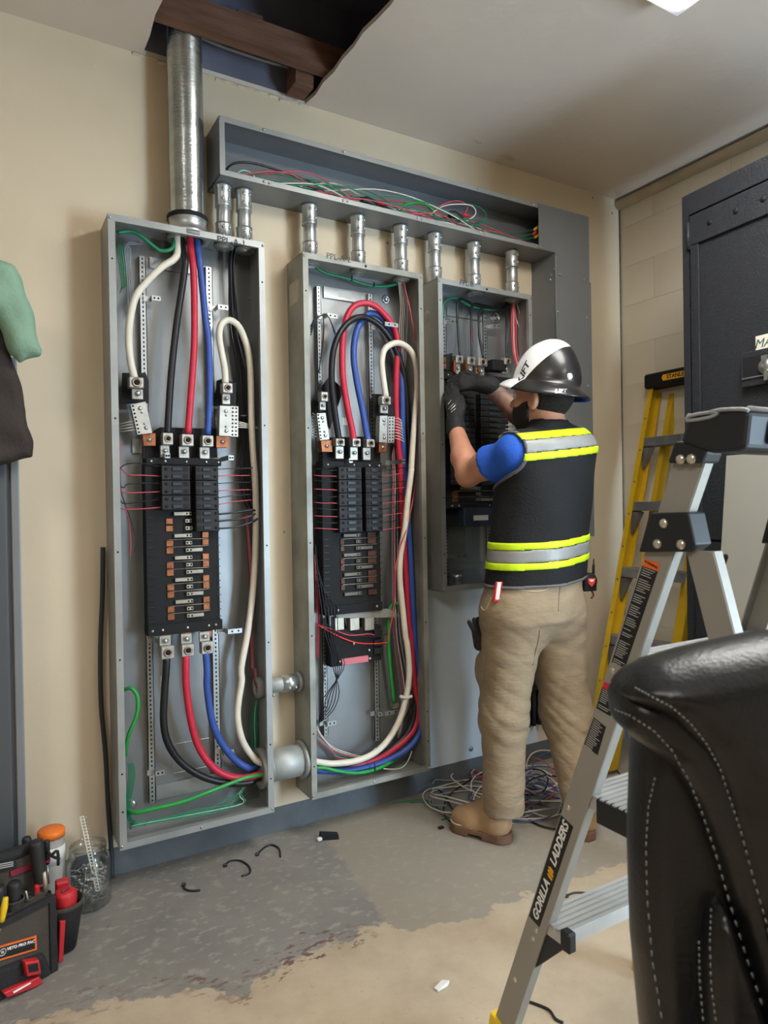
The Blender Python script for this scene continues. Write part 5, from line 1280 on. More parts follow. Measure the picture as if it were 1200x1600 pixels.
if q[0]:
    nr = q[0][1] if q[0][1].dot(Vector(fwd)) < 0 else -q[0][1]; R_ = nr.to_track_quat('Z', 'Y').to_matrix().to_4x4()
    MB().lathe([(.011, -.002), (.011, .002), (.009, .003), (.008, .0022), (0, .0022)], q[0][0], 18, R_).build('badge', mat('badge_silver', (196, 194, 186), .35, .6), hat)
# things carried
tpx = T(919, 908, 2.46); t_ = empty('tape_measure', tpx, 'black tape measure with red label clipped at the right hip', 'tape measure')
A = frame(tpx, rt*.9+fwd*.43, up, -(fwd*.9-rt*.43))
MB().lathe([(0, -.017), (.027, -.017), (.031, -.012), (.031, .012), (.027, .017), (0, .017)], tpx, 18, A.to_3x3().to_4x4()).build('case', M_blk, t_)
MB().cb((0, -.022, 0), (.058, .026, .032), A, .004).build('case_foot', M_blk, t_)
pl = [(-.018, .012), (.018, .012), (.014, -.006), (0, -.018), (-.014, -.006)]
MB().hexa([A @ Vector((x, y, .0185)) for x, y in pl], [A @ Vector((x, y, .016)) for x, y in pl]).build('label', mat('label_red', (206, 56, 48), .5), t_)
MB().hexa([A @ Vector((x*.6, y*.3+.004, .0192)) for x, y in pl], [A @ Vector((x*.6, y*.3+.004, .018)) for x, y in pl]).build('label_band', M_paper, t_)
MB().tube([A @ Vector((.012, -.03, 0)), A @ Vector((.020, -.05, .005)), A @ Vector((.010, -.062, .005))], .0035, 6, 3).build('clip', mat('clip_maroon', (90, 36, 34), .4, .4), t_)
c = T(927, 888, 2.48); thing(MB().cyl(c-np.array((0, 0, .024)), c+np.array((.002, 0, .014)), .0048, 10).cyl(c+np.array((.002, 0, .014)), c+np.array((.003, 0, .034)), .0022, 8), 'screwdriver_tip', M_blk, 'small black pick tool standing beside the tape measure', 'tool')
q, _ = on_px(po, [(777, 925)]); c = Vector(q[0][0])-Vector(fwd)*.012 if q[0] else Vector(T(777, 925, 2.28))
A = frame(c, rt, up*.985+rt*.12, -fwd); t_ = empty('hanging_tag', c, 'small red and white tool tag hanging below the vest hem', 'tag')
MB().box((-.013, -.034, -.004), (.013, .036, .004), A, .003).build('tag_case', mat('tag_red', (190, 34, 44), .4), t_); MB().box((-.0065, -.024, .003), (.0065, .034, .0048), A, .001).build('tag_strip', M_paper, t_)
q0 = [(744, 995, 2.37), (741, 985, 2.37)]
sp_ = lambda P: smin(smin(rc(P, T(749, 1008, 2.39), T(744, 985, 2.38), .020, .017), rc(P, T(742, 988, 2.37), T(733, 972, 2.36), .009, .008), .006), smin(rc(P, T(744, 985, 2.38), T(741, 968, 2.37), .009, .008), rc(P, T(747, 985, 2.385), T(747, 967, 2.38), .009, .008), .004), .006)
tag(sdf_obj('spare_glove', sp_, T(740, 990, 2.38)-.09, T(740, 990, 2.38)+.09, .004, M_glove), 'black spare glove stuck in the left thigh pocket', 'glove')
# ------------------------------------------------------------------ silver step ladder
M_al = mat('ladder_aluminium', (158, 155, 147), .55, .35, .06, 5, .05, 40); M_alb = mat('tread_aluminium', (186, 188, 187), .45, .5, .1, 12)
M_lb = mat('ladder_black', (30, 33, 38), .5, 0, .12, 20); M_rivet = mat('rivet', (214, 208, 192), .3, .8); M_lab = mat('label_black', (24, 24, 26), .5); M_or = mat('label_orange', (232, 108, 40), .5); M_rd = mat('label_red2', (206, 40, 60), .5); M_fy = mat('ladder_yellow_foot', (236, 200, 40), .5)
XL0 = .95
lad = empty('step_ladder', (XL0, .8, 0), 'silver aluminium step ladder with black cap in the right foreground', 'step ladder')
ya = lambda z: 1.206-.395*z           # outer (wall-side) edge of the front rail, in its own side plane
sn = Vector((0, .395, -1)).normalized(); sp2 = Vector((0, -1, -.395)).normalized()      # along the rail downwards, and across the web towards the camera
ZT = 1.30
def rail(xa, xb, nm, flip, w=.051):
    """C-section rail from (xa, top) to (xb, foot); web on the outside"""
    g = MB(); a = Vector((xa, ya(ZT), ZT)); b = Vector((xb, ya(.055), .055)); s = -flip; t = .003; fw_ = .024
    def bar(off0, off1, w0, w1):
        q = [(off0, w0), (off1, w0), (off1, w1), (off0, w1)]
        g.hexa([a+Vector((s*o, 0, 0))+sp2*w_ for o, w_ in q], [b+Vector((s*o, 0, 0))+sp2*w_ for o, w_ in q])
    bar(0, t, 0, w); bar(t, fw_, 0, t); bar(t, fw_, w-t, w)
    return g.build(nm, M_al, lad, .001)
rl = rail(XL0, XL0, 'front_rail', -1); rr_ = rail(XL0+.345, XL0+.50, 'front_rail', 1)
xr = lambda z: XL0+.50-(.155)*(z/ZT)
yb = lambda z: ya(1.10)-.085-.27*(1.10-z)        # rear legs spread towards the camera
for xa, xb, s in ((XL0+.004, XL0+.004, 1), (xr(1.1)-.004, xr(0)-.004, -1)):
    g = MB(); a = Vector((xa, yb(1.12), 1.12)); b = Vector((xb, yb(.03), .03))
    for q in ([(0, 0), (s*.003, 0), (s*.003, .046), (0, .046)], [(s*.003, 0), (s*.024, 0), (s*.024, .003), (s*.003, .003)], [(s*.003, .043), (s*.024, .043), (s*.024, .046), (s*.003, .046)]):
        g.hexa([a+Vector((x_, -y_, 0)) for x_, y_ in q], [b+Vector((x_, -y_, 0)) for x_, y_ in q])
    g.build('rear_rail', M_al, lad, .001)
    MB().cb((xb+s*.012, yb(.03)-.024, .02), (.034, .058, .04), None, .004).build('rubber_foot', M_fy, lad)
for xf, s in ((XL0+.012, 1), (xr(0)-.012, -1)):
    c = Vector((xf, ya(.05)-.028, .034))
    MB().hexa([c+Vector((-.022, .045, -.034)), c+Vector((.022, .045, -.034)), c+Vector((.022, -.045, -.034)), c+Vector((-.022, -.045, -.034))], [c+Vector((-.019, .028, .05)), c+Vector((.019, .028, .05)), c+Vector((.019, -.042, .03)), c+Vector((-.019, -.042, .03))]).build('foot_boot', M_fy, lad, .004)
MB().cyl((XL0+.02, yb(.35)-.02, .35), (xr(.35)-.02, yb(.35)-.02, .35), .011, 12).build('rear_brace', M_al, lad)
def lx(px_, x=XL0): return [Vector(X(u, v, x)) for u, v in px_]
def sideplate(px_, name, th=.012, x=XL0, s=-1, m=None):
    a = lx(px_, x); return MB().hexa([p+Vector((s*th, 0, 0)) for p in a], [p+Vector((-s*.03, 0, 0)) for p in a]).build(name, m or M_lb, lad, .003)
def rivets(px_, x, r=.008):
    g = MB()
    for u, v in px_: p = X(u, v, x); g.ball((x, p[1], p[2]), r, 12, None, (.6, 1, 1))
    explode(g.build('rivet', M_rivet, lad))
br = [(1022, 801), (1083, 800), (1094, 851), (1080, 862), (1005, 862)]
sideplate(br, 'spreader_bracket'); rivets([(1037, 818), (1027, 850), (1064, 851)], XL0-.012)
# the far-side twin of the bracket
q = [Vector((xr(p.z)+.012, p.y, p.z)) for p in lx(br)]; MB().hexa(q, [p+Vector((-.045, 0, 0)) for p in q]).build('spreader_bracket', M_lb, lad, .003)
# cap: tray with raised rim, end shoes over the rails
xr1 = XL0+.352
e = lx([(1050, 724), (1104, 724), (1112, 706), (1100, 690), (1061, 690)]); MB().hexa([p+Vector((-.012, 0, 0)) for p in e], [p+Vector((.03, 0, 0)) for p in e]).build('cap_shoe', M_lb, lad, .004)
q = [Vector((xr1+.012, p.y, p.z)) for p in e]; MB().hexa(q, [p+Vector((-.042, 0, 0)) for p in q]).build('cap_shoe', M_lb, lad, .004)
rivets([(1063, 718), (1080, 717)], XL0-.012)
cp = lx([(1061, 690), (1074, 656), (1079, 649), (1112, 643), (1128, 640), (1160, 639), (1172, 643), (1166, 700), (1150, 706), (1112, 708)], XL0-.018)
xb = xr1+.018
MB().hexa(cp, [(xb, p.y, p.z) for p in cp]).build('cap', M_lb, lad, .006)
y0_, y1_, zt_ = cp[1].y, cp[6].y, cp[5].z
MB().box((XL0+.01, y1_+.012, cp[3].z-.012), (xb-.03, y0_-.012, cp[3].z+.004), ch=.003).build('cap_tray', mat('cap_dark', (20, 21, 24), .6), lad)
g = MB()
for xx in (XL0-.019, xb+.001):
    g.tube([(xx, p.y, p.z) for p in lx([(1073, 657), (1078, 650), (1110, 644.5), (1122, 646), (1110, 652), (1082, 657), (1073, 657)], XL0-.018)], .0028, 8, 2)
    g.tube([(xx, p.y, p.z) for p in lx([(1110, 644.5), (1126, 640.5), (1160, 639.5), (1170, 642)], XL0-.018)], .003, 8, 2)
g.tube([(XL0-.015, y0_, cp[2].z), (xb-.004, y0_, cp[2].z)], .004, 8, 1).tube([(XL0-.015, y1_+.004, zt_), (xb-.004, y1_+.004, zt_)], .004, 8, 1)
g.build('cap_rim_highlight', mat('cap_rim_highlight', (150, 152, 154), .4), lad)  # pale grey paints edge highlights onto the black cap's rim
g = MB(); n_ = 5
for i in range(n_):
    a_ = XL0+.03+(xb-XL0-.06)*i/n_; g.box((a_, y1_-.007, cp[7].z+.006), (a_+(xb-XL0-.06)*.72/n_, y1_+.006, zt_-.014), ch=.004)
g.build('cap_ribs', M_lb, lad)
# steps
def step(z, depth, black_side, th=.026):
    y0 = ya(z)-.010; x0, x1 = XL0+.004, xr(z)-.004; g = MB()
    g.box((x0, y0-depth, z-th), (x1, y0, z-.004)); n = max(5, int(depth/.014))
    for i in range(n):
        a = y0-depth+depth*(i+.15)/n; g.box((x0, a, z-.005), (x1, a+depth*.62/n, z))
    o = g.build('step', M_alb, lad)
    if black_side:
        for a_, b_ in ((x0-.001, x0+.012), (x1-.012, x1+.001)): MB().box((a_, y0-depth-.10, z-th-.022), (b_, y0-.05, z-.001), ch=.003).build('step_arm', M_lb, o)
    else:
        for xx in (x0-.002, x1-.020): MB().box((xx, y0-depth-.012, z-th-.010), (xx+.022, y0-depth+.014, z+.004), ch=.004).build('step_end_cap', M_lb, o)
        MB().hexa([(x0, y0-depth, z-th), (x0+.012, y0-depth, z-th), (x0+.012, y0-.004, z-th), (x0, y0-.004, z-th)], [(x0, y0+.012, z-th-.10), (x0+.012, y0+.012, z-th-.10), (x0+.012, y0+.018, z-th-.10), (x0, y0+.018, z-th-.10)]).build('step_strut', M_lb, o)
    return o
step(X(868, 1452, XL0)[2], .085, False); step(X(928, 1246, XL0)[2], .17, True); step(X(1003, 1028, XL0)[2], .17, True)
g = MB()
for u, v in ((957, 1048), (888, 1262), (838, 1454), (833, 1467), (805, 1531)): p = X(u, v, XL0); g.ball((XL0, p[1], p[2]), .0055, 10, None, (.5, 1, 1))
explode(g.build('rivet', M_rivet, lad))
# labels on the rail: lie flat on the web plane
def on_rail(w, z): return Vector((XL0-.0008, ya(z), z))+sp2*w
def rlab(px_, m, name, par=lad, th=.0008):
    a = [Vector((XL0-th, p[1], p[2])) for p in [X(u, v, XL0) for u, v in px_]]
    return MB().hexa(a, [p+Vector((th*.8, 0, 0)) for p in a]).build(name, m, par)
def print_lines(lab, c, n, m, x):       # rows of fine print between the label's two long edges
    g = MB(); tl, tr_, br_, bl = [Vector((x, p[1], p[2])) for p in [X(u, v, XL0) for u, v in c]]; random.seed(n)
    for i in range(n):
        s = (i+.5)/n; l = tl.lerp(bl, s); r = tr_.lerp(br_, s); k = random.uniform(.55, .92)
        if random.random() < .1: continue
        p0, p1 = l.lerp(r, .08), l.lerp(r, k); h_ = (bl-tl)*(.28/n)
        g.hexa([p0, p1, p1+h_, p0+h_], [q_+Vector((-.0003, 0, 0)) for q_ in (p0, p1, p1+h_, p0+h_)])
    g.build('fine_print', m, lab)
M_pr = mat('print_white', (190, 190, 186), .6)
rlab([(1008, 873), (1031, 880), (1029, 893), (1004, 884)], M_or, 'warning_label')
c = [(1004, 884), (1028, 893), (976, 1046), (956, 1035)]; o = rlab(c, M_lab, 'warning_label'); print_lines(o, c, 46, M_pr, XL0-.001)
g = X(1018, 882, XL0); text('WARNING', .0055, frame((XL0-.0012, g[1], g[2]), sp2, -sn, (-1, 0, 0)), M_lab, lad)
rlab([(945, 1065), (961, 1072), (958, 1082), (941, 1074)], M_rd, 'warning_label')
c = [(941, 1074), (960, 1083), (954, 1119), (932, 1106)]; o = rlab(c, M_lab, 'warning_label'); print_lines(o, c, 11, M_pr, XL0-.001)
c = [(928, 1121), (947, 1136), (934, 1180), (913, 1163)]; o = rlab(c, M_lab, 'warning_label'); print_lines(o, c, 14, M_pr, XL0-.001)
c = [(877, 1274), (896, 1292), (843, 1449), (827, 1431)]; rlab(c, M_lab, 'maker_label')
tdir = -sn
def rtext(s, u, v, size, m, sx=1): p = X(u, v, XL0); return text(s, size, frame((XL0-.0012, p[1], p[2]), tdir, -sp2, (-1, 0, 0)), m, lad, shear=.25, off=.0006, sx=sx)
M_w = mat('letter_white', (236, 236, 232), .5)
rtext('LADDERS', 874.5, 1319, .0232, M_w, 1.06); rtext('GORILLA', 846, 1406, .0232, M_w, 1.08)
M_ly = mat('logo_yellow', (240, 176, 36), .5)
p = X(860.5, 1363, XL0); A = frame((XL0-.0012, p[1], p[2]), tdir, -sp2, (-1, 0, 0)); g = MB()
for q_ in ([(-.030, -.015), (-.018, -.015), (-.012, .004), (-.020, .010), (-.028, .0)], [(-.012, -.015), (.0, -.015), (.010, .004), (.004, .012), (-.006, .010)], [(.006, -.012), (.022, -.010), (.026, .006), (.016, .014), (.012, .004)]):
    g.hexa([A @ Vector((x_*.42, y_*.62, 0)) for x_, y_ in q_], [A @ Vector((x_*.42, y_*.62, .0004)) for x_, y_ in q_])
g.build('logo', M_ly, lad)
# ------------------------------------------------------------------ yellow step ladder leaning on the right wall
M_yl = mat('fibreglass_yellow', (214, 172, 30), .5, 0, .2, 8, .1, 40); M_ys = mat('worn_step', (150, 150, 150), .45, .6, .3, 14)
yl = empty('folded_ladder', (2.3, 2.0, 0), 'yellow folded ladder with black top leaning on right wall', 'step ladder')
yf, yn = 2.19, 1.80
Ta = Y(1013, 606, yf); Ba = Y(941, 1020, yf); dxz = (Ta[0]-Ba[0])/(Ta[2]-Ba[2]); xz = lambda z: Ta[0]+(z-Ta[2])*dxz
def yrail(y0, y1, off0, off1, z0, z1, nm, m=M_yl):
    q = [(off0, y0), (off1, y0), (off1, y1), (off0, y1)]
    return MB().hexa([(xz(z0)+o_, y_, z0) for o_, y_ in q], [(xz(z1)+o_, y_, z1) for o_, y_ in q]).build(nm, m, yl, .001)
zt_ = Ta[2]
def chan(y, s, off, nm, z1):
    q = [(off, y), (off, y+s*.028), (off+.004, y+s*.028), (off+.004, y+s*.004), (off+.066, y+s*.004), (off+.066, y+s*.028), (off+.07, y+s*.028), (off+.07, y)]
    MB().hexa([(xz(0.02)+o_, y_, .02) for o_, y_ in q], [(xz(z1)+o_, y_, z1) for o_, y_ in q]).build(nm, M_yl, yl)
chan(yf, -1, 0, 'front_rail', zt_); chan(yn, 1, 0, 'front_rail', zt_)
yrail(yf-.095, yf-.068, .070, .118, .02, zt_-.004, 'rear_rail'); yrail(yn+.068, yn+.095, .070, .118, .02, zt_-.004, 'rear_rail')
cpz = zt_; MB().box((xz(cpz)-.02, yn-.02, cpz-.006), (xz(cpz)+.13, yf+.012, cpz+.062), ch=.008).build('top_cap', M_blk, yl)
p = X(1052, 587, xz(cpz)-.021); A = frame((xz(cpz)-.0205, p[1], cpz+.030), (0, -1, 0), (0, 0, 1), (-1, 0, 0))
pl_ = [(-.055, -.014), (.10, -.014), (.10, .014), (-.055, .014), (-.062, 0)]; MB().hexa([A @ Vector((x_, y_, 0)) for x_, y_ in pl_], [A @ Vector((x_, y_, .001)) for x_, y_ in pl_]).build('badge', M_ly, yl)
text('STANLEY', .026, A @ Matrix.Translation((.018, 0, .0014)), M_lab, yl, off=.0006)
for u, v in ((1003, 690), (986, 790), (969, 893), (951, 998)):
    z = Y(u, v, yf-.02)[2]
    MB().box((xz(z)+.004, yn+.004, z-.025), (xz(z)+.085, yf-.004, z+.018), ch=.003).build('step', M_ys, yl)
    g = MB(); g.hexa([(xz(z)+.008, yf-.012, z-.03), (xz(z)+.04, yf-.012, z-.03), (xz(z)+.04, yf-.06, z-.03), (xz(z)+.008, yf-.05, z-.03)], [(xz(z)+.008, yf-.010, z-.13), (xz(z)+.02, yf-.010, z-.13), (xz(z)+.02, yf-.016, z-.13), (xz(z)+.008, yf-.016, z-.13)]); g.build('step_gusset', M_ys, yl)
g = MB()
for z in np.linspace(.4, zt_-.15, 9): g.ball((xz(z)-.001, yf-.015, z), .005, 8)
explode(g.build('rivet', M_brass, yl))
for y_ in (yf-.018, yn+.018): MB().cb((xz(.02)+.03, y_, .018), (.10, .05, .036), None, .004).build('rubber_foot', M_blk, yl)
# ------------------------------------------------------------------ dark cabinet, sheet leaning on it, wire hanger
M_cab = mat('hammered_charcoal', (46, 48, 54), .5, .15, .14, 40, .35, 160); M_cabd = mat('cabinet_gap', (20, 21, 24), .7)
th = math.radians(4.5); xc0 = 2.2; pc = X(1065, 309, xc0); cy_ = pc[1]; cz_ = pc[2]
CA = frame((xc0, cy_, 0), (-math.sin(th)*-1*-1, -math.cos(th), 0), (0, 0, 1), (-math.cos(th), math.sin(th), 0))    # x along the front to the right, y up, z out of the front
# keep the frame right-handed
ex = Vector((-math.sin(th)*0-.0785, -.9969, 0)); ez = Vector((-.9969, .0785, 0)); CA = frame((xc0, cy_, 0), ex, (0, 0, 1), ez)
cab = empty('steel_cabinet', (xc0, cy_, 0), 'tall dark charcoal steel cabinet against the right wall', 'cabinet')
CW, CD = .64, .52
def onc(u, v, k=0):       # pixel ray to the cabinet's front plane, in its own coordinates
    n = np.array(ez); o_ = np.array(CA.to_translation())+n*k; d = ray(u, v); s = (o_-C0) @ n/(d @ n); return CA.inverted() @ Vector(C0+d*s)
MB().box((0, .06, -CD), (CW, cz_-.002, -.022), CA).build('carcass', M_cab, cab, .002)
g = MB(); fy = [onc(1066, 322).y-.0, 0]
a1 = onc(1077, 420).x; topz = cz_
for lo_, hi_ in (((0, .06, -.022), (a1, topz, 0)), ((CW-a1, .06, -.022), (CW, topz, 0)), ((a1, topz-.075, -.022), (CW-a1, topz, 0)), ((a1, .06, -.022), (CW-a1, .12, 0))): g.box(lo_, hi_, CA)
g.build('front_frame', M_cab, cab, .002)
dz = onc(1110, 330).y; d1 = a1+.006
zs1, zs2 = onc(1110, 845).y, onc(1110, 886).y
o = MB().box((d1, zs1+.004, -.02), (CW-d1, topz-.082, -.006), CA).build('door', M_cab, cab, .002)
g = MB(); dh = topz-.082-.105; sx_ = onc(1092, 420).x
g.box((d1, dh, -.006), (CW-d1, topz-.082, .004), CA).box((d1, zs1+.004, -.006), (sx_, dh, .002), CA).box((CW-sx_, zs1+.004, -.006), (CW-d1, dh, .002), CA); g.build('door_border', M_cab, o, .002)
g = MB()
for u, v in ((1108, 324), (1149, 310), (1192, 295)): q = onc(u, v, .005); g.cyl(CA @ Vector((q.x, (topz-.082+dh)/2, .0045)), CA @ Vector((q.x, (topz-.082+dh)/2, .0052)), .0105, 14)
g.build('vent_hole', M_cabd, o)
g = MB(); q = onc(1077, 369); g.box((a1-.006, q.y-.05, -.004), (a1+.010, q.y+.045, .006), CA); g.cyl(CA @ Vector((a1+.002, q.y-.05, .006)), CA @ Vector((a1+.002, q.y+.045, .006)), .006, 10); g.build('hinge', M_cab, cab)
MB().box((d1, zs2+.004, -.02), (CW-d1, zs1-.004, -.002), CA).build('drawer', M_cab, cab, .002); MB().box((d1, .125, -.02), (CW-d1, zs2-.004, -.002), CA).build('lower_door', M_cab, cab, .002)
h0, h1 = onc(1161, 553), onc(1161, 607); hx0 = h0.x
hb = MB(); hb.box((hx0, h1.y, -.004), (hx0+.26, h0.y, .012), CA); o = hb.build('latch_box', M_cab, cab, .003)
MB().box((hx0+.008, h1.y+.030, .012), (hx0+.25, h0.y-.018, .0125), CA).build('latch_recess', M_cabd, o); MB().box((hx0+.006, h1.y+.026, .012), (hx0+.25, h1.y+.030, .016), CA).build('latch_lip', M_galvb, o)
q = onc(1196, 572, .02); g = MB(); g.cyl(CA @ Vector((q.x, q.y, .012)), CA @ Vector((q.x, q.y, .022)), .024, 16); g.cb((q.x-.004, q.y+.026, .017), (.02, .02, .008), CA); g.cb((q.x+.004, q.y-.03, .020), (.012, .03, .012), CA); g.build('padlock', M_zinc, o)
q = onc(1181, 549); M_tape = mat('masking_label', (226, 222, 208), .7)
o = MB().box((q.x, q.y-.006, -.0005), (q.x+.14, q.y+.048, .0005), CA).build('masking_label', M_tape, cab)
text('MASTER', .040, CA @ frame((q.x+.068, q.y+.021, .0008), (1, 0, 0), (0, 1, 0), (0, 0, 1)), mat('marker_green', (40, 84, 76), .6), o, shear=.3)
for xx in (.06, CW-.06):
    for zz in (-.06, -CD+.06): MB().box((xx-.03, 0, zz-.03), (xx+.03, .062, zz+.03), CA).build('foot', M_cab, cab)
hg = [Vector(CA @ Vector((onc(u, v).x, onc(u, v).y, -.06))) for u, v in ((1159, 272), (1166, 256), (1176, 243), (1188, 237), (1199, 236), (1212, 244), (1222, 262))]
hg[0].z = hg[-1].z = cz_+.002
thing(MB().tube(hg, .0022, 6, 3), 'wire_loop', M_zinc, 'bent wire loop standing on top of the dark cabinet', 'wire')
M_sheet = mat('cover_sheet', (166, 165, 158), .45, .2, .05, 4)
sh = empty('panel_cover', (2.08, 1.3, 0), 'light grey sheet metal panel cover leaning on the dark cabinet', 'panel cover')
a = X(1135, 712, 2.10); b_ = X(1125, 1003, 2.03)
sl = (a[0]-b_[0])/(a[2]-b_[2]); zt2 = a[2]; x0 = a[0]-sl*a[2]; y1, y0 = a[1], a[1]-.56
SM = frame((x0, y1, 0), (0, -1, 0), Vector((sl, 0, 1)).normalized(), Vector((-1, 0, sl)).normalized()); hh = zt2*math.sqrt(1+sl*sl)
MB().box((0, .002, -.004), (.56, hh, 0), SM).build('sheet', M_sheet, sh, .001)
MB().box((0, .002, -.012), (.004, hh, -.004), SM).box((.556, .002, -.012), (.56, hh, -.004), SM).build('edge_fold', M_sheet, sh)
c = X(1135, 873, 2.06); q = SM.inverted() @ Vector(c); g = MB(); kx = .018
g.cyl(SM @ Vector((kx, q.y+.006, .0002)), SM @ Vector((kx, q.y+.006, .0006)), .0095, 14); g.hexa([SM @ Vector((kx-.008, q.y, .0002)), SM @ Vector((kx+.008, q.y, .0002)), SM @ Vector((kx, q.y-.026, .0002))], [SM @ Vector((kx-.008, q.y, .0006)), SM @ Vector((kx+.008, q.y, .0006)), SM @ Vector((kx, q.y-.026, .0006))]); g.build('keyhole', M_hole, sh)
# low clutter glimpsed between the ladder's legs
gb = empty('storage_box', (2.55, 1.75, 0), 'grey storage box on the floor seen between the silver ladder legs', 'box')
MB().box((2.36, 1.66, 0), (2.62, 1.76, .40), ch=.006).build('box_body', mat('box_grey', (112, 112, 112), .6, 0, .15, 10), gb); MB().box((2.35, 1.655, .40), (2.63, 1.765, .43), ch=.005).build('lid', M_galv, gb)
# dark opening in the wall behind the worker's legs
op = empty('wall_opening', (2.2, D, .2), 'dark opening low in the wall with black cables, seen between worker legs', 'wall opening')
x0, x1, z0, z1 = rxz(806, 1035, 872, 1132, .01)
xslab(x0, x1, z0, z1, -.001, .004).build('dark_recess', M_hole, op)
for i in range(7): MB().tube([(x0+.03+i*(x1-x0-.06)/6, D-.018, z0+.002), (x0+.035+i*(x1-x0-.06)/6, D-.016-.004*(i % 2), (z0+z1)/2), (x0+.03+i*(x1-x0-.06)/6, D-.018, z1)], .011, 8, 3).build('cable', M_lb, op)
xslab(x0, x1, (z0+z1)/2+.02, (z0+z1)/2+.055, .004, .034, .003).build('crossbar', M_blk, op)
# plate screw on the pale wall
g = MB(); q = B(736, 1170, 0); screw(g, q[0], q[2], .001, .012); thing(g, 'wall_plug', M_zinc, 'round metal fixing low on the pale wall beside the boot', 'fixing')

# ------------------------------------------------------------------ office chair in the near right corner
M_lea = mat('black_leather', (20, 20, 22), .34, 0, .1, 30, .10, 220); M_st = mat('grey_stitching', (128, 128, 124), .7)
def poly(px_, t0): return np.array([((u-600)/F*t0, -(v-800)/F*t0) for u, v in px_])
def pd(a, b, pg):
    d = np.full(a.shape, 1e9); ins = np.zeros(a.shape, bool); n = len(pg)
    for i in range(n):
        p, q = pg[i], pg[(i+1) % n]; e_ = q-p; w0, w1 = a-p[0], b-p[1]; t = np.clip((w0*e_[0]+w1*e_[1])/(e_ @ e_), 0, 1)
        d = np.minimum(d, (w0-e_[0]*t)**2+(w1-e_[1]*t)**2)
        c = ((p[1] > b) != (q[1] > b)) & (a < (q[0]-p[0])*(b-p[1])/((q[1]-p[1]) if q[1] != p[1] else 1e-9)+p[0]); ins ^= c
    return np.where(ins, -1, 1)*np.sqrt(d)
def puff(P, pg, tc, half, R):
    q = P-C0.astype(np.float32); a = q @ rt; b = q @ up; w = q @ fwd-tc
    d2 = pd(a, b, pg)
    x = np.maximum(d2+R, 0)/R; y = np.abs(w)/half
    return (np.sqrt(x*x+y*y)-1)*min(R, half)*.8
tq = .655
cA = poly([(974, 1083), (998, 1058), (1033, 1040), (1093, 1022), (1213, 996), (1343, 985), (1483, 1010), (1553, 1100), (1563, 1800), (1313, 1800), (1241, 1640), (1193, 1470), (1163, 1350), (1135, 1255), (1098, 1180), (1043, 1128), (988, 1100)], .640)
cB = poly([(968, 1095), (978, 1080), (1133, 1060), (1313, 1100), (1333, 1800), (1243, 1780), (1183, 1560), (1148, 1440), (1118, 1335), (1085, 1250), (1048, 1190), (998, 1158), (973, 1135)], .672)
cC = poly([(1001, 1140), (1113, 1140), (1263, 1500), (1343, 1800), (1031, 1800), (1010, 1620), (997, 1480), (992, 1330), (996, 1200)], .715)
cD = poly([(1129, 1405), (1148, 1440), (1193, 1570), (1273, 1800), (1121, 1800), (1105, 1620), (1101, 1500), (1111, 1430)], .665)
ch = empty('office_chair', T(1200, 1500, .76)*np.array((1, 1, 0)), 'large black leather office chair with grey stitching in the near right corner', 'chair')
bb = lambda t0, t1, u0, v0, u1, v1: (np.min([T(u, v, t) for u in (u0, u1) for v in (v0, v1) for t in (t0, t1)], 0), np.max([T(u, v, t) for u in (u0, u1) for v in (v0, v1) for t in (t0, t1)], 0))
lo, hi = bb(.55, .80, 930, 950, 1560, 1820)
oA = sdf_obj('back_cushion', lambda P: puff(P, cA, .668, .060, .038)+.0015*np.sin(P[:, 2]*60+P[:, 0]*35)*np.exp(-((P[:, 2]-.93)/.03)**2), lo, hi, .0055, M_lea, ch)
oB = sdf_obj('cushion_boxing', lambda P: smin(puff(P, cB, .693, .050, .020), puff(P, cB, .672, .025, .005)+.003, .01), lo, hi, .0055, M_lea, ch)
oC = sdf_obj('back_shell', lambda P: puff(P, cC, .727, .046, .025), lo, hi, .0055, M_lea, ch)
oD = sdf_obj('lumbar_cushion', lambda P: puff(P, cD, .689, .046, .018), lo, hi, .0055, M_lea, ch)
def stitch(o, px_, n, nm='stitching'):
    pts = []; s_ = np.linspace(0, len(px_)-1, n*2+1); us = np.interp(s_, range(len(px_)), [p[0] for p in px_]); vs_ = np.interp(s_, range(len(px_)), [p[1] for p in px_])
    q, _ = on_px(o, list(zip(us, vs_))); g = MB()
    for i in range(0, len(q)-1, 2):
        if q[i] and q[i+1] and (q[i][0]-q[i+1][0]).length < .03:
            f_ = lambda k: k[0]+(k[1] if k[1].dot(Vector(fwd)) < 0 else -k[1])*.0006
            g.tube([f_(q[i]), f_(q[i+1])], .0009, 5, 1)
    if g.v: g.build(nm, M_st, ch)
stitch(oA, [(u+15+k_*.6, v-5) for k_, (u, v) in enumerate(((978, 1080), (1000, 1092), (1032, 1108), (1062, 1134), (1088, 1168), (1108, 1206), (1124, 1256), (1140, 1306), (1158, 1376), (1178, 1446), (1196, 1520)))], 46)
stitch(oB, [(960, 1108), (985, 1118), (1020, 1140), (1050, 1172), (1078, 1220), (1098, 1270), (1118, 1330), (1138, 1400), (1165, 1490), (1195, 1580)], 40)
stitch(oC, [(1024, 1215), (1014, 1260), (1010, 1320), (1012, 1400), (1020, 1500), (1036, 1600)], 26); stitch(oD, [(1112, 1420), (1110, 1470), (1112, 1540), (1120, 1600)], 16); stitch(oD, [(1093, 1470), (1094, 1530), (1100, 1600)], 12)
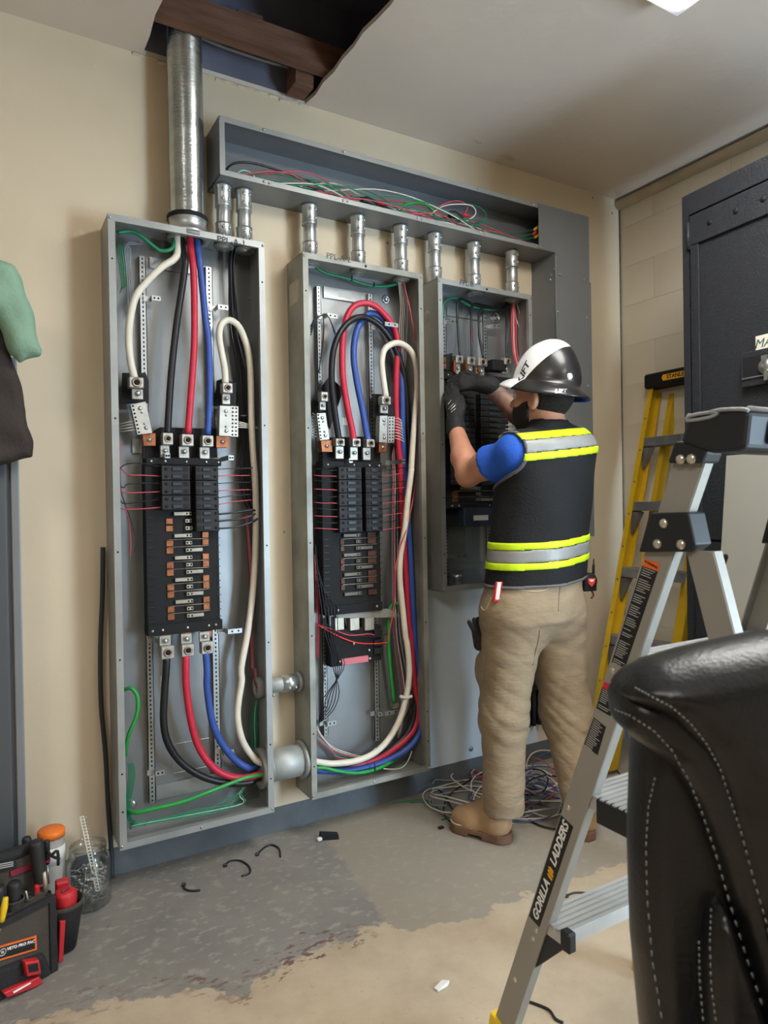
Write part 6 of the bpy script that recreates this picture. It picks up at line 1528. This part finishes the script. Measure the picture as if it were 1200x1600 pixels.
# the rest of the chair, below and outside the frame
fc = T(1320, 1500, .775); fx, fy_ = fc[0], fc[1]
d2 = Vector((-fwd[0], -fwd[1], 0)).normalized(); sc = Vector((fx, fy_, 0))+d2*.32
MB().lathe([(0, .42), (.24, .42), (.265, .45), (.26, .49), (.2, .505), (0, .505)], (sc.x, sc.y, 0), 28).build('seat', M_lea, ch)
MB().hexa([Vector((fx, fy_, .36))+Vector((-rt[0], -rt[1], 0))*.05, Vector((fx, fy_, .36))+Vector((rt[0], rt[1], 0))*.05, sc+Vector((0, 0, .39)), sc+Vector((0, 0, .39))+Vector((rt[0], rt[1], 0))*.05], [Vector((fx, fy_, .60))+Vector((-rt[0], -rt[1], 0))*.05, Vector((fx, fy_, .60))+Vector((rt[0], rt[1], 0))*.05, sc+Vector((0, 0, .42)), sc+Vector((0, 0, .42))+Vector((rt[0], rt[1], 0))*.05]).build('back_bracket', M_blk, ch)
MB().cyl(sc+Vector((0, 0, .08)), sc+Vector((0, 0, .42)), .028, 14).build('gas_post', M_blk, ch)
g = MB(); gc = MB()
for k in range(5):
    a = k*2*math.pi/5+.3; e_ = sc+Vector((math.cos(a), math.sin(a), 0))*.29; g.tube([sc+Vector((0, 0, .11)), e_+Vector((0, 0, .075))], [.03, .018], 8, 1); o = MB().cyl(e_+Vector((-.012, 0, .03)), e_+Vector((.012, 0, .03)), .03, 14); o.cyl(e_+Vector((0, 0, .03)), e_+Vector((0, 0, .08)), .008, 8); o.build('caster', M_blk, ch)
g.build('star_base', M_blk, ch)
# ------------------------------------------------------------------ tool bag
M_can = mat('bag_canvas', (72, 66, 58), .85, 0, .2, 12, .3, 180); M_canb = mat('bag_black', (36, 35, 36), .8, 0, .2, 20, .3, 150); M_redt = mat('tool_red', (192, 40, 46), .45, 0, .1, 15); M_grip = mat('tool_grip', (40, 40, 42), .5); M_mar = mat('maroon_trim', (128, 34, 54), .7); M_cany = mat('tool_yellow', (226, 186, 36), .45)
bo = Z(96, 1512, 0); bn = np.array((.34, -.94, 0)); bn /= np.linalg.norm(bn); be = np.array((-bn[1], bn[0], 0)); be = be if be[0] > 0 else -be   # be: along the front to the right
def G(u, v, k):        # pixel ray to a plane k metres behind the bag's front face
    d = ray(u, v); s = ((bo-bn*k-C0) @ bn)/(d @ bn); return C0+d*s
def gp(px_, k0, k1, name, m, par, bev=.004):
    a = [G(u, v, k0) for u, v in px_]; b = [p-bn*(k1-k0) for p in a]
    for l in (a, b):
        for p in l: p[2] = max(p[2], .001)
    return MB().hexa(a, b).build(name, m, par, bev)
bag = empty('tool_bag', (float(bo[0])-.1, float(bo[1])+.05, 0), 'brown and black canvas tool bag full of hand tools at the lower left', 'tool bag')
gp([(-130, 1470), (0, 1440), (70, 1405), (84, 1400), (92, 1430), (92, 1490), (84, 1525), (50, 1552), (0, 1572), (-130, 1630)], 0, .20, 'body', M_can, bag, .012)
gp([(-130, 1560), (0, 1515), (70, 1490), (84, 1525), (50, 1556), (0, 1576), (-130, 1640)], -.012, .06, 'lower_pocket', M_canb, bag, .01)
gp([(-130, 1478), (0, 1443), (78, 1402), (80, 1410), (0, 1452), (-130, 1488)], -.006, .01, 'top_binding', M_canb, bag, .002)
gp([(77, 1402), (88, 1400), (92, 1520), (80, 1528)], -.006, .02, 'corner_binding', M_canb, bag, .003)
gp([(-130, 1345), (0, 1350), (48, 1322), (57, 1330), (60, 1420), (0, 1450), (-130, 1490)], .09, .12, 'spine_panel', M_can, bag, .005)
gp([(16, 1362), (53, 1348), (54, 1357), (17, 1371)], .085, .092, 'maroon_patch', M_mar, bag, .001)
o = gp([(-60, 1360), (25, 1343), (27, 1356), (-60, 1375)], .082, .092, 'care_label', M_lab, bag, .001)
for k_ in range(3): gp([(-5, 1351+3.2*k_), (21, 1346+3*k_), (21, 1347.2+3*k_), (-5, 1352.2+3.2*k_)], .0815, .083, 'fine_print', M_pr, o, 0)
MB().tube([G(-90, 1352, .10), G(-20, 1344, .10), G(20, 1335, .10), G(52, 1322, .10)], [.016, .017, .017, .014], 14, 4).build('handle', M_canb, bag)
MB().tube([G(46, 1322, .10), G(58, 1330, .10), G(62, 1370, .10), G(60, 1420, .06)], .008, 8, 4).build('handle_strap', M_canb, bag)
# round pocket on the right end
g = MB(); pc_ = G(100, 1440, .07)
zt3 = G(104, 1405, .07)[2]; g.lathe([(.0, .006), (.030, .006), (.044, .09), (.049, zt3-.02), (.050, zt3), (.046, zt3), (.045, zt3-.02), (.040, .12)], (pc_[0], pc_[1], 0), 22, None, 1.0, 1.0); g.build('end_pocket', M_canb, bag)
MB().lathe([(.0485, zt3-.012), (.0515, zt3-.010), (.0515, zt3+.001), (.0485, zt3+.002)], (pc_[0], pc_[1], 0), 22).build('pocket_rim', M_can, bag)
gp([(94, 1440), (103, 1438), (99, 1508), (92, 1512)], .022, .032, 'red_strap', M_redt, bag, .002)
# pockets in front of the spine
for u0, u1, vt, vb, k in ((-22, 6, 1415, 1450, .03), (10, 36, 1405, 1442, .03), (37, 54, 1402, 1432, .035), (55, 78, 1398, 1425, .035)):
    a, b = G(u0, vt, k), G(u1, vt, k); c = (a+b)/2; r = np.linalg.norm(b-a)/2; zb = G((u0+u1)/2, vb, k)[2]
    MB().lathe([(r*.86, zb), (r, zb+.01), (r, c[2]), (r*.93, c[2]), (r*.9, zb+.02)], (c[0], c[1], 0), 18).build('tool_pocket', M_canb, bag)
    MB().lathe([(r*1.0, c[2]-.004), (r*1.04, c[2]-.003), (r*1.04, c[2]+.002), (r*.93, c[2]+.002)], (c[0], c[1], 0), 18).build('pocket_binding', M_can, bag)
# maker's label
lb = [(-40, 1500), (55, 1470), (57, 1484), (-38, 1518)]
lbo = gp([(-60, 1496), (57, 1462), (58, 1484), (-60, 1519)], -.003, .002, 'maker_label', M_or, bag, 0); gp([(-60, 1499), (54, 1466), (55, 1482), (-60, 1516)], -.0045, .002, 'label_field', M_lab, bag, 0)
cpt = G(33, 1478, -.006); ld = G(54, 1470, -.006)-G(10, 1483, -.006); ld /= np.linalg.norm(ld)
text('VETO PRO PAC', .0098, frame(cpt+np.array((0, 0, .002)), ld, np.cross(bn, ld), bn), M_w, lbo, off=.0003)
g = MB(); c = G(4, 1488, -.006); A = frame(c, ld, np.cross(bn, ld), bn); g.tube([A @ Vector((.008*math.cos(a), .008*math.sin(a), 0)) for a in np.linspace(0, 2*math.pi, 17)], .0012, 5, 1); g.cb((0, 0, 0), (.006, .006, .001), A); g.build('logo_mark', M_pr, lbo)
# tools
def tl_thing(name, lab, cat, loc): return empty(name, loc, lab, cat)
def screwdriver(u, v0, v1, k, r, lab, tipc=M_grip, ring=M_mar, vb=None):
    a, b = G(u[0], v0, k), G(u[1], v1, k); d = Vector(a-b).normalized(); t_ = tl_thing('screwdriver', lab, 'screwdriver', a)
    MB().tube([a, Vector(a)-d*.008, (a*.55+b*.45), (a*.3+b*.7), b], [r*.8, r, r*.92, r*.98, r*.7], 12, 2).build('handle', tipc, t_)
    MB().cyl(Vector(b)+d*.012, Vector(b)+d*.006, r*.99, 12).build('ring', ring, t_); MB().cyl(b, Vector(b)-d*.055, .0038, 8).build('shaft', M_zinc, t_)
    return t_
screwdriver((56, 64), 1314, 1385, .06, .018, 'large screwdriver with dark grey handle standing in the tool bag')
screwdriver((41, 45), 1308, 1345, .16, .012, 'dark screwdriver standing behind the tool bag spine')
screwdriver((73, 74), 1313, 1350, .12, .008, 'slim screwdriver with red ring behind the large one', ring=M_redt)
screwdriver((22, 22), 1378, 1420, .035, .017, 'stubby dark screwdriver in the middle front pocket')
screwdriver((-2, -2), 1385, 1430, .04, .016, 'dark screwdriver at the left front pocket of the bag')
a, b = G(9, 1402, .0), G(3, 1440, .0); t_ = tl_thing('pliers', 'pliers with yellow handle in the front of the tool bag', 'pliers', a); MB().tube([a, a*.6+b*.4, b], [.006, .0085, .006], 10, 3).build('handle', M_cany, t_); MB().tube([b, b+np.array((-.01, 0, -.03))], [.006, .004], 8, 1).build('jaw', M_zinc, t_)
a, b = G(40, 1392, .03), G(48, 1425, .03); thing(MB().tube([a, a*.5+b*.5+np.array((0, -.002, 0)), b], [.003, .0045, .003], 8, 3), 'wrench', M_zinc, 'thin silver tool in the bag pocket', 'wrench')
a, b = G(69, 1362, .045), G(72, 1405, .045); t_ = tl_thing('utility_knife', 'red and black utility knife hanging in the bag at right', 'knife', a); MB().tube([a, b], [.006, .0075], 8, 1).build('blade_holder', M_tin, t_); MB().cb(tuple(G(58, 1400, .05)), (.012, .016, .06), None, .003).build('red_grip', M_redt, t_)
c = G(102, 1405, .055); t_ = tl_thing('tape_measure', 'red tape measure in the end pocket of the tool bag', 'tape measure', c)
MB().lathe([(0, -.028), (.026, -.028), (.030, -.022), (.030, .014), (.027, .022), (.020, .026), (0, .026)], c, 8).build('case', M_redt, t_); MB().tube([c+np.array((-.010, -.012, .027)), c+np.array((0, -.008, .031)), c+np.array((.008, 0, .027))], .004, 8, 3).build('clip', M_mar, t_)
c = G(97, 1386, .10); t_ = tl_thing('staple_box', 'small red box tool behind red tape measure in the bag', 'tool', c); MB().cb(c, (.034, .03, .04), None, .004).build('case', M_redt, t_); MB().cyl(c+np.array((.002, -.0155, 0)), c+np.array((.002, -.0148, 0)), .004, 8).build('hole', M_hole, t_)
t_ = tl_thing('tape_measure', 'small red measuring tool with dark screen clipped low on the bag front', 'measuring tool', G(52, 1512, -.03)); gp([(39, 1504), (62, 1500), (65, 1522), (43, 1527)], -.034, -.013, 'case', M_redt, t_, .003); gp([(44, 1508), (59, 1505), (61, 1517), (46, 1520)], -.036, -.033, 'screen', M_lab, t_, .0005)
t_ = tl_thing('utility_knife', 'red bar shaped tool with white script lying in the lower pocket of bag', 'tool', G(40, 1540, -.02)); gp([(5, 1552), (62, 1526), (68, 1536), (60, 1541), (12, 1560)], -.028, -.012, 'case', M_redt, t_, .003); gp([(20, 1550), (48, 1535), (49, 1536.5), (22, 1552)], -.0292, -.027, 'script_mark', M_w, t_, 0)
thing(MB().tube([G(74, 1330, .1), G(82, 1338, .09), G(93, 1342, .09)], .004, 6, 3).tube([G(82, 1335, .09), G(90, 1330, .09), G(91, 1352, .09)], .004, 6, 3), 'cord_knot', M_canb, 'knotted black cord sticking out behind the tool bag', 'cord')
# ------------------------------------------------------------------ jars
M_clear = bpy.data.materials.new('clear_plastic'); M_clear.use_nodes = True
N_, L_ = nodes(M_clear); N_.remove(N_['Principled BSDF']); ou = N_['Material Output']
tr_ = N_.new('ShaderNodeBsdfTransparent'); tr_.inputs[0].default_value = (.985, .99, .99, 1); gl_ = N_.new('ShaderNodeBsdfGlossy'); gl_.inputs['Roughness'].default_value = .08
lw = N_.new('ShaderNodeLayerWeight'); lw.inputs[0].default_value = .25; ms_ = N_.new('ShaderNodeMixShader'); L_.new(lw.outputs['Facing'], ms_.inputs[0]); L_.new(tr_.outputs[0], ms_.inputs[1]); L_.new(gl_.outputs[0], ms_.inputs[2]); L_.new(ms_.outputs[0], ou.inputs[0])
jc = Z(139, 1411, 0); jx, jy = jc[0], jc[1]; JR = .064
jar = empty('screw_jar', (jx, jy, 0), 'clear plastic jar of screws standing on the floor by the wall', 'jar')
hz_ = CH-(1313-793)/F*float((np.array((jx, jy, 0))-C0) @ fwd); hz_ = max(.17, hz_)
o_ = [(0, .001), (JR-.006, .001), (JR, .008), (JR, hz_*.72), (JR-.004, hz_*.80), (JR*.82, hz_*.86), (JR*.80, hz_*.90), (JR*.84, hz_*.92), (JR*.84, hz_*.94), (JR*.81, hz_*.955), (JR*.83, hz_)]
MB().lathe(o_+[(r-.0016 if r > .01 else 0, z) for r, z in o_[::-1] if z > .004]+[(0, .003)], (jx, jy, 0), 32).build('jar_body', M_clear, jar)
random.seed(9); g = MB().cyl((0, 0, 0), (0, 0, .042), .0019, 6).lathe([(0, .0), (.0048, 0), (.0040, .003), (.0019, .006)], (0, 0, -.003), 8)
s0 = g.build('screw', M_zinc); dat = s0.data
for i in range(140):
    o = s0 if i == 0 else s0.copy()
    if i: COL.objects.link(o)
    tag(o, 'zinc screws heaped inside the clear jar', 'screw', 'screws in the jar')
    a = random.random()*6.28; r = random.random()**.5*(JR-.026); zz = .012+.095*(i/140); dv = Vector((random.uniform(-1, 1), random.uniform(-1, 1), random.uniform(-.35, .5))).normalized()
    o.rotation_euler = dv.to_track_quat('Z', 'Y').to_euler(); o.location = Vector((jx+r*math.cos(a), jy+r*math.sin(a), zz))-dv*.02
ja = Vector(T(128, 1276, 2.09)); jb = Vector((jx+.022, jy-.034, .048)); dv = (jb-ja).normalized(); sd = Vector(rt); sd = (sd-dv*sd.dot(dv)).normalized(); A = frame(ja, sd, -dv, sd.cross(-dv)); Ls = (jb-ja).length
st = empty('collated_strip', ja, 'white perforated strip of collated anchors sticking out of jar', 'strip')
g = MB(); n = 24
for s in (-1, 1): g.box((s*.0055-.0016, -Ls, -.001), (s*.0055+.0016, 0, .001), A)
for i in range(n+1): g.box((-.005, -Ls*i/n-.0014, -.001), (.005, -Ls*i/n+.0014, .001), A)
g.build('strip_frame', mat('strip_ivory', (246, 242, 228), .5), st)
g = MB()
for i in range(n): 
    if i % 7 != 6: g.cyl(A @ Vector((.007, -Ls*(i+.5)/n, 0)), A @ Vector((.0135, -Ls*(i+.5)/n, -.001)), .0017, 6)
g.build('pins', M_zinc, st)
oc = T(80, 1301, 2.06); oj = empty('orange_lid_jar', (oc[0], oc[1], 0), 'clear jar with an orange lid and printed label behind the tool bag', 'jar')
hz2 = oc[2]
MB().lathe([(0, .001), (.036, .001), (.037, .005), (.037, hz2-.03), (.034, hz2-.016), (.034, hz2-.006), (0, hz2-.006)], (oc[0], oc[1], 0), 24).build('jar_body', mat('milky_plastic', (206, 202, 194), .3, 0, trans=.4), oj)
MB().lathe([(0, hz2+.012), (.034, hz2+.012), (.038, hz2+.008), (.0385, hz2-.010), (.036, hz2-.010), (.0355, hz2+.004), (0, hz2+.004)], (oc[0], oc[1], 0), 24).build('lid', mat('lid_orange', (236, 122, 40), .45), oj)
MB().lathe([(.0373, hz2-.085), (.0378, hz2-.085), (.0378, hz2-.035), (.0373, hz2-.035)], (oc[0], oc[1], 0), 24).build('label', M_paper, oj)
# ------------------------------------------------------------------ locker and jacket at the left edge
M_loc = mat('locker_grey', (104, 108, 112), .45, .3, .06, 6)
ly = 2.2; lxr = Y(33, 900, ly)[0]; lz = Y(30, 560, ly)[2]; lk = empty('grey_locker', (lxr-.2, 2.2, 0), 'grey steel locker at the left edge behind jacket', 'locker')
MB().box((-.36, ly, .0), (lxr, D-.003, lz)).build('carcass', M_loc, lk, .002); l2 = Y(20, 900, ly-.01)[0]
MB().box((lxr-.022, ly-.012, 0), (lxr, ly, lz)).build('frame_post', mat('locker_post', (128, 132, 136), .4, .3), lk, .003)
MB().box((-.34, ly-.016, .04), (l2-.012, ly, lz-.03)).build('locker_door', mat('locker_door', (84, 88, 92), .5, .2), lk, .003)
M_jg = mat('jacket_green', (132, 164, 140), .8, 0, .1, 8, .25, 120); M_jb = mat('jacket_brown', (56, 48, 44), .85, 0, .15, 10, .25, 120)
jy0 = 2.12
def jp(px_): return np.array([[Y(u, v, jy0)[0], Y(u, v, jy0)[2]] for u, v in px_])
def jpuff(P, pg, yc, half, R):
    d2 = pd(P[:, 0].astype(float), P[:, 2].astype(float), pg); x = np.maximum(d2+R, 0)/R; y = np.abs(P[:, 1]-yc)/half; return (np.sqrt(x*x+y*y)-1)*min(R, half)*.8
sA = jp([(-70, 400), (0, 412), (22, 420), (34, 445), (46, 478), (56, 515), (63, 550), (61, 558), (45, 566), (29, 575), (15, 555), (5, 525), (-10, 500), (-70, 520)]); sB = jp([(-80, 440), (-5, 470), (8, 515), (26, 575), (34, 610), (43, 640), (43, 665), (51, 690), (54, 715), (22, 721), (-80, 736)])
jk = empty('jacket', (0.0, jy0, 1.2), 'brown work jacket with a pale green sleeve hanging at left edge', 'jacket')
lo = np.array((-.16, jy0-.09, 1.22)); hi = np.array((.17, jy0+.07, 2.02))
sdf_obj('sleeve', lambda P: jpuff(P, sA, jy0-.022, .045, .035)+.0035*np.sin(P[:, 0]*60-P[:, 2]*38)*np.exp(-((P[:, 2]-1.62)/.06)**2)+.002*np.sin(P[:, 2]*70+P[:, 0]*20), lo, hi, .0055, M_jg, jk)
sdf_obj('jacket_body', lambda P: jpuff(P, sB, jy0+.02, .035, .025)+.003*np.sin(P[:, 2]*50+P[:, 0]*30), lo, hi, .0055, M_jb, jk)
hk = Vector((-.12, jy0+.03, Y(0, 425, jy0)[2])); MB().tube([hk+Vector((0, .04, 0)), hk, hk+Vector((0, -.02, .02))], .004, 8, 3).build('hanger_loop', M_zinc, jk)
# ------------------------------------------------------------------ small things on the floor
c = Z(513, 1305, .012); t_ = empty('plastic_clip', (c[0], c[1], 0), 'black plastic clip with white end on the floor under middle panel', 'clip')
MB().hexa([c+np.array(k)*1.0 for k in ((-.03, .02, -.012), (.035, -.012, -.012), (.03, -.03, -.012), (-.035, .0, -.012))], [c+np.array(k) for k in ((-.028, .018, .016), (.03, -.010, .010), (.028, -.026, .010), (-.030, .002, .016))]).build('clip_body', M_blk, t_, .003); MB().cb(tuple(c+np.array((-.036, -.002, -.004))), (.018, .014, .012), None, .003).build('white_end', M_paper, t_)
c = Z(689, 1293, .004); thing(MB().cb(tuple(c), (.022, .014, .008), None, .002), 'plug', M_blk, 'tiny black plug on the floor left of the boot', 'plug')
c = Z(1012, 1311, .006); thing(MB().cb(tuple(c), (.026, .02, .012), None, .003), 'plug', M_blk, 'small black plug on the floor behind the right boot', 'plug')
c = [Z(u, v, .002) for u, v in ((678, 1546), (690, 1536), (702, 1537), (699, 1542), (684, 1550))]; thing(MB().hexa(c, [p+np.array((.001, 0, .004+.004*(i in (1, 2)))) for i, p in enumerate(c)]), 'paper_scrap', M_paper, 'white paper scrap on the bare floor at the bottom', 'paper')

for o in list(COL.objects):      # fittings too small to tell apart one by one stay joined
    if o.parent and o.name.split('.')[0] in ('screws', 'screw_holes', 'slots', 'bolt_holes', 'recesses', 'breaker_face_details', 'base_ribs', 'fine_print', 'terminal_holes', 'stitching', 'pins', 'laces', 'glove_print', 'vent_hole', 'set_screw', 'lettering'):
        if o.name.split('.')[0] != 'lettering': o['kind'] = 'stuff'
